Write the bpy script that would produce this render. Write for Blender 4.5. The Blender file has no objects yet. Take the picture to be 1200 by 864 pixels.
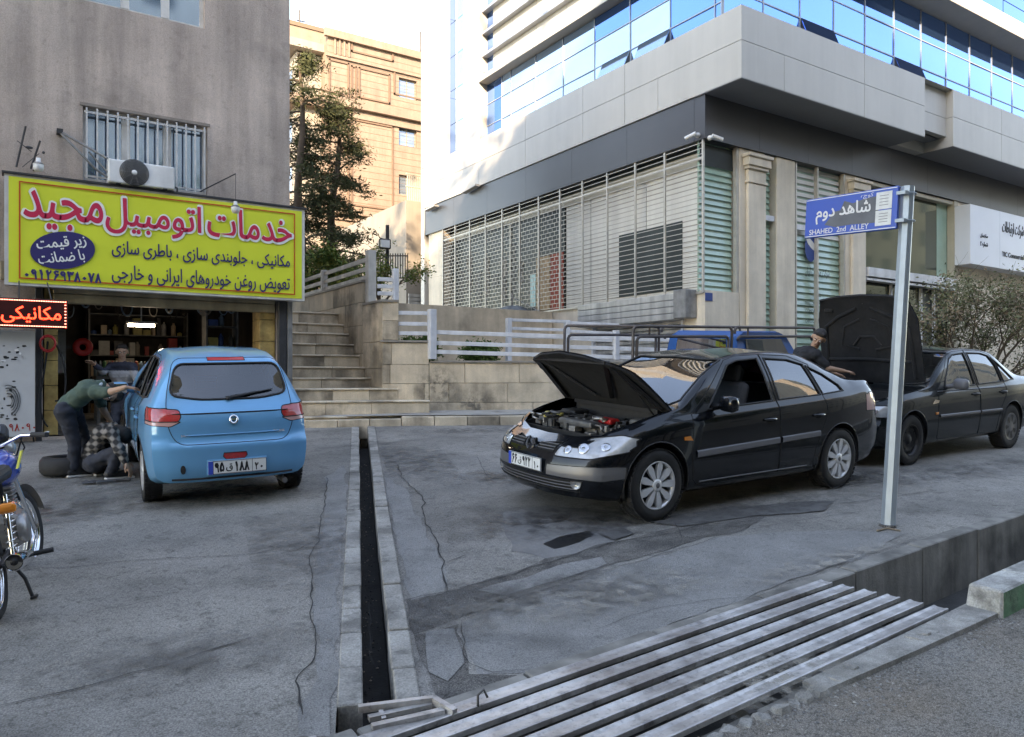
import bpy, bmesh, math, random
from mathutils import Vector, Matrix, noise
random.seed(7)
SC = bpy.context.scene
COL = SC.collection
R = math.radians
PI = math.pi
# ---------------------------------------------------------------- camera, world, sun, exposure
TH = R(33.2); F_PX = 885.0; CX = 600.0; HOR = 442.0; CAMZ = 1.74
cam_d = bpy.data.cameras.new('camera'); cam = bpy.data.objects.new('camera', cam_d); COL.objects.link(cam)
SC.camera = cam
cam.location = (0, 0, CAMZ); cam.rotation_euler = (R(90), 0, -TH)
cam_d.sensor_width = 36; cam_d.lens = F_PX / 1200 * 36; cam_d.clip_end = 2000; cam_d.clip_start = .05
cam_d.shift_y = (HOR - 432) / 1200
SUN_EL = R(24); SUN_DIR = Vector((-.62, -.785, 0)).normalized()
w = bpy.data.worlds.new('World'); SC.world = w; w.use_nodes = True
nt = w.node_tree; bg = nt.nodes['Background']
sky = nt.nodes.new('ShaderNodeTexSky'); sky.sky_type = 'NISHITA'; sky.sun_disc = False
sky.sun_elevation = SUN_EL; sky.sun_rotation = math.atan2(SUN_DIR.x, SUN_DIR.y)
sky.air_density = 1.0; sky.dust_density = .7; sky.ozone_density = 1.2; sky.altitude = 1300
nt.links.new(sky.outputs[0], bg.inputs[0]); bg.inputs[1].default_value = .15
sd = bpy.data.lights.new('sun', 'SUN'); sun = bpy.data.objects.new('sun', sd); COL.objects.link(sun)
sd.energy = 2.0; sd.angle = R(.6); sd.color = (1, .90, .78)
sv = Vector((SUN_DIR.x * math.cos(SUN_EL), SUN_DIR.y * math.cos(SUN_EL), math.sin(SUN_EL)))
sun.rotation_euler = sv.to_track_quat('Z', 'Y').to_euler()
SC.view_settings.view_transform = 'Standard'; SC.view_settings.look = 'None'
SC.view_settings.exposure = 3.0; SC.view_settings.gamma = 1
SC.view_settings.use_white_balance = True; SC.view_settings.white_balance_temperature = 9200; SC.view_settings.white_balance_tint = 16
SC.cycles.use_denoising = True
SC.cycles.max_bounces = 6; SC.cycles.transparent_max_bounces = 12; SC.cycles.caustics_reflective = False
SC.cycles.caustics_refractive = False

# ---------------------------------------------------------------- measuring helpers (a sight line meets a known plane of the place)
ST, CT = math.sin(TH), math.cos(TH)
def G(x, y): return .030 * x + .062 * y
def _ab(u, v): return (u - CX) / F_PX, (HOR - v) / F_PX
def PY(u, v, y):
    a, b = _ab(u, v); d = y / (CT - ST * a); return Vector((d * (CT * a + ST), y, CAMZ + b * d))
def PX(u, v, x):
    a, b = _ab(u, v); d = x / (CT * a + ST); return Vector((x, d * (CT - ST * a), CAMZ + b * d))
def PG(u, v, dz=0):
    a, b = _ab(u, v)
    d = (CAMZ - dz) / (-b + .030 * (CT * a + ST) + .062 * (CT - ST * a))
    x, y = d * (CT * a + ST), d * (CT - ST * a); return Vector((x, y, G(x, y) + dz))
def PD(u, v, d):
    a, b = _ab(u, v); return Vector((d * (CT * a + ST), d * (CT - ST * a), CAMZ + b * d))

# ---------------------------------------------------------------- materials
MATS = {}
def mat(name, col, rough=.7, metal=0., var=.12, vs=2.0, bump=0., bs=60., streak=0., spec=.5, coat=0., world=True, col2=None, fine=0.,
        emit=0., alpha=1., stains=None):
    m = bpy.data.materials.new(name); MATS[name] = m; m.use_nodes = True
    n = m.node_tree.nodes; l = m.node_tree.links; p = n['Principled BSDF']
    c = (col[0], col[1], col[2], 1)
    p.inputs['Roughness'].default_value = rough; p.inputs['Metallic'].default_value = metal
    p.inputs['Specular IOR Level'].default_value = spec; p.inputs['Coat Weight'].default_value = coat
    p.inputs['Coat Roughness'].default_value = .03
    p.inputs['Base Color'].default_value = c
    if emit:
        p.inputs['Emission Color'].default_value = c; p.inputs['Emission Strength'].default_value = emit
    if not (var or bump or streak or fine or stains): return m
    if world:
        g = n.new('ShaderNodeNewGeometry'); co = g.outputs['Position']
    else:
        g = n.new('ShaderNodeTexCoord'); co = g.outputs['Object']
    def noi(scale, det=6, rgh=.6, stretch=None):
        t = n.new('ShaderNodeTexNoise'); t.inputs['Scale'].default_value = scale; t.inputs['Detail'].default_value = det
        t.inputs['Roughness'].default_value = rgh
        src = co
        if stretch:
            mp = n.new('ShaderNodeMapping'); mp.inputs['Scale'].default_value = stretch; l.new(co, mp.inputs[0]); src = mp.outputs[0]
        l.new(src, t.inputs['Vector']); return t.outputs['Fac']
    def ramp(f, a, b, lo, hi):
        r = n.new('ShaderNodeMapRange'); r.inputs[1].default_value = a; r.inputs[2].default_value = b
        r.inputs[3].default_value = lo; r.inputs[4].default_value = hi; l.new(f, r.inputs[0]); return r.outputs[0]
    def mul(colsock, fac):
        v = n.new('ShaderNodeVectorMath'); v.operation = 'SCALE'; l.new(colsock, v.inputs[0]); l.new(fac, v.inputs['Scale']); return v.outputs[0]
    rgb = n.new('ShaderNodeRGB'); rgb.outputs[0].default_value = c; cur = rgb.outputs[0]
    if col2:
        mx = n.new('ShaderNodeMix'); mx.data_type = 'RGBA'; l.new(ramp(noi(vs * .45, 5, .65), .4, .62, 0, 1), mx.inputs['Factor'])
        l.new(cur, mx.inputs['A']); mx.inputs['B'].default_value = (*col2, 1); cur = mx.outputs['Result']
    if var: cur = mul(cur, ramp(noi(vs, 7, .65), .3, .7, 1 - var, 1 + var))
    if fine: cur = mul(cur, ramp(noi(bs * 1.7, 2, .6), .32, .68, 1 - fine, 1 + fine))
    if streak: cur = mul(cur, ramp(noi(1, 5, .6, (3.2, 3.2, .28)), .35, .65, 1 - streak, 1 + streak * .45))
    if stains:
        for (sc, lo, hi, dark) in stains: cur = mul(cur, ramp(noi(sc, 4, .55), lo, hi, 1, dark))
    l.new(cur, p.inputs['Base Color'])
    if bump:
        b = n.new('ShaderNodeBump'); b.inputs['Strength'].default_value = bump; b.inputs['Distance'].default_value = .01
        l.new(noi(bs, 4, .7), b.inputs['Height']); l.new(b.outputs[0], p.inputs['Normal'])
    return m
def glassmat(name, tint=(.8, .85, .85), refl=.12, trans=.75, rough=.0):
    m = bpy.data.materials.new(name); MATS[name] = m; m.use_nodes = True
    n = m.node_tree.nodes; l = m.node_tree.links; n.remove(n['Principled BSDF']); o = n['Material Output']
    t = n.new('ShaderNodeBsdfTransparent'); t.inputs[0].default_value = (tint[0] * trans, tint[1] * trans, tint[2] * trans, 1)
    g = n.new('ShaderNodeBsdfGlossy'); g.inputs['Roughness'].default_value = rough; g.inputs[0].default_value = (.95, .97, 1, 1)
    lw = n.new('ShaderNodeLayerWeight'); lw.inputs[0].default_value = .32
    r = n.new('ShaderNodeMapRange'); r.inputs[3].default_value = refl; r.inputs[4].default_value = .95; l.new(lw.outputs['Fresnel'], r.inputs[0])
    mx = n.new('ShaderNodeMixShader'); l.new(r.outputs[0], mx.inputs[0]); l.new(t.outputs[0], mx.inputs[1]); l.new(g.outputs[0], mx.inputs[2])
    l.new(mx.outputs[0], o.inputs[0]); return m

# ---------------------------------------------------------------- mesh builder
def tagit(o, label=None, cat=None, group=None, kind=None):
    if label: o['label'] = label
    if cat: o['category'] = cat
    if group: o['group'] = group
    if kind: o['kind'] = kind
    return o
def thing(name, label, cat, loc=(0, 0, 0), rot=(0, 0, 0), group=None, kind=None):
    o = bpy.data.objects.new(name, None); COL.objects.link(o); o.location = loc; o.rotation_euler = rot
    o.empty_display_size = .2
    return tagit(o, label, cat, group, kind)
def link_mesh(name, me, parent=None):
    o = bpy.data.objects.new(name, me); COL.objects.link(o)
    if parent is not None: o.parent = parent
    return o
def basis(o):
    m = Matrix.LocRotScale(o.location, o.rotation_euler, o.scale)
    return basis(o.parent) @ m if o.parent else m
class B:
    def __init__(s): s.v = []; s.f = []; s.m = []; s.sm = []
    def add(s, vs, fs, m=0, sm=False):
        k = len(s.v); s.v += [Vector(p) for p in vs]; s.f += [[i + k for i in f] for f in fs]; s.m += [m] * len(fs); s.sm += [sm] * len(fs); return s
    def box(s, x0, y0, z0, x1, y1, z1, m=0):
        return s.add([(x0, y0, z0), (x1, y0, z0), (x1, y1, z0), (x0, y1, z0), (x0, y0, z1), (x1, y0, z1), (x1, y1, z1), (x0, y1, z1)],
                     [(0, 3, 2, 1), (4, 5, 6, 7), (0, 1, 5, 4), (1, 2, 6, 5), (2, 3, 7, 6), (3, 0, 4, 7)], m)
    def cbox(s, c, d, rot=None, m=0):
        h = Vector(d) / 2; c = Vector(c); vs = []
        for z in (-1, 1):
            for x, y in ((-1, -1), (1, -1), (1, 1), (-1, 1)):
                p = Vector((x * h.x, y * h.y, z * h.z)); vs.append(c + (rot @ p if rot else p))
        return s.add(vs, [(0, 3, 2, 1), (4, 5, 6, 7), (0, 1, 5, 4), (1, 2, 6, 5), (2, 3, 7, 6), (3, 0, 4, 7)], m)
    def rbox(s, c, d, r=.02, rot=None, m=0):
        # box with chamfered edges
        h = Vector(d) / 2; c = Vector(c); r = min(r, h.x * .9, h.y * .9, h.z * .9)
        bm = bmesh.new(); bmesh.ops.create_cube(bm, size=1)
        for q in bm.verts: q.co = Vector((q.co.x * d[0], q.co.y * d[1], q.co.z * d[2]))
        bmesh.ops.bevel(bm, geom=bm.edges[:], offset=r, segments=2, profile=.5, affect='EDGES')
        bm.verts.index_update()
        s.add([c + (rot @ q.co if rot else q.co) for q in bm.verts], [[q.index for q in f.verts] for f in bm.faces], m); bm.free(); return s
    def prism(s, pts, vec, m=0, sm=False):
        n = len(pts); vec = Vector(vec); a = [Vector(p) for p in pts]; b = [p + vec for p in a]
        s.add(a + b, [tuple(range(n))[::-1], tuple(range(n, 2 * n))], m)
        return s.add(a + b, [(i, (i + 1) % n, n + (i + 1) % n, n + i) for i in range(n)], m, sm)
    def quad(s, a, b, c, d, m=0): return s.add([a, b, c, d], [(0, 1, 2, 3)], m)
    def poly(s, pts, m=0): return s.add(pts, [tuple(range(len(pts)))], m)
    def tube(s, pts, r, n=8, m=0, cap=True, r2=None, sm=True):
        pts = [Vector(p) for p in pts]; k = len(pts)
        rs = r if isinstance(r, (list, tuple)) else [r + ((r2 - r) * i / (k - 1) if r2 is not None else 0) for i in range(k)]
        vs = []; up = None
        for i, p in enumerate(pts):
            t = (pts[min(i + 1, k - 1)] - pts[max(i - 1, 0)])
            if t.length < 1e-9: t = Vector((0, 0, 1))
            t.normalize()
            if up is None: up = t.orthogonal().normalized()
            up = (up - t * up.dot(t))
            if up.length < 1e-6: up = t.orthogonal()
            up.normalize(); q = t.cross(up)
            for j in range(n):
                a = 2 * PI * j / n; vs.append(p + (up * math.cos(a) + q * math.sin(a)) * rs[i])
        fs = [(i * n + j, i * n + (j + 1) % n, (i + 1) * n + (j + 1) % n, (i + 1) * n + j) for i in range(k - 1) for j in range(n)]
        s.add(vs, fs, m, sm)
        if cap:
            s.add(vs[:n], [tuple(range(n))[::-1]], m); s.add(vs[-n:], [tuple(range(n))], m)
        return s
    def bar(s, p0, p1, wd, ht, up=(0, 0, 1), m=0):
        p0, p1 = Vector(p0), Vector(p1); t = (p1 - p0); L = t.length; t.normalize(); up = Vector(up); up = (up - t * up.dot(t)).normalized()
        q = t.cross(up); rot = Matrix((t, q, up)).transposed()
        return s.cbox((p0 + p1) / 2, (L, wd, ht), rot, m)
    def lathe(s, prof, c=(0, 0, 0), axis='z', n=24, m=0, sm=True, close=False, ang=2 * PI):
        # prof: list of (radius, height)
        c = Vector(c); k = len(prof); vs = []
        full = ang > 6.2; nn = n if full else n + 1
        for j in range(nn):
            a = ang * j / n
            for r, h in prof:
                x, y = r * math.cos(a), r * math.sin(a)
                p = (x, y, h) if axis == 'z' else ((h, x, y) if axis == 'x' else (x, h, y))
                vs.append(c + Vector(p))
        fs = []
        for j in range(n):
            j2 = (j + 1) % nn
            for i in range(k - 1 + (1 if close else 0)):
                i2 = (i + 1) % k
                fs.append((j * k + i, j2 * k + i, j2 * k + i2, j * k + i2))
        return s.add(vs, fs, m, sm)
    def sph(s, c, r, n=12, k=8, m=0):
        r = Vector(r) if not isinstance(r, (int, float)) else Vector((r, r, r)); c = Vector(c)
        vs = [c + Vector((0, 0, -r.z))]
        for i in range(1, k):
            t = -PI / 2 + PI * i / k
            for j in range(n):
                a = 2 * PI * j / n; vs.append(c + Vector((r.x * math.cos(t) * math.cos(a), r.y * math.cos(t) * math.sin(a), r.z * math.sin(t))))
        vs.append(c + Vector((0, 0, r.z))); last = len(vs) - 1
        fs = [(0, 1 + (j + 1) % n, 1 + j) for j in range(n)]
        for i in range(k - 2):
            for j in range(n):
                fs.append((1 + i * n + j, 1 + i * n + (j + 1) % n, 1 + (i + 1) * n + (j + 1) % n, 1 + (i + 1) * n + j))
        o = 1 + (k - 2) * n
        fs += [(o + j, o + (j + 1) % n, last) for j in range(n)]
        return s.add(vs, fs, m, True)
    def grid(s, fn, nu, nv, m=0, sm=True):
        vs = [fn(i / nu, j / nv) for j in range(nv + 1) for i in range(nu + 1)]
        return s.add(vs, [(j * (nu + 1) + i, j * (nu + 1) + i + 1, (j + 1) * (nu + 1) + i + 1, (j + 1) * (nu + 1) + i) for j in range(nv) for i in range(nu)], m, sm)
    def build(s, name, mats, parent=None, world=False, bevel=0, kind=None, fixn=True, tri=False):
        if not isinstance(mats, (list, tuple)): mats = [mats]
        me = bpy.data.meshes.new(name)
        vs = s.v
        if world and parent is not None:
            inv = basis(parent).inverted(); vs = [inv @ p for p in vs]
        me.from_pydata([tuple(p) for p in vs], [], s.f)
        for q in mats: me.materials.append(MATS[q] if isinstance(q, str) else q)
        me.polygons.foreach_set('material_index', s.m); me.polygons.foreach_set('use_smooth', s.sm)
        if fixn or bevel:
            bm = bmesh.new(); bm.from_mesh(me)
            if bevel:
                bmesh.ops.remove_doubles(bm, verts=bm.verts[:], dist=1e-5)
                es = [e for e in bm.edges if len(e.link_faces) == 2 and e.calc_face_angle(0) > .5]
                bmesh.ops.bevel(bm, geom=es, offset=bevel, segments=1, profile=.5, affect='EDGES')
            bmesh.ops.recalc_face_normals(bm, faces=bm.faces[:]); bm.to_mesh(me); bm.free()
        me.update()
        o = link_mesh(name, me, parent)
        if kind: o['kind'] = kind
        return o
def copy_tree(o, parent=None):
    c = o.copy(); COL.objects.link(c); c.parent = parent
    for ch in [q for q in bpy.data.objects if q.parent == o]: copy_tree(ch, c)
    return c
def clear_kids_index(): pass

# ---------------------------------------------------------------- writing: Persian letters joined by their presentation forms
AR = {'ا': (0xfe8d, 2), 'ب': (0xfe8f, 4), 'پ': (0xfb56, 4), 'ت': (0xfe95, 4), 'ج': (0xfe9d, 4), 'ح': (0xfea1, 4), 'خ': (0xfea5, 4), 'د': (0xfea9, 2),
      'ر': (0xfead, 2), 'ز': (0xfeaf, 2), 'س': (0xfeb1, 4), 'ش': (0xfeb5, 4), 'ض': (0xfebd, 4), 'ط': (0xfec1, 4), 'ع': (0xfec9, 4), 'غ': (0xfecd, 4),
      'ف': (0xfed1, 4), 'ق': (0xfed5, 4), 'ک': (0xfb8e, 4), 'گ': (0xfb92, 4), 'ل': (0xfedd, 4), 'م': (0xfee1, 4), 'ن': (0xfee5, 4), 'و': (0xfeed, 2),
      'ه': (0xfee9, 4), 'ی': (0xfbfc, 4), 'ص': (0xfeb9, 4)}
def shape(s):
    out = []
    for i, ch in enumerate(s):
        if ch not in AR: out.append(ch); continue
        base, n = AR[ch]
        prev = i > 0 and s[i - 1] in AR and AR[s[i - 1]][1] == 4
        nxt = i + 1 < len(s) and s[i + 1] in AR and n == 4
        out.append(chr(base + (3 if prev and nxt else 2 if nxt else 1 if prev else 0)))
    # right to left, digits stay in order
    res = []; i = len(out) - 1
    while i >= 0:
        if out[i] in '۰۱۲۳۴۵۶۷۸۹0123456789':
            j = i
            while j >= 0 and out[j] in '۰۱۲۳۴۵۶۷۸۹0123456789': j -= 1
            res += out[j + 1:i + 1]; i = j
        else: res.append(out[i]); i -= 1
    return ''.join(res)
def text(name, s, w, h, origin, ux, uy, m, parent=None, bold=.0, rtl=True, depth=.004, world=True, lift=0., track=1.0, rot=0., shear=0.):
    """a word w wide and h high centred at origin in the plane of ux and uy, as a thin raised mesh"""
    cu = bpy.data.curves.new(name, 'FONT'); cu.body = shape(s) if rtl else s; cu.offset = 0; cu.extrude = .0; cu.resolution_u = 3
    cu.space_character = track
    o = bpy.data.objects.new(name, cu); COL.objects.link(o)
    bpy.context.view_layer.update()
    me = bpy.data.meshes.new_from_object(o.evaluated_get(bpy.context.evaluated_depsgraph_get()))
    bpy.data.objects.remove(o); bpy.data.curves.remove(cu)
    xs = [v.co.x for v in me.vertices]; ys = [v.co.y for v in me.vertices]
    if not xs: return None
    x0, x1, y0, y1 = min(xs), max(xs), min(ys), max(ys)
    ux = Vector(ux).normalized(); uy = Vector(uy).normalized(); nz = ux.cross(uy); origin = Vector(origin)
    kx = w / max(x1 - x0, 1e-6); ky = h / max(y1 - y0, 1e-6) if h else kx
    inv = basis(parent).inverted() if (parent is not None and world) else Matrix()
    c, sn = math.cos(rot), math.sin(rot)
    for v in me.vertices:
        a = (v.co.x - (x0 + x1) / 2) * kx; b = (v.co.y - (y0 + y1) / 2) * ky; a += shear * b
        a, b = a * c - b * sn, a * sn + b * c
        v.co = inv @ (origin + ux * a + uy * b + nz * (depth + lift))
    if bold:
        # heavier strokes: the same letters laid again a hair apart all round
        bm = bmesh.new(); bm.from_mesh(me); src = bm.faces[:]; rb = bold * kx * .9; k3 = inv.to_3x3()
        for i in range(10):
            a = 2 * PI * i / 10; dp = bmesh.ops.duplicate(bm, geom=src); off = k3 @ (ux * math.cos(a) * rb + uy * math.sin(a) * rb - nz * .00012 * (i + 1))
            for q in dp['geom']:
                if isinstance(q, bmesh.types.BMVert): q.co += off
        bm.to_mesh(me); bm.free()
    me.materials.clear(); me.materials.append(MATS[m])
    if depth > .01:
        bm = bmesh.new(); bm.from_mesh(me)
        ge = bmesh.ops.extrude_face_region(bm, geom=bm.faces[:])
        vv = [g for g in ge['geom'] if isinstance(g, bmesh.types.BMVert)]
        off = (inv.to_3x3() @ nz) * (-depth * .8)
        for q in vv: q.co += off
        bmesh.ops.recalc_face_normals(bm, faces=bm.faces[:])
        bm.to_mesh(me); bm.free()
    o = link_mesh(name, me, parent); return o

# ---------------------------------------------------------------- shared materials
mat('asphalt', (.275, .257, .232), .85, var=.2, vs=.9, bump=1., bs=70, fine=.4, spec=.3, col2=(.22, .207, .19), stains=[(1.3, .54, .72, .62), (6, .56, .70, .72), (24, .55, .68, .72), (60, .54, .66, .68), (.5, .5, .7, .78)])
mat('asphalt_road', (.23, .212, .188), .9, var=.25, vs=1.5, bump=1., bs=100, fine=.6, spec=.3, col2=(.24, .20, .16), stains=[(3, .56, .7, .65), (50, .5, .62, .6)])
mat('asphalt_patch', (.235, .228, .218), .85, var=.18, vs=2.5, bump=.9, bs=90, fine=.34, spec=.3, stains=[(2.2, .56, .72, .7), (20, .56, .68, .75), (60, .55, .66, .72)])
mat('asphalt_rough', (.145, .134, .122), .95, var=.35, vs=6, bump=1., bs=70, fine=.6, spec=.2, col2=(.09, .085, .08))
mat('crack', (.03, .029, .028), 1, var=0)
mat('oil', (.012, .012, .013), .35, var=.2)
mat('concrete', (.34, .32, .29), .85, var=.22, vs=3, bump=.5, bs=60, fine=.14, stains=[(2, .55, .7, .6)])
mat('kerb_stone', (.28, .265, .24), .8, var=.34, vs=3.5, bump=.45, bs=50, fine=.25, stains=[(2.3, .5, .68, .5), (9, .55, .68, .6)])
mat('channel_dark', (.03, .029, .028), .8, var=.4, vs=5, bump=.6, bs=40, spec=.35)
mat('channel_wall', (.24, .225, .2), .85, var=.3, vs=2.5, streak=.45, bump=.5, bs=40, stains=[(1.5, .48, .62, .45)])
mat('silt', (.27, .23, .19), .7, var=.3, vs=4)
# Persian digits drawn as strokes, read left to right
DG = {'۰': [[(.18, .42), (.24, .34), (.32, .42), (.24, .50), (.18, .42)]], '۱': [[(.16, 1), (.26, .6), (.28, 0)]],
      '۲': [[(.08, 1), (.18, .6), (.2, 0)], [(.12, .82), (.24, .72), (.40, .8), (.42, 1)]], '۳': [[(.04, 1), (.14, .6), (.16, 0)], [(.08, .84), (.17, .74), (.27, .82), (.28, .97)], [(.28, .86), (.38, .75), (.48, .84), (.5, 1)]],
      '۴': [[(.04, 1), (.14, .6), (.16, 0)], [(.12, .6), (.28, .58), (.46, .66)], [(.2, .64), (.18, .85), (.32, 1), (.46, .96)]],
      '۵': [[(.24, 1), (.08, .62), (.03, .3), (.10, .08), (.24, .2), (.38, .08), (.46, .3), (.40, .62), (.24, 1)]],
      '۶': [[(.44, .92), (.26, 1), (.12, .86), (.18, .66), (.46, .64)], [(.40, .64), (.22, .36), (.1, 0)]], '۷': [[(.02, 1), (.18, .5), (.25, 0), (.32, .5), (.48, 1)]],
      '۸': [[(.02, 0), (.18, .5), (.25, 1), (.32, .5), (.48, 0)]], '۹': [[(.36, .76), (.32, .6), (.16, .58), (.07, .76), (.14, .94), (.28, .97), (.37, .82), (.36, .5), (.42, 0)]]}
def digits(name, s, w, h, origin, ux, uy, m, parent, sw=.10, lift=.0005, world=True, fit=True):
    ux = Vector(ux).normalized(); uy = Vector(uy).normalized(); nz = ux.cross(uy); origin = Vector(origin)
    adv = .66; tot = adv * len(s) - (adv - .5); k = w / tot; q = B(); z = 0
    for i, ch in enumerate(s):
        if ch == ' ': continue
        if ch not in DG: continue
        for st in DG[ch]:
            P = []
            for j in range(len(st) - 1):
                for t in range(3): P.append((st[j][0] + (st[j + 1][0] - st[j][0]) * t / 3, st[j][1] + (st[j + 1][1] - st[j][1]) * t / 3))
            P.append(st[-1])
            W = [origin + ux * ((i * adv + x) * k - w / 2) + uy * ((y - .5) * h) for x, y in P]
            hw = sw * h * .5; vs = []
            for j, p in enumerate(W):
                d = W[min(j + 1, len(W) - 1)] - W[max(j - 1, 0)]; d.normalize(); n_ = d.cross(nz); z += 1
                f = 1.25 if j < len(W) * .5 else .85
                e = d * (hw * .5 if j == len(W) - 1 else -hw * .5 if j == 0 else 0)
                vs += [p + n_ * hw * f + nz * (lift + .00002 * (z % 9)) + e, p - n_ * hw * f + nz * (lift + .00002 * (z % 9)) + e]
            q.add(vs, [(2 * j, 2 * j + 1, 2 * j + 3, 2 * j + 2) for j in range(len(W) - 1)])
    return q.build(name, m, parent, world=world, fixn=False)
# ---------------------------------------------------------------- the ground
def yfar(x): return 2.878 + .053 * x
def ynear(x): return 2.145 + .053 * x
DR0 = Vector((1.40, 3.27, 0)); DRD = Vector((.3686, .9296, 0)); DRN = Vector((.9296, -.3686, 0))
SLW, STW = .070, .118   # half slit, stone width
def drain_x(y, off): # x on the line parallel to the drain at lateral offset off
    p = DR0 + DRN * off; t = (y - p.y) / DRD.y; return p.x + DRD.x * t
def und(x, y): return .012 * noise.noise(Vector((x * .35, y * .35, 3))) + .004 * noise.noise(Vector((x * 1.7, y * 1.7, 9)))
def sheet(name, m, xl, xr, y0, y1, nu, nv, dz=0, pw=1.0):
    b = B()
    def fn(s, t):
        t2 = t ** 1.3
        y = y0(0) + (y1(0) - y0(0)) * t2
        for _ in range(4):
            x = xl(y) + (xr(y) - xl(y)) * s
            y = y0(x) + (y1(x) - y0(x)) * t2
        return Vector((x, y, G(x, y) + und(x, y) + dz))
    b.grid(fn, nu, nv)
    return b.build(name, m, kind='structure', fixn=False)
g = B(); g.grid(lambda s, t: Vector((-160 + 320 * s, -160 + 320 * t, G(-160 + 320 * s, -160 + 320 * t) - .95)), 8, 8)
tagit(g.build('ground', 'asphalt', kind='structure'))
sheet('left_apron', 'asphalt', lambda y: -30, lambda y: drain_x(y, -SLW - STW), yfar, lambda x: 16.5, 70, 60)
sheet('right_apron', 'asphalt', lambda y: drain_x(y, SLW + STW), lambda y: 60, lambda x: yfar(x) + .13, lambda x: 16.5, 70, 60)
sheet('road', 'asphalt_road', lambda y: -60, lambda y: 60, lambda x: -14, lambda x: ynear(x) - .06, 80, 40)
# street water channel: floor and two walls
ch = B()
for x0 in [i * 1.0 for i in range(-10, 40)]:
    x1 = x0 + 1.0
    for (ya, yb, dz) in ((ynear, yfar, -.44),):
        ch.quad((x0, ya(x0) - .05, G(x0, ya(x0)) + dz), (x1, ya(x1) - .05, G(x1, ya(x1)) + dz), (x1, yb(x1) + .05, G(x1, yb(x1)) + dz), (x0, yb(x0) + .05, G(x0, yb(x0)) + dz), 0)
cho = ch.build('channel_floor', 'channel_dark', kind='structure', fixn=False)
si = B(); sp = [PG(1040, 722, -.45), PG(1105, 712, -.45), PG(1130, 690, -.45), PG(1075, 690, -.45), PG(1020, 712, -.45)]
# silt lying in the channel beside the end of the grate
sx = [4.3, 5.0, 5.8, 7.0, 7.6, 7.0, 5.8, 4.5]; sy = [.2, .0, .0, .04, .3, .55, .62, .5]
ring = [Vector((x, ynear(x) + d, G(x, ynear(x)) - .425)) for x, d in zip(sx, sy)]; c = sum(ring, Vector()) / 8 + Vector((0, 0, .06))
si.add(ring + [c], [(i, (i + 1) % 8, 8) for i in range(8)], 0, True)
tagit(si.build('silt', 'silt', fixn=False), None, None, None, 'structure')
# far side of the channel: big kerb blocks with a lip, and near side wall
fk = thing('channel_kerb', None, None, kind='structure'); fk.location = (0, 0, 0)
x = -6.0; k = 0
while x < 24:
    L = .98 if x > 3 else .9
    b = B(); g0 = .008
    xa, xb = x + g0, x + L - g0
    jt = random.uniform(-.006, .006)
    top = lambda xx, dy: Vector((xx, yfar(xx) + dy + jt, G(xx, yfar(xx) + dy) + .022 + jt))
    a = [top(xa, 0), top(xb, 0), top(xb, .125), top(xa, .125)]
    low = [p + Vector((0, 0, -.62)) for p in a]
    b.add(a + low, [(0, 1, 2, 3), (4, 5, 1, 0), (5, 6, 2, 1), (6, 7, 3, 2), (7, 4, 0, 3)], 0)
    b.build('kerb_block', 'channel_wall', fk, bevel=.008)
    x += L
nw = B()
for x0 in range(-10, 30):
    a = Vector((x0, ynear(x0) - .055, G(x0, ynear(x0)) - .02)); c = Vector((x0 + 1, ynear(x0 + 1) - .055, G(x0 + 1, ynear(x0 + 1)) - .02)); z = Vector((0, 0, -.6)); o = Vector((0, .05, 0))
    nw.add([a, c, c + o, a + o, a + z, c + z, c + z + o, a + z + o], [(0, 1, 2, 3), (3, 2, 6, 7), (0, 3, 7, 4)])
nw.build('channel_near_wall', 'channel_wall', kind='structure')
# broken concrete lip along the near side of the grate
br = B()
rnd = random.Random(5)
x = -1.0
while x < 4.75:
    s = rnd.uniform(.05, .13); off = rnd.uniform(-.02, .03)
    cx, cy = x + s / 2, ynear(x) - .075 - off
    n = rnd.randint(6, 8); pr = []
    for q in range(n):
        a = 2 * PI * q / n; rr = rnd.uniform(.75, 1.15)
        pr.append(Vector((cx + math.cos(a) * s * .62 * rr, cy + math.sin(a) * rnd.uniform(.03, .075) * rr, G(cx, cy) - .02)))
    hh = rnd.uniform(.02, .055)
    topv = [Vector((cx + (p.x - cx) * .7, cy + (p.y - cy) * .7, p.z + hh + rnd.uniform(-.008, .008))) for p in pr]
    br.add(pr + topv, [tuple(range(n, 2 * n))] + [(i, (i + 1) % n, n + (i + 1) % n, n + i) for i in range(n)])
    x += s * rnd.uniform(.85, 1.15)
mat('old_concrete', (.34, .32, .29), .9, var=.3, vs=9, bump=.8, bs=80, fine=.25, col2=(.2, .19, .17))
br.build('broken_concrete_edge', 'old_concrete', kind='structure')
lp = B()
lp.prism([Vector((x, ynear(x) + o, G(x, ynear(x)) - .012)) for x, o in ((3.2, -.13), (4.0, -.17), (4.95, -.2), (5.0, -.0), (4.0, -.01), (3.2, -.01))], (0, 0, .03))
lp.build('concrete_lip', 'old_concrete', kind='structure')
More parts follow.
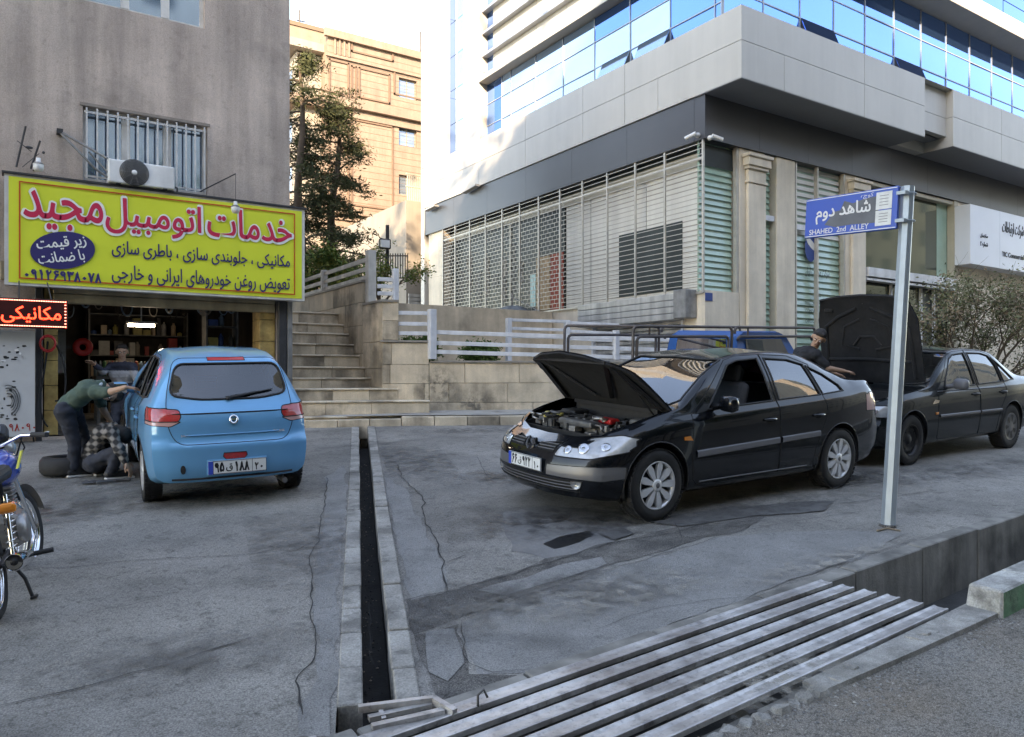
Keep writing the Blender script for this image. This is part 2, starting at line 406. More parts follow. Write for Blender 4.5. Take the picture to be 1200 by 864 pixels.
# gravel and crumbs
gr = B(); rg = random.Random(11)
def pebble(b, p, r):
    vs = [p + Vector((math.cos(a) * r * rg.uniform(.7, 1.2), math.sin(a) * r * rg.uniform(.7, 1.2), 0)) for a in (0, 1.3, 2.5, 3.8, 5.1)] + [p + Vector((0, 0, r * .8))]
    b.add(vs, [(i, (i + 1) % 5, 5) for i in range(5)], rg.randint(0, 1))
for _ in range(900):
    x = rg.uniform(1.5, 5.0); y = ynear(x) - .1 - abs(rg.gauss(0, .16)); pebble(gr, Vector((x, y, G(x, y) + und(x, y))), rg.uniform(.003, .011))
for _ in range(900):
    t = rg.uniform(0, 1); x = 1.9 + 2.6 * t; y = 4.0 + .9 * t + rg.gauss(0, .09); pebble(gr, Vector((x, y, G(x, y) + und(x, y))), rg.uniform(.003, .009))
for _ in range(260):
    x = rg.uniform(6, 12); y = rg.uniform(3.3, 4.2); pebble(gr, Vector((x, y, G(x, y) + und(x, y))), rg.uniform(.003, .01))
gr.build('loose_gravel', ['old_concrete', 'asphalt_patch'], kind='stuff', fixn=False)
# white and green painted kerb blocks on the near side of the channel
mat('kerb_white_worn', (.5, .49, .45), .8, var=.3, vs=7, bump=.5, bs=60, fine=.2, col2=(.28, .27, .25), stains=[(6, .5, .62, .6)])
mat('kerb_green', (.08, .25, .12), .8, var=.35, vs=8, bump=.5, bs=60, col2=(.13, .24, .14), stains=[(9, .5, .6, .6)])
nk = thing('painted_kerb', None, None, kind='structure')
x = 4.93; k = 0
while x < 14:
    b = B(); L = .5
    xa, xb = x + .006, x + L - .006; yo = -.23
    z0 = lambda xx: G(xx, ynear(xx))
    A = [Vector((xx, ynear(xx) + d, z0(xx) - .1)) for xx, d in ((xa, yo), (xb, yo), (xb, .0), (xa, .0))]
    T = [Vector((xx, ynear(xx) + d, z0(xx) + .15)) for xx, d in ((xa + (.03 if k == 0 else 0), yo + .01), (xb, yo + .01), (xb, -.015), (xa + (.05 if k == 0 else 0), -.015))]
    b.add(A + T, [(4, 5, 6, 7)], 0); b.add(A + T, [(0, 1, 5, 4)], 1); b.add(A + T, [(1, 2, 6, 5), (2, 3, 7, 6), (3, 0, 4, 7)], 0)
    b.build('kerb_block', ['kerb_white_worn', 'kerb_green'], nk, bevel=.012); x += L; k += 1
# slanting drain: two rows of stones, two walls, floor
dk = thing('drain_gutter', None, None, kind='structure')
T_END = 9.2
rs = random.Random(3)
for side in (-1, 1):
    t = -.22 if side > 0 else -.05
    while t < T_END:
        L = rs.uniform(.36, .5); b = B(); a0 = SLW + rs.uniform(-.004, .006); a1 = SLW + STW
        pts = []
        for tt, off in ((t + .006, a0), (t + L - .006, a0), (t + L - .006, a1), (t + .006, a1)):
            p = DR0 + DRD * tt + DRN * (off * side); pts.append(p)
        lift = (.028 if side > 0 else .012) + rs.uniform(-.006, .006)
        top = [Vector((p.x, p.y, G(p.x, p.y) + lift)) for p in pts]; low = [q - Vector((0, 0, .16)) for q in top]
        fs = [(0, 1, 2, 3), (4, 5, 1, 0), (5, 6, 2, 1), (6, 7, 3, 2), (7, 4, 0, 3)]
        b.add(top + low, fs); b.build('kerb_stone', 'kerb_stone', dk, bevel=.007); t += L
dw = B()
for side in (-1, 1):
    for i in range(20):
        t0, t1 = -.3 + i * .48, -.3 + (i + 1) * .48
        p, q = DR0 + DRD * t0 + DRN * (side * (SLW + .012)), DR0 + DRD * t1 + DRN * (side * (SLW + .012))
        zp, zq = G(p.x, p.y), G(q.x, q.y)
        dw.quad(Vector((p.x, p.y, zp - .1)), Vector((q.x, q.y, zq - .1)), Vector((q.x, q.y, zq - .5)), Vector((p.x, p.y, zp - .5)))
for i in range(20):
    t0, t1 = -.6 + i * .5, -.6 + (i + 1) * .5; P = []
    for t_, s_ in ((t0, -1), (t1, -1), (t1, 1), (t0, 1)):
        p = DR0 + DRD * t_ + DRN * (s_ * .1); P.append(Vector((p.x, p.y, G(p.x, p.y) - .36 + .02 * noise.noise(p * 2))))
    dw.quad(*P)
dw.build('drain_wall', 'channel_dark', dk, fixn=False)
db = B()
for _ in range(260):
    t = rs.uniform(-.2, 8); o = rs.uniform(-.06, .06); p = DR0 + DRD * t + DRN * o; r = rs.uniform(.003, .011)
    p = Vector((p.x, p.y, G(p.x, p.y) - .355)); pebble(db, p, r)
db.build('drain_debris', ['channel_dark', 'silt'], kind='stuff', fixn=False)
# patches and cracks in the asphalt, laid as thin sheets
def patch(name, m, pts, dz, seg=.12, jit=.02):
    P = [PG(u, v) for u, v in pts]; out = []
    for i, p in enumerate(P):
        q = P[(i + 1) % len(P)]; n = max(1, int((q - p).length / seg))
        for j in range(n):
            t = p.lerp(q, j / n); nn = Vector((noise.noise(t * 4), noise.noise(t * 4 + Vector((7, 7, 7))), 0)) * jit * 2.5
            out.append(t + nn)
    vs = [Vector((p.x, p.y, G(p.x, p.y) + und(p.x, p.y) + dz)) for p in out]
    bm = bmesh.new(); f = bm.faces.new([bm.verts.new(v) for v in vs]); bmesh.ops.triangulate(bm, faces=[f])
    for _ in range(2):
        bmesh.ops.subdivide_edges(bm, edges=[e for e in bm.edges if e.calc_length() > .3], cuts=1, use_grid_fill=False)
        bmesh.ops.triangulate(bm, faces=bm.faces[:])
    for v in bm.verts: v.co.z = G(v.co.x, v.co.y) + und(v.co.x, v.co.y) + dz
    bmesh.ops.recalc_face_normals(bm, faces=bm.faces[:])
    me = bpy.data.meshes.new(name); bm.to_mesh(me); bm.free(); me.materials.append(MATS[m]); o = link_mesh(name, me); o['kind'] = 'structure'; return o
mat('oil_thin', (.10, .096, .092), .6, var=.3, vs=5)
patch('asphalt_patch', 'asphalt_patch', [(545, 727), (640, 690), (760, 655), (850, 628), (960, 622), (1060, 625), (1030, 645), (900, 690), (760, 745), (640, 787), (560, 790), (545, 760)], .004)
patch('rough_strip', 'asphalt_rough', [(474, 705), (540, 690), (640, 655), (700, 640), (800, 616), (850, 606), (900, 602), (880, 620), (800, 637), (700, 668), (600, 700), (545, 722), (500, 738), (484, 745)], .004)
patch('worn_strip', 'asphalt_patch', [(560, 692), (640, 668), (705, 653), (712, 663), (640, 685), (590, 700)], .008)
patch('asphalt_patch', 'asphalt_patch', [(450, 560), (475, 575), (495, 620), (520, 660), (524, 695), (480, 706), (466, 640)], .004)
patch('rough_patch', 'asphalt_rough', [(484, 745), (540, 730), (548, 790), (640, 790), (560, 815), (520, 822), (500, 790)], .003)
patch('asphalt_patch', 'asphalt_patch', [(497, 742), (536, 735), (540, 778), (525, 800), (500, 790)], .008)
patch('asphalt_patch', 'asphalt_patch', [(384, 560), (406, 545), (404, 620), (398, 700), (394, 820), (380, 864), (345, 864), (366, 800), (372, 760), (366, 720), (372, 660), (380, 620)], .004)
patch('oil_stain', 'oil_thin', [(760, 612), (800, 604), (860, 596), (930, 590), (980, 588), (960, 600), (880, 606), (800, 618)], .012, .05, .02)
patch('oil_stain', 'oil_thin', [(590, 520), (608, 512), (625, 520), (618, 530), (600, 530)], .006, .05, .02)
patch('oil_stain', 'oil_thin', [(700, 626), (730, 620), (742, 626), (722, 634)], .016, .05, .01)
patch('oil_stain', 'oil', [(636, 638), (655, 630), (690, 623), (695, 627), (680, 636), (650, 643)], .010, .05, .006)
mat('damp', (.165, .157, .15), .8, var=.25, vs=3, bump=.3, bs=90, fine=.2)
patch('damp_patch', 'damp', [(590, 600), (640, 592), (720, 600), (742, 615), (720, 640), (690, 650), (640, 655), (600, 645), (588, 620)], .0032, .1, .03)
cr = B()
def crack(pts, w=.008, jit=.03, dz=.013):
    P = [PG(u, v) for u, v in pts]; L = []
    for i in range(len(P) - 1):
        n = max(2, int((P[i + 1] - P[i]).length / .05))
        for j in range(n):
            p = P[i].lerp(P[i + 1], j / n); L.append(p + Vector((noise.noise(p * 5) * jit, noise.noise(p * 5 + Vector((9, 3, 1))) * jit, 0)))
    L.append(P[-1])
    vs = []
    for i, p in enumerate(L):
        d = (L[min(i + 1, len(L) - 1)] - L[max(i - 1, 0)]); d.z = 0; d.normalize(); q = Vector((-d.y, d.x, 0))
        ww = w * .62 * (.4 + .9 * abs(noise.noise(p * 7 + Vector((2, 2, 2))))) * min(1, (i + 1) / 3, (len(L) - i) / 3)
        for s in (-1, 1):
            a = p + q * ww * s; vs.append(Vector((a.x, a.y, G(a.x, a.y) + und(a.x, a.y) + dz)))
    cr.add(vs, [(2 * i, 2 * i + 1, 2 * i + 3, 2 * i + 2) for i in range(len(L) - 1)])
crack([(0, 828), (60, 815), (140, 795), (210, 775), (290, 750)], .010, dz=.007)
crack([(40, 668), (110, 663), (160, 658), (210, 655), (300, 650), (340, 640), (375, 633)], .008, dz=.007)
crack([(384, 560), (380, 600), (372, 640), (362, 655), (368, 690), (364, 720), (372, 755), (362, 780), (348, 800), (355, 840)], .010, dz=.008)
crack([(375, 633), (345, 648), (318, 645)], .008, dz=.007)
crack([(466, 545), (470, 560), (495, 585), (500, 615), (515, 640), (520, 670), (524, 695)], .012, dz=.010)
crack([(520, 660), (548, 650)], .010, dz=.009)
crack([(524, 695), (580, 680), (640, 660), (720, 636), (790, 625), (850, 605), (900, 598), (1000, 590), (1100, 575)], .010, dz=.010)
crack([(545, 727), (640, 690), (760, 655), (850, 628), (900, 617), (1010, 600)], .006, dz=.010)
crack([(545, 727), (543, 760), (550, 780), (580, 790), (640, 787), (760, 745), (860, 712), (975, 680)], .006, dz=.010)
crack([(700, 740), (760, 715), (830, 705), (880, 700), (930, 690), (1000, 660)], .004, dz=.010)
crack([(455, 520), (520, 512), (580, 510), (620, 505)], .008, dz=.007)
crack([(470, 560), (510, 540), (560, 536), (570, 560)], .006, dz=.007)
crack([(500, 595), (540, 588), (590, 582)], .005, dz=.007)
crack([(100, 720), (150, 712), (190, 700)], .005, dz=.007)
crack([(440, 780), (430, 700)], .002, dz=.0)
crack([(790, 612), (800, 632), (850, 625)], .007, dz=.012)
cr.build('asphalt_crack', 'crack', kind='stuff', fixn=False)
# soft-edged oil and dust stains soaked into the surfaces
def stainmat(name, col, amt, rough=.6, sc=2.2):
    m = bpy.data.materials.new(name); MATS[name] = m; m.use_nodes = True; n = m.node_tree.nodes; l = m.node_tree.links; p = n['Principled BSDF']
    p.inputs['Base Color'].default_value = (*col, 1); p.inputs['Roughness'].default_value = rough
    tc = n.new('ShaderNodeTexCoord'); sb = n.new('ShaderNodeVectorMath'); sb.operation = 'SUBTRACT'; sb.inputs[1].default_value = (.5, .5, .5); l.new(tc.outputs['Generated'], sb.inputs[0])
    ln = n.new('ShaderNodeVectorMath'); ln.operation = 'LENGTH'; l.new(sb.outputs[0], ln.inputs[0])
    ns = n.new('ShaderNodeTexNoise'); ns.inputs['Scale'].default_value = sc; ns.inputs['Detail'].default_value = 8; ns.inputs['Roughness'].default_value = .7; g = n.new('ShaderNodeNewGeometry'); l.new(g.outputs['Position'], ns.inputs['Vector'])
    r1 = n.new('ShaderNodeMapRange'); r1.inputs[1].default_value = .5; r1.inputs[2].default_value = .08; r1.inputs[3].default_value = 0; r1.inputs[4].default_value = 1; l.new(ln.outputs['Value'], r1.inputs[0])
    r2 = n.new('ShaderNodeMapRange'); r2.inputs[1].default_value = .44; r2.inputs[2].default_value = .58; l.new(ns.outputs['Fac'], r2.inputs[0])
    mu = n.new('ShaderNodeMath'); mu.operation = 'MULTIPLY'; l.new(r1.outputs[0], mu.inputs[0]); l.new(r2.outputs[0], mu.inputs[1])
    m2 = n.new('ShaderNodeMath'); m2.operation = 'MULTIPLY'; m2.inputs[1].default_value = amt; m2.use_clamp = True; l.new(mu.outputs[0], m2.inputs[0]); l.new(m2.outputs[0], p.inputs['Alpha'])
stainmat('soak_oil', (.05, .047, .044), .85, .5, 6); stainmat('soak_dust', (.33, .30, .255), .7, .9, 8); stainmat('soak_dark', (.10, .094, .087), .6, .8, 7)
sti = [0]
def stain(m, u, v, rx_, ry_, rot=0.):
    c = PG(u, v); sti[0] += 1; b = B(); dz = .0165 + .0007 * sti[0]
    def fn(s, t):
        a, e = (s - .5) * 2 * rx_, (t - .5) * 2 * ry_; x = c.x + a * math.cos(rot) - e * math.sin(rot); y = c.y + a * math.sin(rot) + e * math.cos(rot); return Vector((x, y, G(x, y) + und(x, y) + dz))
    b.grid(fn, 26, 26)
    def ok(f):
        p = sum((b.v[i] for i in f), Vector()) / len(f); d = p - DR0; d.z = 0; off = d.dot(DRN); al = d.dot(DRD)
        return not (abs(off) < SLW + STW + .03 and -.5 < al < 9.5) and p.y > yfar(p.x) + .16
    if v < 785: kp = [i for i, f in enumerate(b.f) if ok(b.f[i])]; b.f = [b.f[i] for i in kp]; b.m = [0] * len(kp); b.sm = [True] * len(kp)
    if not b.f: return
    b.build('ground_stain', m, kind='structure', fixn=False)
for a_ in (('soak_oil', 655, 612, 1.2, .8), ('soak_oil', 600, 560, .7, .7), ('soak_dark', 900, 592, 2.4, .7), ('soak_oil', 1010, 560, 1.0, .7), ('soak_dark', 1120, 552, 2.2, .6), ('soak_dark', 545, 715, 1.1, .35, .35),
           ('soak_oil', 250, 580, 1.2, .8), ('soak_dark', 110, 570, 1.3, .8), ('soak_dark', 470, 540, .6, 2.4, -.35), ('soak_dust', 700, 700, 1.3, .35, .1), ('soak_dark', 370, 640, .5, 2.0, -.2), 
           ('soak_dark', 200, 775, 1.0, .5), ('soak_dust', 1000, 660, 1.6, .25, .05), ('soak_dark', 560, 505, 1.6, .4, -.4), ('soak_dust', 900, 800, .8, .4), ('soak_oil', 60, 600, .8, .8), ('soak_dark', 700, 690, 1.0, .4, .2)): stain(*a_)
# steel grate of ribbed planks over the channel
mat('grate_steel', (.66, .64, .62), .42, metal=.55, var=.3, vs=5, bump=.25, bs=60, col2=(.36, .33, .31), stains=[(5, .5, .66, .6), (14, .56, .66, .7), (40, .58, .68, .7)])
mat('grate_steel_dark', (.10, .095, .09), .6, metal=.5, var=.3, vs=6)
gt = thing('channel_grate', 'wide steel grate of parallel ribbed bars laid over the roadside water channel', 'grate', (0, 0, 0))
def lin(x, k): return ynear(x) - .02 + k * (yfar(x) - ynear(x) + .075)
NB = 6; XE = [4.60, 4.62, 4.66, 4.70, 4.73, 4.76]
for i in range(NB):
    k0 = (NB - 1 - i) / NB + .03; k1 = k0 + .114
    xa = 1.02 + .0 * i; xb = XE[i] + (0 if i else -.02)
    b = B(); n = 12; up = .03; hgt = .024
    secs = []
    for q in range(n + 1):
        x = xa + (xb - xa) * q / n; ya, yb = lin(x, k0), lin(x, k1)
        z = G(x, (ya + yb) / 2) + up
        # folded channel section: raised rims, slightly hollow top
        prof = [(ya, z - hgt), (ya, z), (ya + .008, z + .002), (ya + (yb - ya) * .3, z - .004), (ya + (yb - ya) * .7, z - .004), (yb - .008, z + .002), (yb, z), (yb, z - hgt)]
        secs.append([Vector((x, y, zz)) for y, zz in prof])
    m = len(secs[0]); vs = [p for s_ in secs for p in s_]
    fs = [(q * m + j, q * m + j + 1, (q + 1) * m + j + 1, (q + 1) * m + j) for q in range(n) for j in range(m - 1)]
    b.add(vs, fs); b.add(secs[0], [tuple(range(m))]); b.add(secs[-1], [tuple(range(m))])
    b.build('grate_bar', 'grate_steel', gt)
for x in (1.06, 1.9, 2.8, 3.7, 4.4):
    b = B(); b.bar((x, ynear(x) - .02, G(x, ynear(x)) - .035), (x, yfar(x) + .06, G(x, yfar(x)) - .035), .05, .05)
    b.build('cross_beam', 'grate_steel_dark', gt)
b = B(); b.bar((.99, 2.28, G(1, 2.3) - .0), (1.0, 3.02, G(1, 3.0) + .02), .03, .09); b.build('end_plate', 'grate_steel', gt)
b = B(); p = PG(560, 828, .03); b.tube([p, p + Vector((0, 0, .05)), p + Vector((.03, 0, .07)), p + Vector((.05, 0, .03))], .006); b.build('lifting_hook', 'grate_steel_dark', gt)
sg = thing('drain_mouth_grate', 'small bent steel frame with two bars over the drain mouth beside the big grate', 'grate', PG(470, 840))
q = [PG(420, 831, .05), PG(508, 820, .05), PG(533, 835, .04), PG(428, 852, .04), PG(515, 830, .04)]
b = B(); b.bar(q[0], q[1], .03, .03); b.bar(q[1], q[2], .03, .03); b.build('frame', 'grate_steel', sg, world=True)
for (a_, c_) in (((432, 842), (505, 826)), ((436, 852), (520, 833))):
    b = B(); b.bar(PG(*a_, .035), PG(*c_, .035), .035, .02); b.build('grate_bar', 'grate_steel', sg, world=True)
b = B(); b.bar(PG(446, 834, .04), PG(450, 844, .03), .02, .02); b.build('strut', 'grate_steel', sg, world=True)
# ---------------------------------------------------------------- shop building on the left
mat('plaster', (.54, .44, .375), .95, var=.2, vs=1.6, bump=.9, bs=38, fine=.12, streak=.26, col2=(.47, .39, .335), stains=[(.8, .52, .72, .74), (14, .58, .7, .84), (4, .6, .68, .86)])
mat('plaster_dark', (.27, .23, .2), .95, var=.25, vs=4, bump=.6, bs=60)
mat('white_frame', (.62, .60, .56), .5, var=.12, vs=6, streak=.2)
mat('bar_paint', (.55, .54, .52), .5, var=.15, vs=9)
mat('window_blue', (.42, .58, .80), .06, metal=.92, var=.05, vs=1)
mat('curtain', (.55, .66, .72), .8, var=.2, vs=5, streak=.3)
mat('yellow_tile', (.52, .36, .13), .5, var=.3, vs=5, streak=.25, col2=(.28, .17, .05))
mat('dark_metal', (.045, .045, .048), .5, metal=.3, var=.3, vs=6)
mat('grey_metal', (.24, .24, .235), .6, metal=.3, var=.3, vs=5, streak=.3)
mat('shutter_tan', (.36, .30, .20), .55, metal=.2, var=.2, vs=3, streak=.3)
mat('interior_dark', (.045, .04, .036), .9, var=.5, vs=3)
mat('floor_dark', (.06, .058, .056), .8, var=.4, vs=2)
mat('white_plastic', (.72, .72, .70), .4, var=.08, vs=6, streak=.12)
mat('black_plastic', (.022, .022, .024), .45, var=.2, vs=8)
mat('rubber', (.018, .018, .019), .8, var=.25, vs=9)
mat('chrome', (.75, .76, .78), .12, metal=1, var=0)
mat('red_paint', (.50, .02, .02), .4, var=.15)
def wall_holes(b, x0, x1, z0, z1, y, holes, depth, m=0):
    xs = sorted({x0, x1, *[h[0] for h in holes], *[h[1] for h in holes]}); zs = sorted({z0, z1, *[h[2] for h in holes], *[h[3] for h in holes]})
    for i in range(len(xs) - 1):
        for j in range(len(zs) - 1):
            cx, cz = (xs[i] + xs[i + 1]) / 2, (zs[j] + zs[j + 1]) / 2
            if any(h[0] < cx < h[1] and h[2] < cz < h[3] for h in holes): continue
            b.quad((xs[i], y, zs[j]), (xs[i + 1], y, zs[j]), (xs[i + 1], y, zs[j + 1]), (xs[i], y, zs[j + 1]), m)
    for h in holes:
        a, c, d, e = h[:4]
        b.quad((a, y, d), (a, y + depth, d), (a, y + depth, e), (a, y, e), m); b.quad((c, y, d), (c, y, e), (c, y + depth, e), (c, y + depth, d), m)
        b.quad((a, y, d), (c, y, d), (c, y + depth, d), (a, y + depth, d), m); b.quad((a, y, e), (a, y + depth, e), (c, y + depth, e), (c, y, e), m)
YL = 13.0; LX1 = PY(339.5, 300, YL).x
def lx(u): return PY(u, 300, YL).x
def lz(u, v): return PY(u, v, YL).z
OPX0, OPX1 = lx(50), lx(324); OPZ = lz(300, 345); FLZ = G(2, 13) + .02
W1 = (lx(97), lx(243), lz(243, 229), lz(97, 124)); W2 = (lx(97), lx(240), lz(240, 34), lz(240, 34) + 1.5)
lb = thing('shop_building', 'weathered beige plastered building with barred window above the yellow banner shop', 'building', (0, YL, 0))
b = B()
wall_holes(b, -9, LX1, G(-9, YL) - .3, 11.5, YL, [(OPX0, OPX1, FLZ - .02, OPZ), W1, W2], .22)
zb = G(-9, YL) - .3
b.quad((LX1, YL, zb), (LX1, YL + 8, zb), (LX1, YL + 8, 11.5), (LX1, YL, 11.5)); b.quad((-9, YL, 11.5), (LX1, YL, 11.5), (LX1, YL + 8, 11.5), (-9, YL + 8, 11.5))
b.quad((-9, YL, zb), (-9, YL, 11.5), (-9, YL + 8, 11.5), (-9, YL + 8, zb)); b.quad((-9, YL + 8, zb), (-9, YL + 8, 11.5), (LX1, YL + 8, 11.5), (LX1, YL + 8, zb))
b.build('wall', 'plaster', lb, world=True, fixn=False)
b = B()
for (a, c) in ((OPX0 + .02, lx(68)), (lx(305), OPX1 - .02)):
    n = 6
    for i in range(n):
        z0 = FLZ + (OPZ - .05 - FLZ) * i / n; z1 = FLZ + (OPZ - .05 - FLZ) * (i + 1) / n - .008
        q = B(); q.box(a, YL + .03, z0, c, YL + .5, z1); q.build('tile', 'yellow_tile', lb, world=True, bevel=.004)
for (a, c, m, nm) in ((lx(325), lx(334.5), 'dark_metal', 'black_post'), (lx(335.5), LX1 + .025, 'grey_metal', 'corner_post')):
    q = B(); q.box(a, YL - .08, G(a, YL) - .05, c, YL + .1, lz(330, 350)); q.build(nm, m, lb, world=True, bevel=.008)
q = B(); q.box(lx(41), YL - .06, G(0, YL) - .05, lx(49), YL + .1, OPZ); q.build('black_post', 'dark_metal', lb, world=True, bevel=.008)
# rolled up shutter box with slats
hz0, hz1 = lz(300, 366), lz(300, 344)
for i in range(3):
    q = B(); z0 = hz0 + (hz1 + .12 - hz0) * i / 3; q.box(lx(62), YL - .03 - .01 * i, z0 + .004, lx(322), YL + .15, z0 + (hz1 + .12 - hz0) / 3 - .004); q.build('shutter_slat', 'shutter_tan', lb, world=True, bevel=.01)
q = B(); q.box(lx(0), YL - .05, hz1 - .02, lx(66), YL - .002, hz1 + .25); q.build('shutter_box', 'shutter_tan', lb, world=True, bevel=.01)
# windows
def shop_window(W, nl, bars, y, nm_c):
    x0, x1, z0, z1 = W; fr = B(); t = .06; yy = y + .1
    fr.box(x0, yy, z0, x0 + t, yy + .06, z1); fr.box(x1 - t, yy, z0, x1, yy + .06, z1)
    fr.box(x0 + t, yy, z0, x1 - t, yy + .06, z0 + t); fr.box(x0 + t, yy, z1 - t, x1 - t, yy + .06, z1)
    for i in range(1, nl):
        xm = x0 + (x1 - x0) * i / nl; fr.box(xm - .06, yy - .01, z0 + t, xm + .06, yy + .055, z1 - t)
    f = fr.build('window', 'white_frame', lb, world=True)
    for i in range(nl):
        a = x0 + (x1 - x0) * i / nl + .06; c = x0 + (x1 - x0) * (i + 1) / nl - .06
        q = B(); q.quad((a, yy + .03, z0 + t), (c, yy + .03, z0 + t), (c, yy + .03, z1 - t), (a, yy + .03, z1 - t)); q.build('pane', 'window_blue', f, world=True, fixn=False)
        for v in bpy.data.objects[-1:] if False else []: pass
    if bars:
        for i in range(bars):
            xm = x0 + .05 + (x1 - x0 - .1) * i / (bars - 1); q = B(); q.box(xm - .012, y - .035, z0 + .02, xm + .012, y - .015, z1 - .02); q.build('window_bar', 'bar_paint', lb, world=True)
        for (za, zb_) in ((z1 - .1, z1 - .065), (z0 + .05, z0 + .08)): q = B(); q.box(x0 + .02, y - .0145, za, x1 - .02, y - .002, zb_); q.build('bar_rail', 'bar_paint', lb, world=True)
shop_window(W1, 3, 13, YL, 0); shop_window(W2, 3, 0, YL, 0)
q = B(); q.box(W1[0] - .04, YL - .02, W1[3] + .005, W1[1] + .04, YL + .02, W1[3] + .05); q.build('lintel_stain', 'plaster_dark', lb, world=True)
# interior of the shop
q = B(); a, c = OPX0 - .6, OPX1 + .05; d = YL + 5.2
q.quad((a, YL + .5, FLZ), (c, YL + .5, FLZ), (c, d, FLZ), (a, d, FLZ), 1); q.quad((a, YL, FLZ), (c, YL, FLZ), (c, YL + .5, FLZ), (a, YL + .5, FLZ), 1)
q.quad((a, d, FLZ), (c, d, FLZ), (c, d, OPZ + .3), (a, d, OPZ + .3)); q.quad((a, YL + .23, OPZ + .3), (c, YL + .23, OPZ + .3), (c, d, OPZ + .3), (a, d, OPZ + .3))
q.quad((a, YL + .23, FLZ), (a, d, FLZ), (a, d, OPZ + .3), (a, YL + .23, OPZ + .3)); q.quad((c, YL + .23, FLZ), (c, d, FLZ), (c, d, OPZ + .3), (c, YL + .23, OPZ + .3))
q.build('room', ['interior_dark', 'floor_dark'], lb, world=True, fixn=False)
# shelves crowded with spare parts
CM = []
for i, cc in enumerate([(.35, .32, .28), (.05, .12, .35), (.4, .05, .04), (.45, .38, .12), (.08, .25, .12), (.5, .5, .48), (.06, .06, .06), (.3, .18, .08), (.2, .3, .4), (.6, .45, .3)]):
    mat('goods_%d' % i, cc, .5, var=.2, vs=9); CM.append('goods_%d' % i)
rsg = random.Random(21)
def shelf(label, x0, x1, y, z0, z1, rows, dirx=True, dens=1.0):
    t = thing('shelf_rack', label, 'shelf', (x0, y, z0))
    for i in range(rows + 1):
        z = z0 + (z1 - z0) * i / rows; q = B()
        if dirx: q.box(x0, y, z, x1, y + .35, z + .02)
        else: q.box(y, x0, z, y + .3, x1, z + .02)
        q.build('shelf', 'grey_metal', t, world=True)
    for s in (0, 1):
        xx = x0 if s == 0 else x1 - .03; q = B()
        if dirx: q.box(xx, y - .01, z0 - .02, xx + .03, y + .36, z1 + .1)
        else: q.box(y, xx, z0, y + .31, xx + .03, z1 + .1)
        q.build('upright', 'grey_metal', t, world=True)
    g = B()
    for i in range(rows):
        z = z0 + (z1 - z0) * i / rows + .021; u = x0 + .05
        while u < x1 - .1:
            ww = rsg.uniform(.05, .2); hh = rsg.uniform(.08, (z1 - z0) / rows - .05); dd = rsg.uniform(.1, .28); m = rsg.randint(0, 9)
            if rsg.random() < dens:
                if rsg.random() < .35:
                    r = min(ww, .1) / 2; c = (u + r, y + .12, z) if dirx else (y + .12, u + r, z)
                    g.lathe([(0, 0), (r, 0), (r, hh * .75), (r * .4, hh * .9), (r * .4, hh), (0, hh)], c, n=10, m=m)
                else:
                    if dirx: g.box(u, y + .02, z, u + ww, y + .02 + dd, z + hh, m)
                    else: g.box(y + .02, u, z, y + .02 + dd, u + ww, z + hh, m)
            u += ww + rsg.uniform(.005, .04)
    g.build('boxes_and_cans', CM, t, world=True, fixn=False, kind='stuff')
    return t
shelf('tall steel rack of spare parts and cans along the back of the dark workshop', OPX0 + .9, OPX1 - .6, YL + 4.6, FLZ, OPZ - .1, 5)
shelf('wall rack of small bottles and blue cans behind the left yellow pillar', YL + .8, YL + 3.2, OPX0 + .02, FLZ + .9, OPZ - .05, 4, dirx=False)
shelf('short rack of bottles at the right inside the workshop door', lx(262), lx(303), YL + 1.4, FLZ + .6, OPZ - .1, 4)
# things that hang from the ceiling: belts, hoses, gaskets
hb = thing('hanging_spares', 'belts, gaskets and hoses hung in bunches under the workshop ceiling', 'spare parts', (1.5, YL + 1.5, OPZ))
for i in range(26):
    x = rsg.uniform(OPX0 + .3, OPX1 - .3); y = YL + rsg.uniform(.9, 3.5); r = rsg.uniform(.06, .16); q = B()
    zc = OPZ + .05 - r * 1.3; pts = [(x + math.cos(a) * r * .6, y + math.sin(a * 1.0) * .03, zc + math.sin(a) * r * 1.2) for a in [2 * PI * j / 14 for j in range(15)]]
    q.tube(pts, .008 + rsg.random() * .01, n=6, cap=False); q.tube([(x, y, zc + r * 1.2), (x, y, OPZ + .29)], .004, n=4)
    q.build('hanging_belt', rsg.choice(['rubber', 'goods_0', 'goods_8', 'rubber']), hb, world=True, fixn=False)
bn = thing('workbench', 'cluttered steel workbench with cans at the left inside the workshop', 'workbench', (OPX0 + .75, YL + 1.0, FLZ))
q = B(); q.box(lx(92) + .35, YL + 1.6, FLZ + .82, lx(130) + .5, YL + 2.3, FLZ + .87); q.build('top', 'grey_metal', bn, world=True)
for xx in (lx(92) + .37, lx(130) + .42):
    for yy in (YL + 1.62, YL + 2.2): q = B(); q.box(xx, yy, FLZ, xx + .05, yy + .05, FLZ + .82); q.build('leg', 'grey_metal', bn, world=True)
q = B()
for i in range(14):
    x = lx(92) + .38 + i * .06; q.lathe([(0, 0), (.03, 0), (.03, rsg.uniform(.1, .25)), (.01, .27), (0, .27)], (x, YL + 1.7 + rsg.random() * .4, FLZ + .87), n=8, m=rsg.randint(0, 9))
q.build('cans', CM, bn, world=True, fixn=False, kind='stuff')
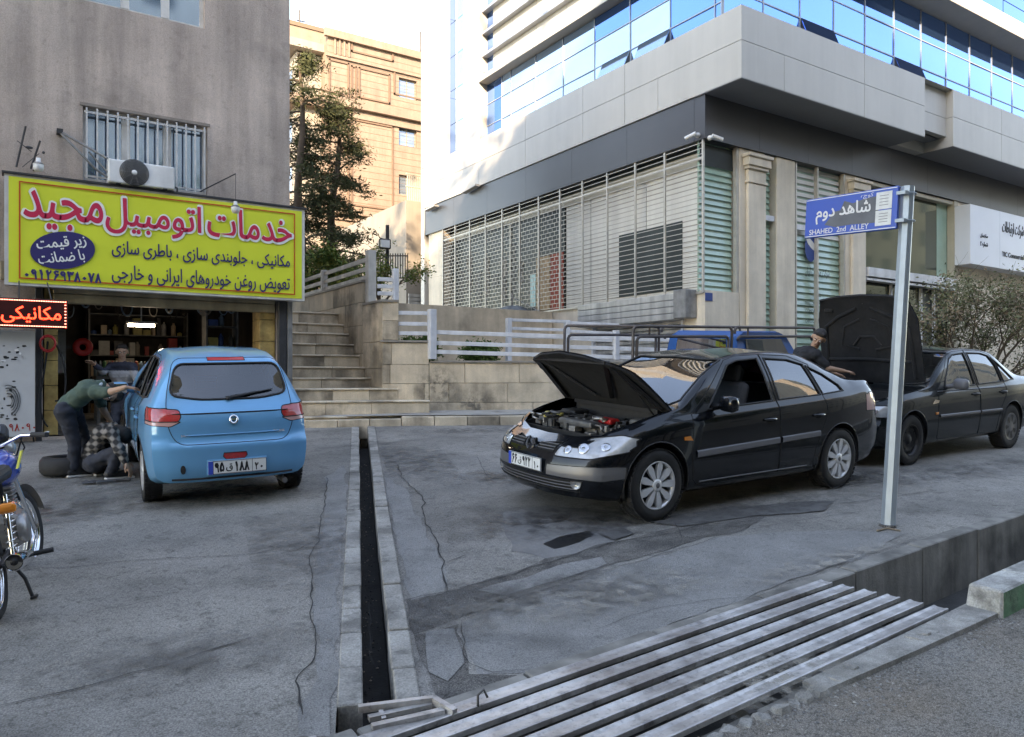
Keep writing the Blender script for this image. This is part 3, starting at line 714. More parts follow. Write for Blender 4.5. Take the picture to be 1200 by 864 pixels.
# fluorescent lamp (lit)
mat('tube_light', (1, .97, .88), .5, var=0, emit=6)
fl = thing('fluorescent_lamp', 'lit white fluorescent tube lamp under the workshop ceiling', 'lamp', PY(163, 380, YL + 2.0))
p0, p1 = PY(150, 381, YL + 2.0), PY(181, 384, YL + 2.0)
p1.z = p0.z
q = B(); q.tube([p0, p1], .025); q.build('tube', 'tube_light', fl, world=True)
q = B(); q.box(p0.x - .03, p0.y - .05, p0.z + .03, p1.x + .03, p0.y + .05, p0.z + .07); q.box((p0.x + p1.x) / 2 - .01, p0.y - .01, p0.z + .07, (p0.x + p1.x) / 2 + .01, p0.y + .01, OPZ + .29)
q.build('housing', 'white_plastic', fl, world=True)
# red hose reel
hr = thing('hose_reel', 'round red hose reel on the wall inside the workshop entrance', 'hose reel', PY(95, 407, YL + .9))
c = PY(97, 407, YL + .9); q = B()
q.lathe([(.05, -.05), (.14, -.05), (.145, -.03), (.06, -.02), (.06, .02), (.145, .03), (.14, .05), (.05, .05)], c, axis='y', n=20, close=True); q.build('drum', 'red_paint', hr, world=True)
q = B(); q.lathe([(.06 , -.018), (.12, -.018), (.12, .018), (.06, .018)], c, axis='y', n=20, close=True); q.build('hose', 'black_plastic', hr, world=True)
q = B(); q.cbox((c.x - .2, c.y, c.z), (.3, .03, .04)); q.build('bracket', 'dark_metal', hr, world=True)
# hoses and cable on the left pillar
hs = thing('air_hose', 'black air hoses looped in coils on the left yellow pillar', 'hose', PY(60, 420, YL - .05))
for k, (uu, vv0, vv1, off) in enumerate(((56, 400, 500, 8), (64, 400, 470, 14), (50, 420, 540, 10))):
    pts = []
    for j in range(25):
        t = j / 24; u = uu + math.sin(t * PI) * off * (1 if k % 2 else -1) + math.sin(t * 9) * 1.2; v = vv0 + (vv1 - vv0) * math.sin(t * PI * .5)
        pts.append(PY(u, v, YL - .05 - .02 * k))
    q = B(); q.tube(pts, .013, n=6); q.build('hose_loop', 'rubber', hs, world=True)
q = B(); pts = [PY(56 + 9 * math.cos(a), 402 + 9 * math.sin(a), YL - .09) for a in [j / 12 * 2 * PI for j in range(13)]]; q.tube(pts, .014, n=6); q.tube([p + Vector((0, -.02, -.02)) for p in pts], .012, n=6)
q.build('coil', 'red_paint', hs, world=True)
# poster with drawings beside the shop, black/white/red print
mat('poster_grey', (.46, .47, .47), .6, var=.08, vs=2)
mat('print_black', (.03, .03, .03), .6, var=0); mat('print_red', (.4, .03, .02), .6, var=0); mat('print_white', (.7, .7, .7), .6, var=0)
mat('print_navy', (.025, .02, .12), .5, var=0)
ps = thing('wall_poster', 'pale grey poster printed with dark sketches at the left beside the workshop door', 'poster', PY(20, 510, YL - .25))
PB = YL - .25
A, C = PY(-60, 388, PB), PY(41, 388, PB); zt, zb_ = PY(41, 388, PB).z, PY(41, 511, PB).z
q = B(); q.box(A.x, PB, zb_, C.x, PB + .05, zt); q.build('panel', 'poster_grey', ps, world=True)
rp = random.Random(8)
def blob(b, u, v, ru, rv, m, n=11, rough=.35):
    b.poly([PY(u + ru * math.cos(2 * PI * i / n) * rp.uniform(1 - rough, 1), v + rv * math.sin(2 * PI * i / n) * rp.uniform(1 - rough, 1), PB - .004 - .0006 * m) for i in range(n)], m)
q = B()
for i in range(26):
    x = rp.uniform(1, 34); y = 404 + rp.uniform(0, 28) * (1 - .4 * x / 34); blob(q, x, y, rp.uniform(1.2, 4.5), rp.uniform(.6, 1.8), rp.choice([0, 0, 2, 3]))
for i in range(22):
    x = rp.uniform(0, 20); y = rp.uniform(446, 498); blob(q, x, y, rp.uniform(1, 4), rp.uniform(.8, 2.6), rp.choice([0, 0, 2]))
for k in range(5):
    cxx, cyy, rr = 10, 470, 6 + 3.4 * k
    pts = [PY(cxx + rr * .7 * math.cos(a), cyy + rr * math.sin(a) * .95, PB - .006) for a in [-1.9 + j * .28 for j in range(12)]]; q.tube(pts, .004 + .003 * (k % 2), n=4, m=0)
q.build('print', ['print_black', 'print_red', 'poster_grey', 'print_white'], ps, world=True, fixn=False, kind='stuff')
text('lettering', '۰۰۹۸۰۹۰', 1, .12, PY(20, 501, PB - .006), (1, 0, 0), (0, 0, 1), 'print_red', ps) if False else digits('lettering', '۰۰۹۸۰۹۰', .46, .10, PY(20, 501, PB), (1, 0, 0), (0, 0, 1), 'print_red', ps, sw=.13, lift=.004)
# red led sign
mat('led_panel', (.05, .004, .004), .4, var=.2, vs=9); mat('led_red', (1, .05, .03), .4, var=0, emit=.9); mat('led_white', (1, .3, .25), .4, var=0, emit=.8)
YS = YL - .45
ls = thing('led_sign', 'small red lit sign hanging under the left end of the yellow banner', 'sign', PY(40, 388, YS))
x0, x1 = PY(-40, 368, YS).x, PY(79.5, 368, YS).x; z1, z0 = PY(79.5, 352, YS).z, PY(79.5, 386, YS).z
q = B(); q.box(x0, YS, z0, x1, YS + .08, z1); q.build('case', 'led_panel', ls, world=True, bevel=.01)
text('lettering', 'مکانیکی', PY(71, 368, YS).x - PY(1, 368, YS).x, .24, PY(37, 369, YS) , (1, 0, 0), (0, 0, 1), 'led_red', ls, bold=.012)
q = B(); n = 40
per = []
for i in range(n): per.append((x0 + .03 + (x1 - x0 - .06) * i / (n - 1), z1 - .03)); per.append((x0 + .03 + (x1 - x0 - .06) * i / (n - 1), z0 + .03))
for i in range(9): per.append((x1 - .03, z0 + .03 + (z1 - z0 - .06) * i / 8))
for (xx, zz) in per: q.box(xx - .011, YS - .006, zz - .006, xx + .011, YS - .001, zz + .006)
q.build('led_dots', 'led_white', ls, world=True, fixn=False, kind='stuff')
q = B(); q.tube([(x1 - .2, YS + .04, z1), (x1 - .25, YS + .1, z1 + .25)], .008); q.tube([(x0 + .6, YS + .04, z1), (x0 + .6, YS + .1, z1 + .25)], .008); q.build('hanger', 'dark_metal', ls, world=True)
# yellow banner sign
mat('banner_yellow', (.68, .73, .045), .55, var=.05, vs=1.2)
mat('banner_red', (.62, .02, .07), .5, var=.04); mat('banner_line', (.55, .08, .01), .5, var=0); mat('banner_white', (.8, .8, .76), .5, var=0)
YB = 12.68
bs_ = thing('shop_banner', 'long lime yellow banner sign with big red Persian lettering across the shop front', 'sign', PY(180, 350, YB))
X0, X1 = PY(5, 265, YB).x, PY(357, 300, YB).x; Z0, Z1 = PY(357, 353, YB).z, PY(357, 246, YB).z
q = B()
def wr(s, t):
    x = X0 + .05 + (X1 - X0 - .1) * s; z = Z0 + .035 + (Z1 - Z0 - .07) * t
    d = .012 * noise.noise(Vector((x * 1.3 - z * 1.1, z * .6, 1))) + .007 * noise.noise(Vector((x * 3 + z * 3.4, 0, 5)))
    e = min(s, 1 - s, t, 1 - t); return Vector((x, YB - .008 - (abs(d) * min(1, e * 8)) * .8, z))
q.grid(wr, 90, 34); q.build('banner', 'banner_yellow', bs_, world=True, fixn=False)
q = B(); q.box(X0, YB, Z0, X1, YB + .18, Z1); q.build('backing', 'white_frame', bs_, world=True)
q = B(); q.box(X0 - .03, YB - .03, Z1 + .002, X1 + .03, YB + .22, Z1 + .03); q.build('top_edge', 'dark_metal', bs_, world=True)
FY = YB - .026
q = B(); i_ = .17
for (a, c, d, e) in ((X0 + i_, Z0 + .09, X1 - i_, Z0 + .11), (X0 + i_, Z1 - .11, X1 - i_, Z1 - .09), (X0 + i_, Z0 + .11, X0 + i_ + .02, Z1 - .11), (X1 - i_ - .02, Z0 + .11, X1 - i_, Z1 - .11)):
    q.box(a, FY - .001, c, d, FY, e)
q.build('border_line', 'banner_line', bs_, world=True)
H = Z1 - Z0
def bx(u): return PY(u, 280, YB).x
def bz(fr): return Z1 - H * fr
def btext(s, u0, u1, f0, f1, m, bold, **k):
    x0, x1 = bx(u0), bx(u1); o = Vector(((x0 + x1) / 2, FY, (bz(f0) + bz(f1)) / 2))
    return text('lettering', s, x1 - x0, bz(f0) - bz(f1), o, (1, 0, 0), (0, 0, 1), m, bs_, bold=bold, depth=k.pop('depth', .002), **k)
for (s, u0, u1, f0, f1) in (('خدمات', 243, 341, .09, .39), ('اتومبیل', 124, 235, .11, .45), ('مجید', 28, 120, .13, .47)):
    btext(s, u0 - 1.3, u1 + 1.3, f0 - .012, f1 + .012, 'banner_white', .062, depth=.001); btext(s, u0, u1, f0, f1, 'banner_red', .018, depth=.004)
btext('مکانیکی ، جلوبندی سازی ، باطری سازی', 131, 339, .52, .68, 'print_navy', .022)
btext('تعویض روغن خودروهای ایرانی و خارجی', 131, 339, .75, .93, 'print_navy', .018)
digits('lettering', '۰۹۱۲۶۹۳۸۰۷۸', bx(118) - bx(28), H * .085, Vector(((bx(118) + bx(28)) / 2, FY, bz(.895))), (1, 0, 0), (0, 0, 1), 'print_navy', bs_, sw=.2, lift=.002)
oc = Vector((bx(74), FY - .001, bz(.655))); rx, rz = (bx(112) - bx(36)) / 2, H * .175
q = B(); q.poly([oc + Vector((rx * math.cos(a), 0, rz * math.sin(a) + .05 * math.cos(a))) for a in [2 * PI * i / 40 for i in range(40)]]); q.build('oval', 'print_navy', bs_, world=True, fixn=False)
for (s, dz, ww) in (('زیر قیمت', .10, .62), ('با ضمانت', -.11, .58)):
    text('lettering', s, ww, .19, oc + Vector((-.02, -.001, dz)), (1, 0, 0), (0, 0, 1), 'banner_white', bs_, bold=.02, depth=.002, rot=R(11))
# bulbs hung in front of the banner
for (u, v, lab, arm) in ((45, 193, 'small white hanging lamp above the left end of the yellow banner', None), (276, 243, 'small white hanging lamp on a thin arm above the right half of the yellow banner', 1)):
    yb = YB - .25
    p = PY(u, v, yb); t = thing('sign_lamp', lab, 'lamp', p, group='small lamps over the yellow banner')
    q = B(); q.lathe([(0, -.10), (.05, -.09), (.066, -.05), (.066, .0), (.04, .03), (.028, .05), (.028, .09), (0, .09)], (0, 0, 0), n=16); q.build('lamp_shade', 'white_plastic', t)
    q = B(); q.lathe([(.068, .0), (.072, .005), (.04, .033), (.036, .03)], (0, 0, 0), n=16, close=True); q.build('cap', 'grey_metal', t)
    a0 = Vector((p.x, YB - .2, Z1 + .38)) if arm else Vector((p.x - .0, YB - .2, Z1 + .16))
    q = B(); q.tube([p + Vector((0, 0, .08)), Vector((p.x, yb, a0.z))], .004, n=5); q.tube([Vector((p.x, yb, a0.z)), Vector((p.x - (.42 if arm else .05), YL, a0.z - (.22 if arm else .0)))], .011, n=6)
    q.build('arm', 'dark_metal', t, world=True)
# brackets on the wall: broken aerial rods at the left, folding arm by the window
ae = thing('aerial_rods', 'pair of thin dark rods with insulators leaning above the left end of the banner', 'antenna', PY(30, 200, YL))
for (a, c) in (((19, 196), (30, 148)), ((36, 198), (47, 165))):
    q = B(); q.tube([PY(*a, YL - .25), PY(*c, YL - .3)], .014, n=6); q.build('rod', 'dark_metal', ae, world=True)
q = B(); q.tube([PY(20, 165, YL - .28), PY(37, 178, YL - .28)], .006, n=5); q.tube([PY(26, 196, YL - .27), PY(46, 180, YL - .27)], .005, n=5); q.build('wire', 'dark_metal', ae, world=True)
q = B(); q.sph(PY(34, 173, YL - .28), (.05, .02, .02)); q.sph(PY(51, 179, YL - .28), (.02, .02, .02)); q.build('insulator', 'dark_metal', ae, world=True)
aw = thing('awning_arm', 'folding steel awning arm fixed to the wall left of the barred window', 'awning arm', PY(70, 155, YL))
q = B(); q.tube([PY(70, 154, YL - .1), PY(126, 186, YL - .35)], .018, n=6); q.tube([PY(70, 155, YL - .1), PY(112, 198, YL - .35), PY(126, 208, YL - .3)], .018, n=6); q.tube([PY(104, 178, YL - .3), PY(126, 202, YL - .3)], .014, n=6)
q.build('arm', 'grey_metal', aw, world=True)
q = B(); q.cbox(PY(70, 155, YL - .06), (.08, .14, .07)); q.build('bracket', 'dark_metal', aw, world=True)
# air conditioner on top of the banner box
ya = YB - .1
A, C = PY(127, 186, ya), PY(205, 222, ya)
ac = thing('air_conditioner', 'white outdoor air conditioner unit standing on the banner box below the barred window', 'air conditioner', ((A.x + C.x) / 2, ya + .15, Z1 + .03))
wA = C.x - A.x; hA = PY(127, 186, ya).z - Z1 - .01
q = B(); q.rbox((0, 0, hA / 2), (wA, .3, hA - .02), .02); q.build('case', 'white_plastic', ac)
fx = -wA * .12; fz = hA * .52
q = B(); q.lathe([(0, -.158), (.2, -.158), (.2, -.152), (0, -.152)], (fx, 0, fz), axis='y', n=28)
q.build('fan_opening', 'black_plastic', ac)
q = B()
for r in [.03 + .022 * i for i in range(8)]:
    q.tube([(fx + r * math.cos(a), -.166, fz + r * math.sin(a)) for a in [2 * PI * i / 24 for i in range(25)]], .0035, n=4, cap=False)
for i in range(10):
    a = 2 * PI * i / 10; q.tube([(fx, -.166, fz), (fx + .2 * math.cos(a), -.166, fz + .2 * math.sin(a))], .003, n=4)
q.build('fan_grille', 'grey_metal', ac, fixn=False)
q = B(); q.lathe([(0, -.172), (.035, -.172), (.04, -.16), (0, -.16)], (fx, 0, fz), axis='y', n=14); q.build('hub', 'white_plastic', ac)
for s in (-1, 1):
    q = B(); q.box(s * wA * .35 - .03, -.14, -.0, s * wA * .35 + .03, .14, .012); q.build('foot', 'dark_metal', ac)
q = B(); q.tube([(wA / 2, .05, .12), (wA / 2 + .06, .03, .08), (wA / 2 + .08, .12, -.0)], .012); q.build('pipe', 'black_plastic', ac)
# ---------------------------------------------------------------- stairs, walls, fences between the buildings
mat('travertine', (.62, .51, .375), .75, var=.2, vs=1.8, bump=.3, bs=40, fine=.08, streak=.2, col2=(.52, .43, .32), stains=[(1.1, .52, .68, .62)])
mat('travertine_dirty', (.56, .46, .34), .8, var=.3, vs=2.4, bump=.4, bs=40, fine=.1, streak=.35, stains=[(1.4, .45, .62, .4)])
mat('tread_stone', (.64, .55, .43), .8, var=.25, vs=2.5, bump=.4, bs=40, fine=.1, stains=[(2, .5, .62, .5)])
mat('wall_cap', (.25, .225, .19), .7, var=.25, vs=4)
mat('white_rail', (.60, .61, .63), .45, var=.12, vs=5, streak=.18)
mat('white_rail_old', (.50, .47, .42), .6, var=.2, vs=4, streak=.3)
st = thing('stone_stairs', 'worn travertine staircase climbing the alley beside the yellow banner shop', 'stairs', (4.8, 13.5, .9))
SX0 = 3.96; SXR = 5.62
lipv = [489, 470.8, 455.6, 442.6, 429.6, 415, 402, 389, 377.8, 364.8]
lz_ = []; ly_ = []
for i, v in enumerate(lipv):
    y = 12.62 + .285 * i; a, _ = _ab(345, 0); d = y / (CT - ST * a); lz_.append(CAMZ + (HOR - v) / F_PX * d); ly_.append(y)
rights = [(7.0, 12.05), (6.25, 12.25), (5.85, 12.75)] + [(SXR, None)] * 7
rs2 = random.Random(4)
for i in range(10):
    zt = lz_[i]; zp = (lz_[i - 1] if i else G(4, 12.6) - .1)
    xr, yr = rights[i]
    yr = yr if yr else ly_[i]
    yl = ly_[i]
    nxt = 16.8 if i == 9 else ly_[min(i + 1, 9)] + .15
    nr = 16.8 if i == 9 else ((rights[i + 1][1] or ly_[i + 1]) + .15 if i < 3 else nxt)
    # riser blocks
    n = 2 if i > 2 else 3; off = rs2.uniform(-.12, .12)
    for k in range(n):
        s0 = max(0, k / n + (off if k else 0)); s1 = min(1, (k + 1) / n + (off if k < n - 1 else 0))
        e = .0035
        P0 = Vector((SX0 + (xr - SX0) * s0 + e, yl + (yr - yl) * s0, 0)); P1 = Vector((SX0 + (xr - SX0) * s1 - e, yl + (yr - yl) * s1, 0))
        q = B(); a = [Vector((P0.x, P0.y + .03, zp - .06)), Vector((P1.x, P1.y + .03, zp - .06)), Vector((P1.x, P1.y + .18, zp - .06)), Vector((P0.x, P0.y + .18, zp - .06))]
        q.prism(a, (0, 0, zt - .032 - zp + .06)); q.build('riser', 'travertine_dirty' if (i + k) % 3 else 'travertine', st, world=True, bevel=.004)
        q = B(); jt = rs2.uniform(-.003, .003)
        a = [Vector((P0.x, P0.y, zt - .03 + jt)), Vector((P1.x, P1.y, zt - .03 + jt)), Vector((P1.x, nr + (nxt - nr) * (1 - s1) + .03, zt - .03 + jt)), Vector((P0.x, nxt + (nr - nxt) * s0 + .03, zt - .03 + jt))]
        q.prism(a, (0, 0, .03)); q.build('tread', 'tread_stone', st, world=True, bevel=.006)
# landing/kerb in front of the retaining wall
WD = Vector((.917, -.4, 0)).normalized(); WN = Vector((-WD.y, WD.x, 0))  # along wall, inward
W0 = Vector((6.39, 12.57, 0))
def wp(t, off=0, z=0): p = W0 + WD * t + WN * off; return Vector((p.x, p.y, z))
kb = thing('landing_kerb', None, None, kind='structure')
kt = [(4.0, 12.42), (5.5, 11.86), (7.03, 11.12), (8.6, 10.45), (10.3, 9.75), (12.5, 8.9)]
for i in range(len(kt) - 1):
    n = 3
    for k in range(n):
        a = Vector((*kt[i], 0)).lerp(Vector((*kt[i + 1], 0)), k / n + .004); c = Vector((*kt[i], 0)).lerp(Vector((*kt[i + 1], 0)), (k + 1) / n - .004)
        za = G(a.x, a.y); zc = G(c.x, c.y); h = .155 if i else .10 + .02 * k
        if i == 0: h = .12
        nn = Vector((.4, .917, 0))
        P = [Vector((a.x, a.y, za - .2)), Vector((c.x, c.y, zc - .2)), Vector((c.x, c.y, zc - .2)) + nn * .3, Vector((a.x, a.y, za - .2)) + nn * .3]
        T = [Vector((p.x, p.y, (za if j in (0, 3) else zc) + h)) for j, p in enumerate(P)]
        q = B(); q.add(P + T, [(4, 5, 6, 7), (0, 1, 5, 4), (1, 2, 6, 5), (2, 3, 7, 6), (3, 0, 4, 7)]); q.build('kerb_block', 'travertine_dirty' if (k + i) % 2 else 'travertine', kb, bevel=.008)
q = B()
P = [Vector((x + .12, y + .28, G(x, y) + .15)) for x, y in kt] + [wp(8, .1, G(12.5, 9.2) + .15), wp(4, .1, G(9.9, 11) + .15), wp(0, .1, G(6.4, 12.5) + .15), wp(-.9, .1, G(5.5, 12.9) + .13)]
vs = P; q.add([Vector((p.x, p.y, G(p.x, p.y) + .148)) for p in P], [tuple(range(len(P)))]); q.build('landing', 'concrete', kind='structure', fixn=False)
# retaining wall of travertine blocks
rw = thing('retaining_wall', 'low travertine block retaining wall with white rails behind the black sedan with its hood up', 'wall', wp(0))
def course(parent, pa, pb, zs, lens, m='travertine', th=.2, seed=1, nm='stone'):
    rr = random.Random(seed); L = (pb - pa).length; d = (pb - pa).normalized(); nn = Vector((-d.y, d.x, 0))
    for j in range(len(zs) - 1):
        t = -rr.uniform(0, lens) ; 
        while t < L:
            l2 = lens * rr.uniform(.85, 1.2); a, c = max(t, 0), min(t + l2, L)
            if c - a > .04:
                pr = rr.uniform(-.004, .004); e = .0035
                p, r_ = pa + d * (a + e) - nn * pr, pa + d * (c - e) - nn * pr
                q = B(); P = [Vector((p.x, p.y, zs[j] + e)), Vector((r_.x, r_.y, zs[j] + e)), Vector((r_.x + nn.x * th, r_.y + nn.y * th, zs[j] + e)), Vector((p.x + nn.x * th, p.y + nn.y * th, zs[j] + e))]
                q.prism(P, (0, 0, zs[j + 1] - zs[j] - 2 * e)); q.build(nm, m if rr.random() > .22 else 'travertine_dirty', parent, world=True, bevel=.004)
            t += l2
zc0 = G(6.4, 12.5) + .1
ztop = PD(505, 423, 14.0).z
hh = (ztop - zc0 - .04)
course(rw, wp(.0), wp(6.6), [zc0 + hh * k for k in (0, .21, .60, 1.0)], 1.05, seed=3)
zl = PD(450, 401, 14.2).z
CRN = wp(-.86)
course(rw, CRN, wp(-.004), [G(5.6, 12.9) + .02, G(5.6, 12.9) + .30, G(5.6, 12.9) + .65, G(5.6, 12.9) + 1.0, zl - .03], .8, 'travertine', seed=9)
q = B(); q.bar(wp(-.9, .1, zl), wp(.0, .1, zl), .26, .04); q.bar(wp(.02, .1, ztop - .015), wp(6.6, .1, ztop - .015), .26, .04); q.build('coping', 'wall_cap', rw, world=True, bevel=.006)
# side wall of the stairs
sw = thing('stair_wall', 'tall stone side wall along the right of the alley stairs', 'wall', (SXR, 13.0, 1))
zs_p = PX(441, 353, SXR).z; zpar = PX(424, 329, SXR).z
ypil = PX(424, 329, SXR).y
course(sw, Vector((SXR - .0, 20.5, 0)), Vector((SXR, 13.9, 0)), [1.0, 1.6, 2.2, 2.75, 3.2, zpar - .03], 1.3, seed=5, m='travertine')
course(sw, Vector((SXR, 13.895, 0)), Vector((SXR, CRN.y + .02, 0)), [.9, 1.4, 1.9, 2.4, zs_p - .03], .9, seed=6, m='travertine_dirty')
q = B(); q.box(SXR - .02, 13.88, zpar - .03, SXR + .22, 20.5, zpar + .01); q.box(SXR - .02, CRN.y, zs_p - .03, SXR + .22, 13.875, zs_p + .01); q.build('coping', 'wall_cap', sw, world=True)
# pier front face (px 441-466)
course(rw, CRN + Vector((0, 0, 0)), wp(-.56), [zl + .025, zl + .38, zs_p - .04], .8, 'travertine', seed=12)
q = B(); q.bar(CRN + Vector((0, .1, zs_p - .02)), wp(-.56, .1, zs_p - .02), .24, .04); q.build('coping', 'wall_cap', rw, world=True)
# terrace behind the wall: soil and base of the office building
q = B(); q.poly([wp(-.8, .15, ztop - .12), wp(6.6, .15, ztop - .12), Vector((13, 11, ztop - .12)), Vector((13, 27, ztop - .12)), Vector((5.7, 27, ztop - .12)), Vector((5.7, 13.2, ztop - .12))]); q.build('terrace_floor', 'concrete', kind='structure', fixn=False)
q = B(); q.poly([Vector((SX0, 16.7, lz_[9])), Vector((5.62, 16.7, lz_[9])), Vector((5.62, 45, lz_[9] + 1.6)), Vector((SX0 - 6, 45, lz_[9] + 1.6)), Vector((SX0 - 6, 21.1, lz_[9] + .2)), Vector((SX0, 21.1, lz_[9] + .2))]); q.build('alley_floor', 'concrete', kind='structure', fixn=False)
q = B(); q.poly([Vector((5.62, 20.5, 3.55)), Vector((30, 20.5, 3.55)), Vector((30, 46, 4.5)), Vector((5.62, 46, 4.5))]); q.poly([Vector((5.9, 16.5, 3.5)), Vector((12.1, 16.5, 3.5)), Vector((12.1, 20.5, 3.55)), Vector((5.9, 20.5, 3.55))])
q.poly([Vector((5.84, 16.5, 3.5)), Vector((12.1, 16.5, 3.5)), Vector((12.1, 16.5, 1.8)), Vector((5.84, 16.5, 1.8))]); q.build('upper_terrace', 'travertine', kind='structure', fixn=False)
def fence(label, segs, posts, m='white_rail', group=None):
    t = thing('rail_fence', label, 'fence', posts[0][0])
    for (a, c, wd, ht) in segs: q = B(); q.bar(a, c, wd, ht); q.build('rail', m, t, world=True, bevel=.004)
    for (p, wd, h) in posts: q = B(); q.box(p.x - wd / 2, p.y - wd / 2, p.z, p.x + wd / 2, p.y + wd / 2, p.z + h); q.build('post', m, t, world=True, bevel=.005)
    return t
tp = .12
pz = PD(506, 421, 14.05).z; ph = PD(506, 363, 14.05).z - pz
zr = [PD(511, v, 14.05).z for v in (389.5, 402, 412.5)]
pp = wp(.05, -.02)
segs = [(wp(.12, .0, z), wp(6.5, .0, z - .15), .04, .075) for z in zr]
segs += [(wp(-.72, .05, PD(480, v, 14.2).z), wp(.0, .05, PD(480, v, 14.2).z), .04, .07) for v in (368, 380.5, 391.5)]
fence('white rail fence on top of the long low retaining wall behind the black sedan', segs, [(Vector((pp.x, pp.y, pz)), .13, ph), (Vector((wp(3.6).x, wp(3.6).y, pz)), .1, ph - .35)])
# second fence on the terrace
d2 = 15.6
a0, a1 = PD(596, 398, d2), PD(664, 398, d2); 
a1 = PD(664, 399, d2 + .5)
segs = [(PD(594, v, d2), PD(668, v + 2, d2 + .5), .04, .06) for v in (375, 385, 394)]
segs += [(PD(664, v, d2 + .5), PD(725, v + 3, d2 + .9), .04, .06) for v in (378, 388, 397)]
fence('short white rail fence standing on the terrace below the wide shop grille', segs, [(Vector((a0.x, a0.y, ztop - .12)), .1, PD(596, 373, d2).z - ztop + .12), (Vector((a1.x, a1.y, ztop - .12)), .1, PD(664, 375, d2).z - ztop + .12)])
# upper fence on the stair wall
yA = PX(434, 297, SXR + .1).y
zf = [PX(434, v, SXR + .1).z for v in (303, 314, 324)]
segs = [(Vector((SXR + .1, yA, z)), Vector((SXR + .1, 20.4, z)), .04, .08) for z in zf]
posts = [(Vector((SXR + .1, yA - .02, zs_p)), .16, PX(434, 294, SXR + .1).z - zs_p), (Vector((SXR + .1, 16.4, zpar)), .12, .5), (Vector((SXR + .1, 19.5, zpar)), .12, .5)]
fence('weathered white rail fence on top of the stair wall', segs, posts, 'white_rail_old')
c0 = CRN + WD * .03
pzz = zs_p; ptop = PD(450, 318, 14.3).z
segs = [(Vector((CRN.x - .06, CRN.y + .08, z)), wp(-.62, .08, z), .03, .07) for z in (pzz + .12, pzz + .25, pzz + .38)]
e1 = wp(-.62, .08, pzz)
fence('short white slatted guard panel on the corner pier of the stair wall', segs, [(e1, .1, ptop - pzz)])
# iron railing and wall lamp at the back of the alley
mat('iron', (.06, .05, .045), .7, var=.2, metal=.3)
ir = thing('iron_railing', 'thin iron railing at the far end of the alley below the tan building', 'railing', PD(455, 330, 21))
q = B()
for z in (PD(460, 326, 21).z, PD(460, 300, 21).z): q.bar(PD(442, 0, 21) * 1 + Vector((0, 0, z - PD(442, 0, 21).z)), PD(478, 0, 21) + Vector((0, 0, z - PD(478, 0, 21).z)), .03, .03)
q.build('rail', 'iron', ir, world=True)
for i in range(13):
    u = 443 + i * 2.9; q = B(); p = PD(u, 326, 21); q.bar(p, Vector((p.x, p.y, PD(u, 297, 21).z)), .02, .02, up=(0, 1, 0)); q.build('bar', 'iron', ir, world=True)
fw = thing('floodlight', 'square floodlight on a grey conduit at the back of the alley', 'floodlight', PD(457, 300, 20))
q = B(); q.tube([PD(454, 318, 20), PD(454, 264, 20)], .05, n=8); q.build('conduit', 'dark_metal', fw, world=True)
q = B(); q.cbox(PD(451, 286, 19.8), (.30, .14, .26)); q.build('lamp_head', 'dark_metal', fw, world=True, bevel=.02)
q = B(); q.cbox(PD(451, 286, 19.7) + Vector((0, -.02, 0)), (.24, .06, .19)); q.build('lens', 'white_plastic', fw, world=True)

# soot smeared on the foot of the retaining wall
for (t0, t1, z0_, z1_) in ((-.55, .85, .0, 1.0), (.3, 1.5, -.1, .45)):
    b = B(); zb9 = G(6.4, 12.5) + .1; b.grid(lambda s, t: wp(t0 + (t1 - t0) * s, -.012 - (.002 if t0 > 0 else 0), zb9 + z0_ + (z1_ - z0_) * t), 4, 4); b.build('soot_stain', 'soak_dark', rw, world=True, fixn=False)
# ---------------------------------------------------------------- corner office building on the right
mat('panel_white', (.47, .45, .41), .4, var=.05, vs=.7, spec=.4, streak=.05, stains=[(1.1, .6, .8, .93)])
mat('panel_joint', (.12, .12, .12), .6, var=0)
mat('fascia_grey', (.075, .076, .083), .35, metal=.3, var=.06, vs=.8)
mat('fascia_soffit', (.20, .20, .20), .6, var=.06, vs=1)
mat('glass_blue', (.15, .34, .74), .03, metal=.96, var=.03, vs=.5)
mat('glass_pale', (.45, .64, .86), .05, metal=.9, var=.05, vs=.6)
mat('glass_deep', (.10, .22, .5), .05, metal=.9, var=.05, vs=1)
mat('mullion', (.33, .36, .40), .4, metal=.4, var=.05)
mat('stone_beige', (.70, .61, .485), .7, var=.12, vs=1.5, bump=.2, bs=40, fine=.05, streak=.14, col2=(.63, .55, .44))
mat('joint_shade', (.26, .225, .175), .75, var=.2, vs=1.5, streak=.25)
mat('grille_bar', (.50, .47, .42), .5, metal=.5, var=.15, vs=5)
mat('blind_white', (.70, .68, .62), .7, var=.06, vs=1.2, streak=.08)
mat('dark_glass', (.04, .05, .05), .3, var=.3, vs=.8, spec=.2)
mat('green_glass', (.30, .47, .39), .12, var=.14, vs=1.5, spec=.7, col2=(.34, .47, .37))
mat('shop_red', (.33, .05, .025), .6, var=.1)
mat('shop_wood', (.38, .25, .14), .6, var=.15)
mat('shop_cyan', (.35, .62, .62), .4, var=.1)
mat('shutter_grey', (.46, .455, .44), .5, metal=.5, var=.2, vs=2, streak=.35)
mat('beam_beige', (.42, .38, .30), .6, var=.1)
mat('ink', (.03, .035, .04), .6, var=0); mat('logo_blue', (.02, .06, .22), .5, var=0)
XF, YR = 12.18, 11.15
XB, YBD = 12.08, 10.1
ob = thing('office_building', 'modern corner office building with pale panels, blue mirror glass and a dark grey band', 'building', (XF, YR, 1))
def part(nm, m, b, **k): return b.build(nm, m, ob, world=True, **k)
YEND = 24.2; XEND = 60
zB0, zB1 = 7.72, 9.18
zF0, zF1 = 6.78, 7.715
zG0 = 3.55
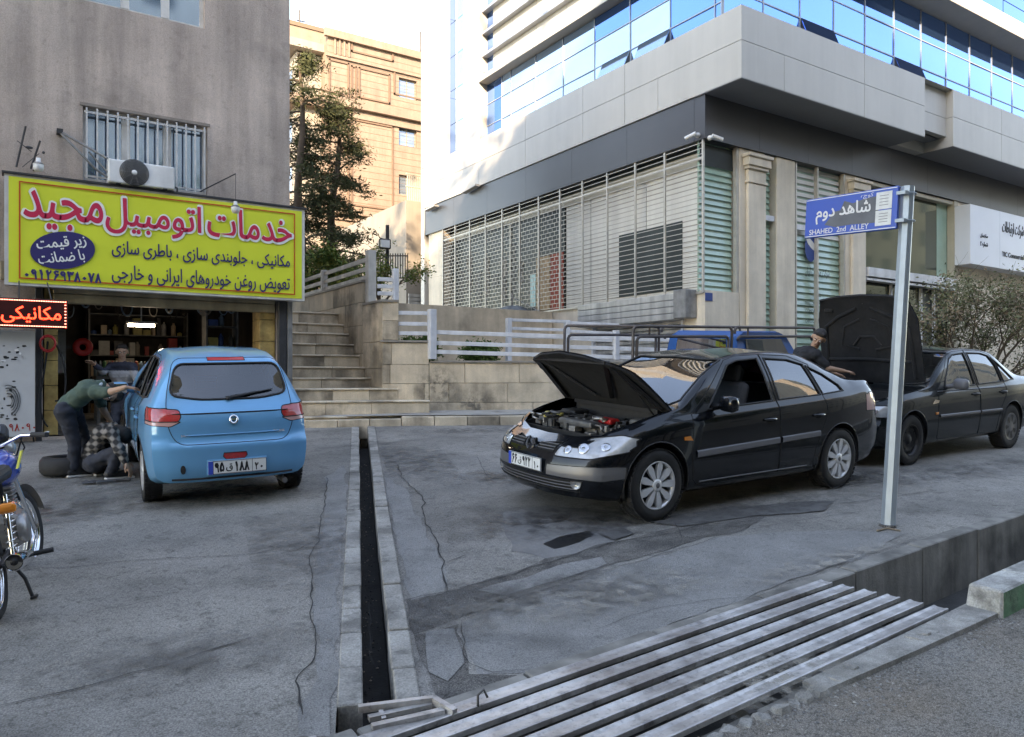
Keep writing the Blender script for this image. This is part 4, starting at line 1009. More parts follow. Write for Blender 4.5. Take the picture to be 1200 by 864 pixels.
# core behind everything
q = B(); q.box(XF + 1.6, YR + 1.6, .5, XEND, YEND, 24); part('core', 'interior_dark', q)
# stone base, left face: slabs
def slabs_x(y0, y1, z0, z1, n, m=1, x=XF, mt='stone_beige', th=.25):
    for i in range(n):
        for j in range(m):
            a = y0 + (y1 - y0) * i / n + .003; c = y0 + (y1 - y0) * (i + 1) / n - .003; d = z0 + (z1 - z0) * j / m + .003; e = z0 + (z1 - z0) * (j + 1) / m - .003
            q = B(); q.box(x + random.uniform(-.002, .002), a, d, x + th, c, e); part('stone_slab', mt, q)
def slabs_y(x0, x1, z0, z1, n, m=1, y=YR, mt='stone_beige', th=.25):
    for i in range(n):
        for j in range(m):
            a = x0 + (x1 - x0) * i / n + .003; c = x0 + (x1 - x0) * (i + 1) / n - .003; d = z0 + (z1 - z0) * j / m + .003; e = z0 + (z1 - z0) * (j + 1) / m - .003
            q = B(); q.box(a, y + random.uniform(-.002, .002), d, c, y + th, e); part('stone_slab', mt, q)
def fy(u, x=XF): return PX(u, 300, x).y
def fz(u, v, x=XF): return PX(u, v, x).z
yS0, yS1 = fy(800), fy(697)
slabs_x(YR + .25, yS0 - .02, .6, zG0, 1, 2); slabs_x(yS1 + .02, fy(522), .6, zG0, 5, 2)
slabs_x(fy(520.5), YEND - .2, .6, zF0, 1, 4)
slabs_x(yS0 - .02, yS1 + .02, 3.25, zG0, 3, 1)
# garage shutter and its box
q = B(); z0 = 1.0; n = 20
for i in range(n):
    za = z0 + (3.0 - z0) * i / n; zb2 = z0 + (3.0 - z0) * (i + 1) / n
    q = B(); q.prism([(XF + .06, yS0, za), (XF + .02, yS0, za + .02), (XF + .02, yS0, zb2 - .02), (XF + .06, yS0, zb2 - .004)], (0, yS1 - yS0, 0)); part('shutter_slat', 'shutter_grey', q)
q = B(); q.box(XF - .06, yS0 - .06, 1, XF + .1, yS0 - .004, 3.0); q.box(XF - .06, yS1 + .004, 1, XF + .1, yS1 + .06, 3.0); part('shutter_rail', 'white_rail', q)
zc_a, zc_b = 2.98, 3.55
for k in range(4):
    q = B(); h = (zc_b - zc_a) / 4; q.box(XF - .32, yS0 - .05, zc_a + h * k + .004, XF - .0, yS1 + .3, zc_a + h * (k + 1) - .004); part('shutter_box', 'shutter_grey', q, bevel=.01)
q = B(); q.box(XF - .36, yS0 - .42, zc_a + .02, XF - .002, yS0 - .06, zc_b + .06); part('motor_box', 'grey_metal', q, bevel=.015)
# grey band (fascia) and corner panels
def fascia():
    ys = [YR + .25 + (YEND - YR - .25) * k / 6 for k in range(7)]
    for i in range(6):
        q = B(); q.box(XF - .06, ys[i] + .003, zF0, XF + .4, ys[i + 1] - .003, zF1); part('fascia_panel', 'fascia_grey', q)
    x = XF - .06; k = 0
    while x < XEND:
        x2 = x + 1.75; q = B(); q.box(x + (.003 if k else 0), YR - .06, zF0, x2 - .003, YR - .056 + .3 if k == 0 else YR + .3, zF1); part('fascia_panel', 'fascia_grey', q); x = x2; k += 1
fascia()
# pale band: panels in two courses on the left face
def panel(x0, y0, z0, x1, y1, z1, m='panel_white', nm='cladding_panel', bv=0): q = B(); q.box(x0, y0, z0, x1, y1, z1); part(nm, m, q, bevel=bv)
e = .006
zm = zB0 + (zB1 - zB0) * .52
yj = [YBD, fy(771, XB), fy(732, XB), fy(683, XB), fy(615.5, XB), fy(561, XB), fy(540, XB), YEND]
for (za, zb2) in ((zB0, zm), (zm, zB1)):
    for i in range(len(yj) - 1):
        if za == zm and i == 1: continue
        a, c = yj[i], yj[i + 1] if not (za == zm and i == 0) else yj[2]
        panel(XB, a + (e if i else 0), za + e, XB + .5, c - e, zb2 - e)
q = B(); q.box(XB + .02, YBD + .02, zB0 + .01, XB + .45, YEND - .01, zB1 - .01); part('joint_backing', 'panel_joint', q)
# right face of the band
xbj = [XB + .5 + .002, PY(919, 60, YBD).x, PY(1013, 60, YBD).x, PY(1084, 60, YBD).x]
for (za, zb2) in ((zB0, zm), (zm, zB1)):
    for i in range(3):
        if za == zm and i == 1: continue
        a = xbj[i]; c = xbj[i + 1] if not (za == zm and i == 0) else xbj[2]
        panel(a + (e if i else -.0), YBD, za + e, c - e, YBD + .3, zb2 - e)
xB2 = PY(1117, 100, YBD).x
x = xB2; 
for i in range(8):
    for (za, zb2) in ((zB0, zm), (zm, zB1)): panel(x + (e if i else 0), YBD, za + e, x + 2.6 - e, YBD + .3, zb2 - e)
    x += 2.6
xe = x
# joint backing, recess and soffits
panel(XB + .46, YBD + .02, zB0 + .02, xbj[3] - .02, YBD + .28, zB1 - .02, 'panel_joint', 'joint_backing'); panel(xB2 + .02, YBD + .02, zB0 + .02, xe, YBD + .28, zB1 - .02, 'panel_joint', 'joint_backing')
for (za, zb2) in ((zB0 + .28, zm), (zm, zB1 - .01)): panel(xbj[3] - .05, YBD + .18, za + e, xB2 + .05, YBD + .34, zb2 - e)
panel(xB2 + .0, YBD + .3, zB0 + .004, xB2 + .03, YR - .06, zB0 + .6); panel(xbj[3] - .03, YBD + .3, zB0 + .004, xbj[3], YR - .06, zB0 + .6)
panel(XB + .004, YBD + .005, zB0 - .012, xbj[3], YR + .2, zB0 - .0, 'fascia_soffit', 'soffit'); panel(xB2, YBD + .005, zB0 - .012, xe, YR + .2, zB0, 'fascia_soffit', 'soffit')
panel(xbj[3] + .002, YBD + .36, zB0 + .26, xB2 - .002, YR + .2, zB0 + .27, 'fascia_soffit', 'soffit')
panel(xbj[3] + .004, YR - .3, zB0 - .002, xB2 - .004, YR + .1, zB0 + .255)
# top of band
panel(XB + .004, YBD + .004, zB1 - .005, xe, YR + .4, zB1 + .004, 'panel_white', 'band_top'); panel(XB + .004, YR + .4, zB1 - .005, XB + 1.2, YEND, zB1 + .004, 'panel_white', 'band_top')
# upper glazing, left face
XG = XB + .28; YG = YBD + .75
zT = 10.93; rowz = [zB1 + .005, 9.62, 10.3, zT]
mulu = [868, 838, 785.7, 738.7, 697, 660, 627.7, 598.8, 588.3, 571]
my = [YG + .0] + [fy(u, XG) for u in mulu[1:]]
my[0] = YG
for i in range(len(my) - 1):
    for j in range(3):
        m = 'glass_pale' if i > 1 else 'glass_blue'
        if mulu[i + 1] == 571: m = 'glass_deep'
        elif j == 2 and 1 < i < 7 : m = 'glass_blue' if i < 4 else 'glass_pale'
        a, c = my[i] + .012, my[i + 1] - .012
        q = B(); jx = [XG + random.uniform(-.005, .005) for _ in range(3)]; jx.append(jx[0] + jx[2] - jx[1]); q.prism([(jx[0], a, rowz[j] + .012), (jx[1], c, rowz[j] + .012), (jx[2], c, rowz[j + 1] - .012), (jx[3], a, rowz[j + 1] - .012)], (.03, 0, 0)); part('pane', m, q)
q = B(); q.box(XG + .035, YG + .03, zB1, XG + .06, my[-1], 14); part('glazing_backing', 'interior_dark', q)
for i, y in enumerate(my): q = B(); q.box(XG - .02, y - .012, zB1 + .005, XG + .034, y + .012, zT); part('mullion', 'mullion', q)
for z in rowz[1:3]: q = B(); q.box(XG - .018, my[0], z - .012, XG + .034, my[-1], z + .012); part('mullion', 'mullion', q)
# two open awning panes on the left face
for u0, u1 in ((785.7, 762), (738.7, 735)):
    ya_, yb_ = fy(u0, XG), fy(u0, XG) + 1.0
    q = B(); P = [(XG - .03, ya_, rowz[1]), (XG - .03, yb_, rowz[1]), (XG - .03 - .2, yb_, rowz[0] - .0), (XG - .03 - .2, ya_, rowz[0])]
    q.prism(P, (.02, 0, 0)); part('open_pane', 'glass_pale', q)
    q = B(); q.poly([(XG - .02, ya_ + .001, rowz[1]), (XG - .02, ya_ + .001, rowz[0]), (XG - .2, ya_ + .001, rowz[0])]); part('open_gap', 'black_plastic', q, fixn=False)
# pier and end column with blue slits
yP0, yP1 = my[-1], fy(543, XB)
def colm(y0, y1, x0=XB, z0=zB1, z1=20, n=3):
    for k in range(n): panel(x0, y0, z0 + (z1 - z0) * k / n + e, x0 + .7, y1, z0 + (z1 - z0) * (k + 1) / n - e)
zs3 = [zB1, 11.3, 14, 17, 20]
for k in range(4): panel(XB, yP0 + .004, zs3[k] + e, XB + .7, yP1, zs3[k + 1] - e)
ySa, ySb = fy(543, XB), fy(518, XB)
for k in range(5):
    za = zB1 + .01 + k * 1.15
    for (a, c, m) in ((ySa + .01, ySa + (ySb - ySa) * .30, 'glass_blue'), (ySa + (ySb - ySa) * .32, ySa + (ySb - ySa) * .72, 'glass_pale'), (ySa + (ySb - ySa) * .74, ySb - .01, 'glass_deep')):
        q = B(); q.box(XB + .3, a, za + .01, XB + .33, c, za + 1.14); part('pane', m, q)
q = B(); q.box(XB + .34, ySa, zB1, XB + .4, ySb, 16); part('glazing_backing', 'panel_joint', q)
for k in range(4): panel(XB, ySb + .003, zs3[k] + e, XB + .7, YEND + .2, zs3[k + 1] - e)
panel(XB + .02, YEND - .01, 3.2, XB + .9, YEND + .25, zB1 - .01)
# ledge above the glass
panel(XB - .05, YBD - .1, zT, XB + .6, yP0, zT + .16, 'panel_white', 'ledge', .01)
zR = 11.5
panel(XB + .61, YBD + .05, zR, XEND, YBD + 1.0, zR + .45, 'panel_white', 'ledge', .01)
# white spandrels with fins above
for k in range(5):
    z = 11.10 + k * .7
    ysp = [YBD + .5, fy(790, XB), fy(735, XB), fy(690, XB), fy(655, XB), fy(620, XB), fy(592, XB), yP0 - .38]
    for i in range(7):
        q = B(); q.box(XG - .02, ysp[i] + .006, z + .02, XG + .03, ysp[i + 1] - .006, z + .66); part('spandrel_panel', 'panel_white', q)
    q = B(); q.box(XG, yP0 - .37, z + .02, XG + .03, yP0 - .01, z + .66); part('pane', 'glass_deep', q)
    q = B(); q.box(XG - .2, YBD + .45, z + .655, XG + .02, yP0 - .01, z + .73); part('fin', 'mullion', q)
# right face glazing
rz = [zB1 + .01, 9.95, 10.7, zR]
xg = [XG + .04]; x = XG + .04
while x < 40: x += 1.28; xg.append(x)
for i in range(len(xg) - 1):
    for j in range(3):
        m = 'glass_blue'
        q = B(); jy = [YG + random.uniform(-.005, .005) for _ in range(3)]; jy.append(jy[0] + jy[2] - jy[1]); q.prism([(xg[i] + .014, jy[0], rz[j] + .014), (xg[i + 1] - .014, jy[1], rz[j] + .014), (xg[i + 1] - .014, jy[2], rz[j + 1] - .014), (xg[i] + .014, jy[3], rz[j + 1] - .014)], (0, .03, 0)); part('pane', m, q)
for x in xg: q = B(); q.box(x - .014, YG - .02, rz[0], x + .014, YG + .04, zR); part('mullion', 'mullion', q)
for z in rz[1:3]: q = B(); q.box(XG + .04, YG - .018, z - .014, 40, YG + .04, z + .014); part('mullion', 'mullion', q)
q = B(); q.box(XG + .1, YG + .045, zB1, 40, YG + .06, 16); part('glazing_backing', 'interior_dark', q)
for u in (937, 1063):
    x = min(xg, key=lambda t: abs(t - PY(u, 40, YG).x)); x2 = x + 1.28
    q = B(); q.prism([(x + .02, YG - .03, rz[1]), (x2 - .02, YG - .03, rz[1]), (x2 - .02, YG - .3, rz[0] + .06), (x + .02, YG - .3, rz[0] + .06)], (0, .015, 0)); part('open_pane', 'glass_deep', q)
    q = B(); q.poly([(x + .02, YG - .02, rz[1]), (x + .02, YG - .02, rz[0]), (x + .02, YG - .28, rz[0] + .05)]); part('open_gap', 'black_plastic', q, fixn=False)
for i in range(14):
    x = XG + .3 + i * 2.0; q = B(); q.box(x, YG, zR + .46, x + 1.96, YG + .03, zR + 1.5); part('pane', 'glass_blue', q)
    q = B(); q.box(x, YG, zR + 1.53, x + 1.96, YG + .03, zR + 2.6); part('pane', 'glass_blue', q)
# ---- ground-floor shop front on the left face, behind the long grille
gy0, gy1 = YR + .02, fy(521)
XW = XF + .32
def wall_x(u0, u1, v0z, v1z, m, nm='window', x=XW, th=.03): q = B(); q.box(x, fy(u0, XW), v0z, x + th, fy(u1, XW), v1z); return part(nm, m, q)
zt0, zt1 = zF0 - .38, zF0 - .14
wall_x(662, 519, zG0, zt0 - .03, 'dark_glass', 'shop_window')
for u in (712, 683, 745): pass
bl = [824, 757, 712, 692, 663]
for i in range(len(bl) - 1): wall_x(bl[i], bl[i + 1] + .8, zG0, zt0 - .03, 'blind_white', 'blind_panel')
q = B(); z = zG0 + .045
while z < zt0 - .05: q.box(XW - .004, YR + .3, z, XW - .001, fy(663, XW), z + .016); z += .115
part('joint_shade_lines', 'joint_shade', q, kind='stuff', fixn=False)  # dark blind joints, drawn just below each grille bar to double as its shadow
wall_x(830, 519, zt1, zF0 + .1, 'dark_glass', 'transom_window'); wall_x(830, 519, zt0 - .03, zt1, 'beam_beige', 'transom_beam', XW - .05, .12)
q = B(); q.box(XW - .02, fy(800, XW), fz(800, 339, XW), XW - .005, fy(726, XW), fz(800, 259, XW)); part('shop_window', 'dark_glass', q)
for (u0, u1, v0, v1, m, nm) in ((661, 646, 363, 297, 'shop_red', 'red_door'), (645, 629.5, 364, 301, 'shop_wood', 'wooden_panel'), (628.5, 622.5, 360, 322, 'shop_cyan', 'cyan_panel')):
    q = B(); ua = (u0 + u1) / 2; q.box(XW - .03, fy(u0, XW), fz(ua, v0, XW), XW - .004, fy(u1, XW), fz(ua, v1, XW)); part(nm, m, q)
for u in (599, 530, 534): q = B(); q.box(XW - .04, fy(u, XW) - .03, zG0, XW - .002, fy(u, XW) + .03, zt0 - .03); part('window_frame', 'grille_bar', q)
for i in range(9):   # dim stock and posters seen inside
    u = 530 + i * 10; q = B(); q.box(XW - .012 , fy(u + 4, XW), zG0 + .5 + (i % 3) * .25, XW - .004, fy(u - 3, XW), zG0 + 1.4 + (i * 37 % 5) * .2); part('window_poster', 'dark_metal' if i % 2 else 'channel_wall', q)
# grille in front
pu = [519.5, 534, 551, 569.5, 589, 609.5, 631.7, 656.7, 683, 712, 745, 779.5]
gr_ = thing('security_grille', 'long steel roller grille of thin bars across the corner shop windows', 'grille', (XF, YR + 1, zG0))
for u in pu:
    y = fy(u, XF - .02); q = B(); q.box(XF - .05, y - .022, zG0, XF - .01, y + .022, zF0 - .01); q.build('grille_post', 'grille_bar', gr_, world=True)
q = B(); q.box(XF - .05, YR + .0, zG0 - .005, XF - .005, YR + .045, zF0 - .01); q.build('grille_post', 'grille_bar', gr_, world=True)
q = B(); z = zG0 + .06; rr = 0
while z < zF0 - .05:
    q.box(XF - .034, gy0, z - .007, XF - .026, gy1, z + .007)
    if z < zt0:
        y = gy0 + (.1 if rr % 2 else .2)
        while y < gy1 - .05:
            if y > fy(663): q.box(XF - .033, y - .005, z, XF - .027, y + .005, z + .115)
            y += .2
    z += .115; rr += 1
q.build('grille_slats', 'grille_bar', gr_, world=True, fixn=False, kind='stuff')
q = B(); q.box(XF - .045, gy0, zt0 - .02, XF - .012, gy1, zt0 + .02); q.box(XF - .045, gy0, zG0 - .03, XF - .012, gy1, zG0 + .012); q.build('grille_rail', 'grille_bar', gr_, world=True)
# torn dark cloth caught on the grille
tc = thing('torn_cloth', 'torn black awning cloth slumped on the sill in front of the grille', 'cloth', PX(598, 368, XF - .2))
rc = random.Random(2); q = B()
def cl(s, t):
    u = 571 + 50 * s; vt = 372 - 12 * math.sin(s * 2.6) - 2; vb = 385 - 14 * s ** .6 - 3 * math.sin(s * 9)
    v = vt + (vb - vt) * t; p = PX(u, v, XF - .16 - .1 * math.sin(t * PI) + .05 * noise.noise(Vector((s * 9, t * 4, 0)))); return p
q.grid(cl, 24, 6); o = q.build('cloth', 'black_plastic', tc, world=True, fixn=False)
q = B(); q.tube([PX(601, 343, XF - .1), PX(600, 362, XF - .12)], .02, n=6); q.tube([PX(600, 348, XF - .1), PX(632, 365, XF - .12)], .012, n=5); q.build('broken_arm', 'grey_metal', tc, world=True)
# small blue number plate on the corner stone
q = B(); q.box(XF - .012, PX(826, 343, XF).y, PX(822, 348, XF).z, XF - .001, PX(821, 343, XF).y + .06, PX(822, 340, XF).z)
q = B(); c = Vector((XF + .02, YR - .008, 3.42)); q.box(XF + .0, YR - .016, 3.36, XF + .22, YR - .004, 3.53)
npl = q.build('number_plate', 'logo_blue'); tagit(npl, 'tiny blue square plate on the stone corner under the green glass', 'plate')
# ---- right face of the ground floor
def rx(u, y=YR): return PY(u, 300, y).x
def rz_(u, v, y=YR): return PY(u, v, y).z
def ry(u0, u1, z0, z1, m, nm, y=YR, th=.2, bv=0): q = B(); q.box(rx(u0), y, z0, rx(u1), y + th, z1); return part(nm, m, q, bevel=bv)
slabs_y(XF, rx(866), .8, rz_(830, 340) , 1, 2); slabs_y(rx(866), rx(932), .8, 2.4, 2, 1)
YW = YR + .16
def blinds_glass(u0, u1, z0, z1, n, gm='green_glass', bm_='blind_white', top=0.):
    q = B(); q.box(rx(u0), YW + .02, z0, rx(u1), YW + .05, z1); part('shop_window', gm, q)
    for i in range(n):
        za = z0 + (z1 - z0) * (i + .15) / n; zb2 = z0 + (z1 - z0) * (i + .85) / n
        m = gm if za < z0 + (z1 - z0) * (1 - top) else bm_
        q = B(); q.prism([(rx(u0), YW + .015, za), (rx(u0), YW - .015, za + .01), (rx(u0), YW + .012, zb2)], (rx(u1) - rx(u0), 0, 0)); part('shutter_slat', m, q)
blinds_glass(826, 864, zG0, zF0, 24)
ry(826, 864, zF0 - .5, zF0 - .05, 'dark_glass', 'transom_window', YW - .03, .01)
ry(864, 866.5, zG0, zF0, 'grille_bar', 'window_frame', YR + .02, .1)
def pilaster(u0, u1, cap=True):
    x0, x1 = rx(u0), rx(u1); q = B(); q.box(x0, YR, 1.0, x1, YR + .3, zF0); part('pilaster', 'stone_beige', q, bevel=.01)
    w_ = (x1 - x0); a, c = x0 + w_ * .22, x1 - w_ * .08
    q = B(); q.box(a, YR - .09, 1.0, c, YR - .002, zF0 - .75); part('shaft', 'stone_beige', q, bevel=.015)
    if cap:
        for (zz0, zz1, o) in ((zF0 - .75, zF0 - .69, .03), (zF0 - .69, zF0 - .45, .0), (zF0 - .45, zF0 - .38, .05), (zF0 - .38, zF0 - .2, .09), (zF0 - .2, zF0 - .12, .13)):
            q = B(); q.box(a - o, YR - .09 - o, zz0 + .002, c + o * .8, YR - .001, zz1); part('capital', 'stone_beige', q, bevel=.01)
pilaster(867, 896.5)
blinds_glass(897.5, 908.5, 2.2, zF0, 34)
ry(909.5, 931, 1.0, zF0, 'stone_beige', 'stone_pier', YR - .02, .3, .01)
blinds_glass(932, 990, 1.6, zF0, 34, top=.34)
for u in (932.5, 958, 989): q = B(); q.box(rx(u), YR - .0, 1.6, rx(u) + .05, YR + .1, zF0); part('window_frame', 'grille_bar', q)
q = B(); q.box(rx(932), YR + .02, rz_(932, 268), rx(947), YR + .1, rz_(932, 262)); q.box(rx(897.5), YR + .02, rz_(900, 258), rx(908.5), YR + .1, rz_(900, 252)); part('window_frame', 'white_rail', q)
pilaster(991, 1013)
# writing on the glass
YT = YR + .09
o = lambda u, v: PY(u, v, YT)
q = B(); c = o(950, 291); q.poly([c + Vector((.22 * math.cos(a), 0, .33 * math.sin(a))) for a in [2 * PI * i / 24 for i in range(24)]]); part('window_logo', 'logo_blue', q, fixn=False)
q = B(); q.poly([c + Vector((.02 + .2 * math.cos(a), -.004, .1 + .1 * math.sin(a) - .12 * math.cos(a))) for a in [2 * PI * i / 14 for i in range(14)]]); part('window_logo', 'blind_white', q, fixn=False)
for (s, v, w_, h_, r_) in (('شرکت مخابرات ایران', 320, .95, .24, True), ('ITC', 346, .26, .08, False), ('TELECOMMUNICATION', 356, .98, .075, False), ('COMPANY OF IRAN', 365, .92, .085, False), ('DIRECT SERVICES', 377, .92, .075, False)):
    text('window_lettering', s, w_, h_, o(958, v), (1, 0, 0), (0, 0, 1), 'ink', ob, rtl=r_, depth=.001, bold=.01)
# display window, lintel and entrance
ry(1013, 1116, rz_(1090, 322), zF0, 'mirror_show', 'display_window', YW, .03) if False else None
mat('display_glass', (.16, .17, .13), .05, metal=.75, var=.12, vs=.8)
zL0, zL1 = rz_(1075, 332), rz_(1075, 322)
ry(1013.5, 1068, zL1 + .002, zF0, 'display_glass', 'display_window', YW + .02, .03); ry(1069, 1105, zL1 + .002, zF0, 'display_glass', 'display_window', YW + .02, .03)
ry(1105.5, 1117, zL1 + .002, zF0, 'green_glass', 'display_window', YW + .02, .03); ry(1117, 1121.5, 1.6, zF0, 'beam_beige', 'window_frame', YR - .03, .2)
ry(1068, 1069, zL1, zF0, 'mullion', 'mullion', YW - .02, .05)
ry(1013, 1117, zL0, zL1, 'white_rail', 'entrance_lintel', YR - .12, .3, .01); ry(1013, 1117, zL0 - .1, zL0 - .03, 'white_rail', 'entrance_lintel', YR - .08, .2, .01)
ry(1013, 1117, zF0 - .12, zF0 - .02, 'beam_beige', 'window_frame', YR, .2)
ry(1013, 1085, 1.3, zL0 - .1, 'display_glass', 'entrance_glass', YW + .05, .03)
ry(1085, 1116, 1.3, zL0 - .1, 'dark_glass', 'entrance_glass', YW + .05, .03)
for u in (1013, 1050, 1085, 1100): ry(u, u + 1.5, 1.3, zL0 - .1, 'white_rail', 'window_frame', YW - .03, .06)
slabs_y(rx(1122), rx(1300), 1.0, zF0, 6, 4, mt='stone_beige')
# white sign board on the right
sb = thing('office_signboard', 'large white signboard with Persian and English lettering at the far right of the office front', 'signboard', (rx(1160), YR - .3, 4.5))
YSB = YR - .45
sx0, sx1 = PY(1137, 280, YSB).x, PY(1260, 280, YSB).x; sz0, sz1 = PY(1137, 309, YSB).z, PY(1137, 239, YSB).z
mat('sign_white', (.66, .70, .76), .3, var=.03, vs=1)
pw = (sx1 - sx0) / 4
for i in range(4): q = B(); q.box(sx0 + pw * i + .004, YSB, sz0, sx0 + pw * (i + 1) - .004, YR - .005, sz1); q.build('panel', 'sign_white', sb, world=True, bevel=.006)
for (s, u, v, w_, h_, r_) in (('ساختمان', 1153, 277, .42, .13, True), ('شماره ۲', 1153, 287, .42, .16, True), ('شرکت ارتباطات', 1187, 270, 1.35, .42, True), ('TIC Commercial', 1187, 300, 1.35, .14, False)):
    text('lettering', s, w_, h_, PY(u, v, YSB), (1, 0, 0), (0, 0, 1), 'ink', sb, rtl=r_, bold=.02, depth=.012)
# cameras under the corner
for (u, v, dx, dy, lab, pl) in ((813, 157.5, -.3, .0, 'white security camera on the left side of the dark band near the corner', 'x'), (837, 160, .3, 0, 'white security camera on the right side of the dark band near the corner', 'y')):
    p = PX(u, v, XF - .2) if pl == 'x' else PY(u, v, YR - .2)
    t = thing('security_camera', lab, 'camera', p, group='security cameras on the dark band')
    nrm = Vector((1, 0, 0)) if pl == 'x' else Vector((0, 1, 0))
    q = B(); q.tube([nrm * .14, nrm * .11, nrm * .02], [.055, .055, .035], n=10); q.build('mount', 'white_plastic', t)
    d = Vector((-.15, .35, -.12)) if pl == 'x' else Vector((.3, -.1, -.08)); d.normalize()
    q = B(); q.tube([-d * .05, d * .2], .042, n=12); q.build('body', 'white_plastic', t)
    q = B(); q.tube([d * .2, d * .205], .03, n=12); q.build('lens', 'black_plastic', t)
# small shelf brackets on the band
for (u0, u1, v0, v1) in ((499.5, 511.5, 247, 241), (543.5, 559.5, 226, 217)):
    q = B(); pA, pB_ = PX(u0, v0, XB - .1), PX(u1, v1, XB - .1); q.bar(pA, pB_, .18, .06); part('bracket_ledge', 'panel_white', q)
# ---------------------------------------------------------------- tan apartment block and what stands behind
mat('brick_tan', (.215, .158, .12), .85, var=.10, vs=1.2, bump=.4, bs=6, fine=.06, streak=.12, col2=(.24, .178, .135))
mat('brick_tan_line', (.15, .10, .07), .9, var=.1)
mat('cream', (.26, .23, .19), .8, var=.06, vs=.6, streak=.1)
mat('pane_far', (.22, .27, .32), .1, metal=.5, var=.2, vs=1)
YT0 = 46.0
tb = thing('apartment_building', 'tall sunlit tan apartment building with square windows at the end of the alley', 'building', (20, YT0, 4))
tx = lambda u: PY(u, 200, YT0).x
def tz(u, v): return PY(u, v, YT0).z
x0, x1 = tx(384), tx(540); zt = tz(384, 37); zb0 = 0
def tp_(nm, m, q, **k): return q.build(nm, m, tb, world=True, **k)
WX = [(tx(467.5), tx(488.5))]
wins = [(tz(478, 116), tz(478, 93)), (tz(478, 172), tz(478, 149)), (tz(478, 229), tz(478, 206)), (tz(478, 286), tz(478, 263))]
wins = [(a, a + (wins[0][1] - wins[0][0])) for a, c in wins]
q = B(); holes = [(WX[0][0], WX[0][1], a, c) for a, c in wins]
wall_holes(q, x0, x1, zb0, zt, YT0, holes, .35)
q.quad((x0, YT0, zb0), (x0, YT0 + 8, zb0), (x0, YT0 + 8, zt), (x0, YT0, zt)); q.quad((x0, YT0, zt), (x1, YT0, zt), (x1, YT0 + 8, zt), (x0, YT0 + 8, zt)); q.quad((x1, YT0, zb0), (x1, YT0 + 8, zb0), (x1, YT0 + 8, zt), (x1, YT0, zt)); q.quad((x0, YT0 + 8, zb0), (x1, YT0 + 8, zb0), (x1, YT0 + 8, zt), (x0, YT0 + 8, zt))
tp_('wall', 'brick_tan', q, fixn=False)
for (a, c) in wins:
    q = B(); X0_, X1_ = WX[0]; t = .07; y = YT0 + .2
    q.box(X0_, y, a, X0_ + t, y + .06, c); q.box(X1_ - t, y, a, X1_, y + .06, c); q.box(X0_ + t, y, a, X1_ - t, y + .06, a + t); q.box(X0_ + t, y, c - t, X1_ - t, y + .06, c); q.box((X0_ + X1_) / 2 - .04, y, a + t, (X0_ + X1_) / 2 + .04, y + .06, c - t)
    w_ = tp_('window', 'cream', q)
    for s in (0, 1):
        xa = X0_ + t if s == 0 else (X0_ + X1_) / 2 + .04; xb = (X0_ + X1_) / 2 - .04 if s == 0 else X1_ - t
        q = B(); q.box(xa, y + .03, a + t, xb, y + .05, c - t); q.build('pane', 'pane_far', w_, world=True)
# raised panels and string courses
zc = [tz(384, v) for v in (64, 116, 132, 244, 256)]
for (za, zb2, pr) in ((tz(384, 66), tz(384, 63), .14), (tz(384, 122), tz(384, 112), .3), (tz(384, 133), tz(384, 129), .14), (tz(384, 249), tz(384, 243), .3), (tz(384, 256), tz(384, 253), .14), (zt - .35, zt + .15, .25)):
    q = B(); q.box(x0 - pr, YT0 - pr, za, x1, YT0 - .004, zb2); tp_('string_course', 'brick_tan', q)
for (ua, ub, va, vb) in ((412, 460, 44, 60), (412, 417, 78, 116), (421, 456, 80, 114), (412, 460, 140, 240), (386, 408, 70, 112), (386, 408, 138, 242), (462, 495, 82, 110)):
    za, zb2 = tz(ua, vb), tz(ua, va)
    for (p0, p1) in (((tx(ua), za), (tx(ub), za)), ((tx(ua), zb2), (tx(ub), zb2)), ((tx(ua), za), (tx(ua), zb2)), ((tx(ub), za), (tx(ub), zb2))):
        q = B(); q.box(min(p0[0], p1[0]) - .05, YT0 - .08, min(p0[1], p1[1]) - .05, max(p0[0], p1[0]) + .05, YT0 - .004, max(p0[1], p1[1]) + .05); tp_('moulding', 'brick_tan_line', q)
for i in range(4):
    u = 391 + i * 5.5; q = B(); q.box(tx(u), YT0 - .1, tz(384, 62), tx(u + 2.2), YT0 - .004, tz(384, 40)); tp_('pilaster_strip', 'brick_tan', q)
q = B(); z = zb0 + 2
while z < zt - .3: q.box(x0, YT0 - .012, z, x1, YT0 - .003, z + .02); z += .42
tp_('joint_lines', 'brick_tan_line', q, kind='stuff', fixn=False)
# side with pale bay
q = B(); q.box(x0 - 1.6, YT0 + 1.2, 3, x0 - .004, YT0 + 6, zt - 1.2); tp_('side_bay', 'cream', q)
q = B(); q.box(x0 - 2.2, YT0 + .6, zt - 1.1, x0 - .01, YT0 + 6.5, zt - .6); tp_('bay_cornice', 'cream', q)
q = B(); q.box(x0 - 2.2, YT0 + .6, tz(384, 122), x0 - .01, YT0 + 6.5, tz(384, 112)); tp_('bay_cornice', 'brick_tan', q)
for k in range(4): q = B(); za = zt - 3.6 - k * 3.1; q.box(x0 - 1.64, YT0 + 2, za, x0 - 1.605, YT0 + 3.6, za + 1.5); tp_('bay_window', 'pane_far', q)
q = B(); q.tube([PY(493, 60, YT0 + 3), PY(493, 38, YT0 + 3), PY(496, 36, YT0 + 3)], .08, n=6); tp_('roof_pipe', 'dark_metal', q)
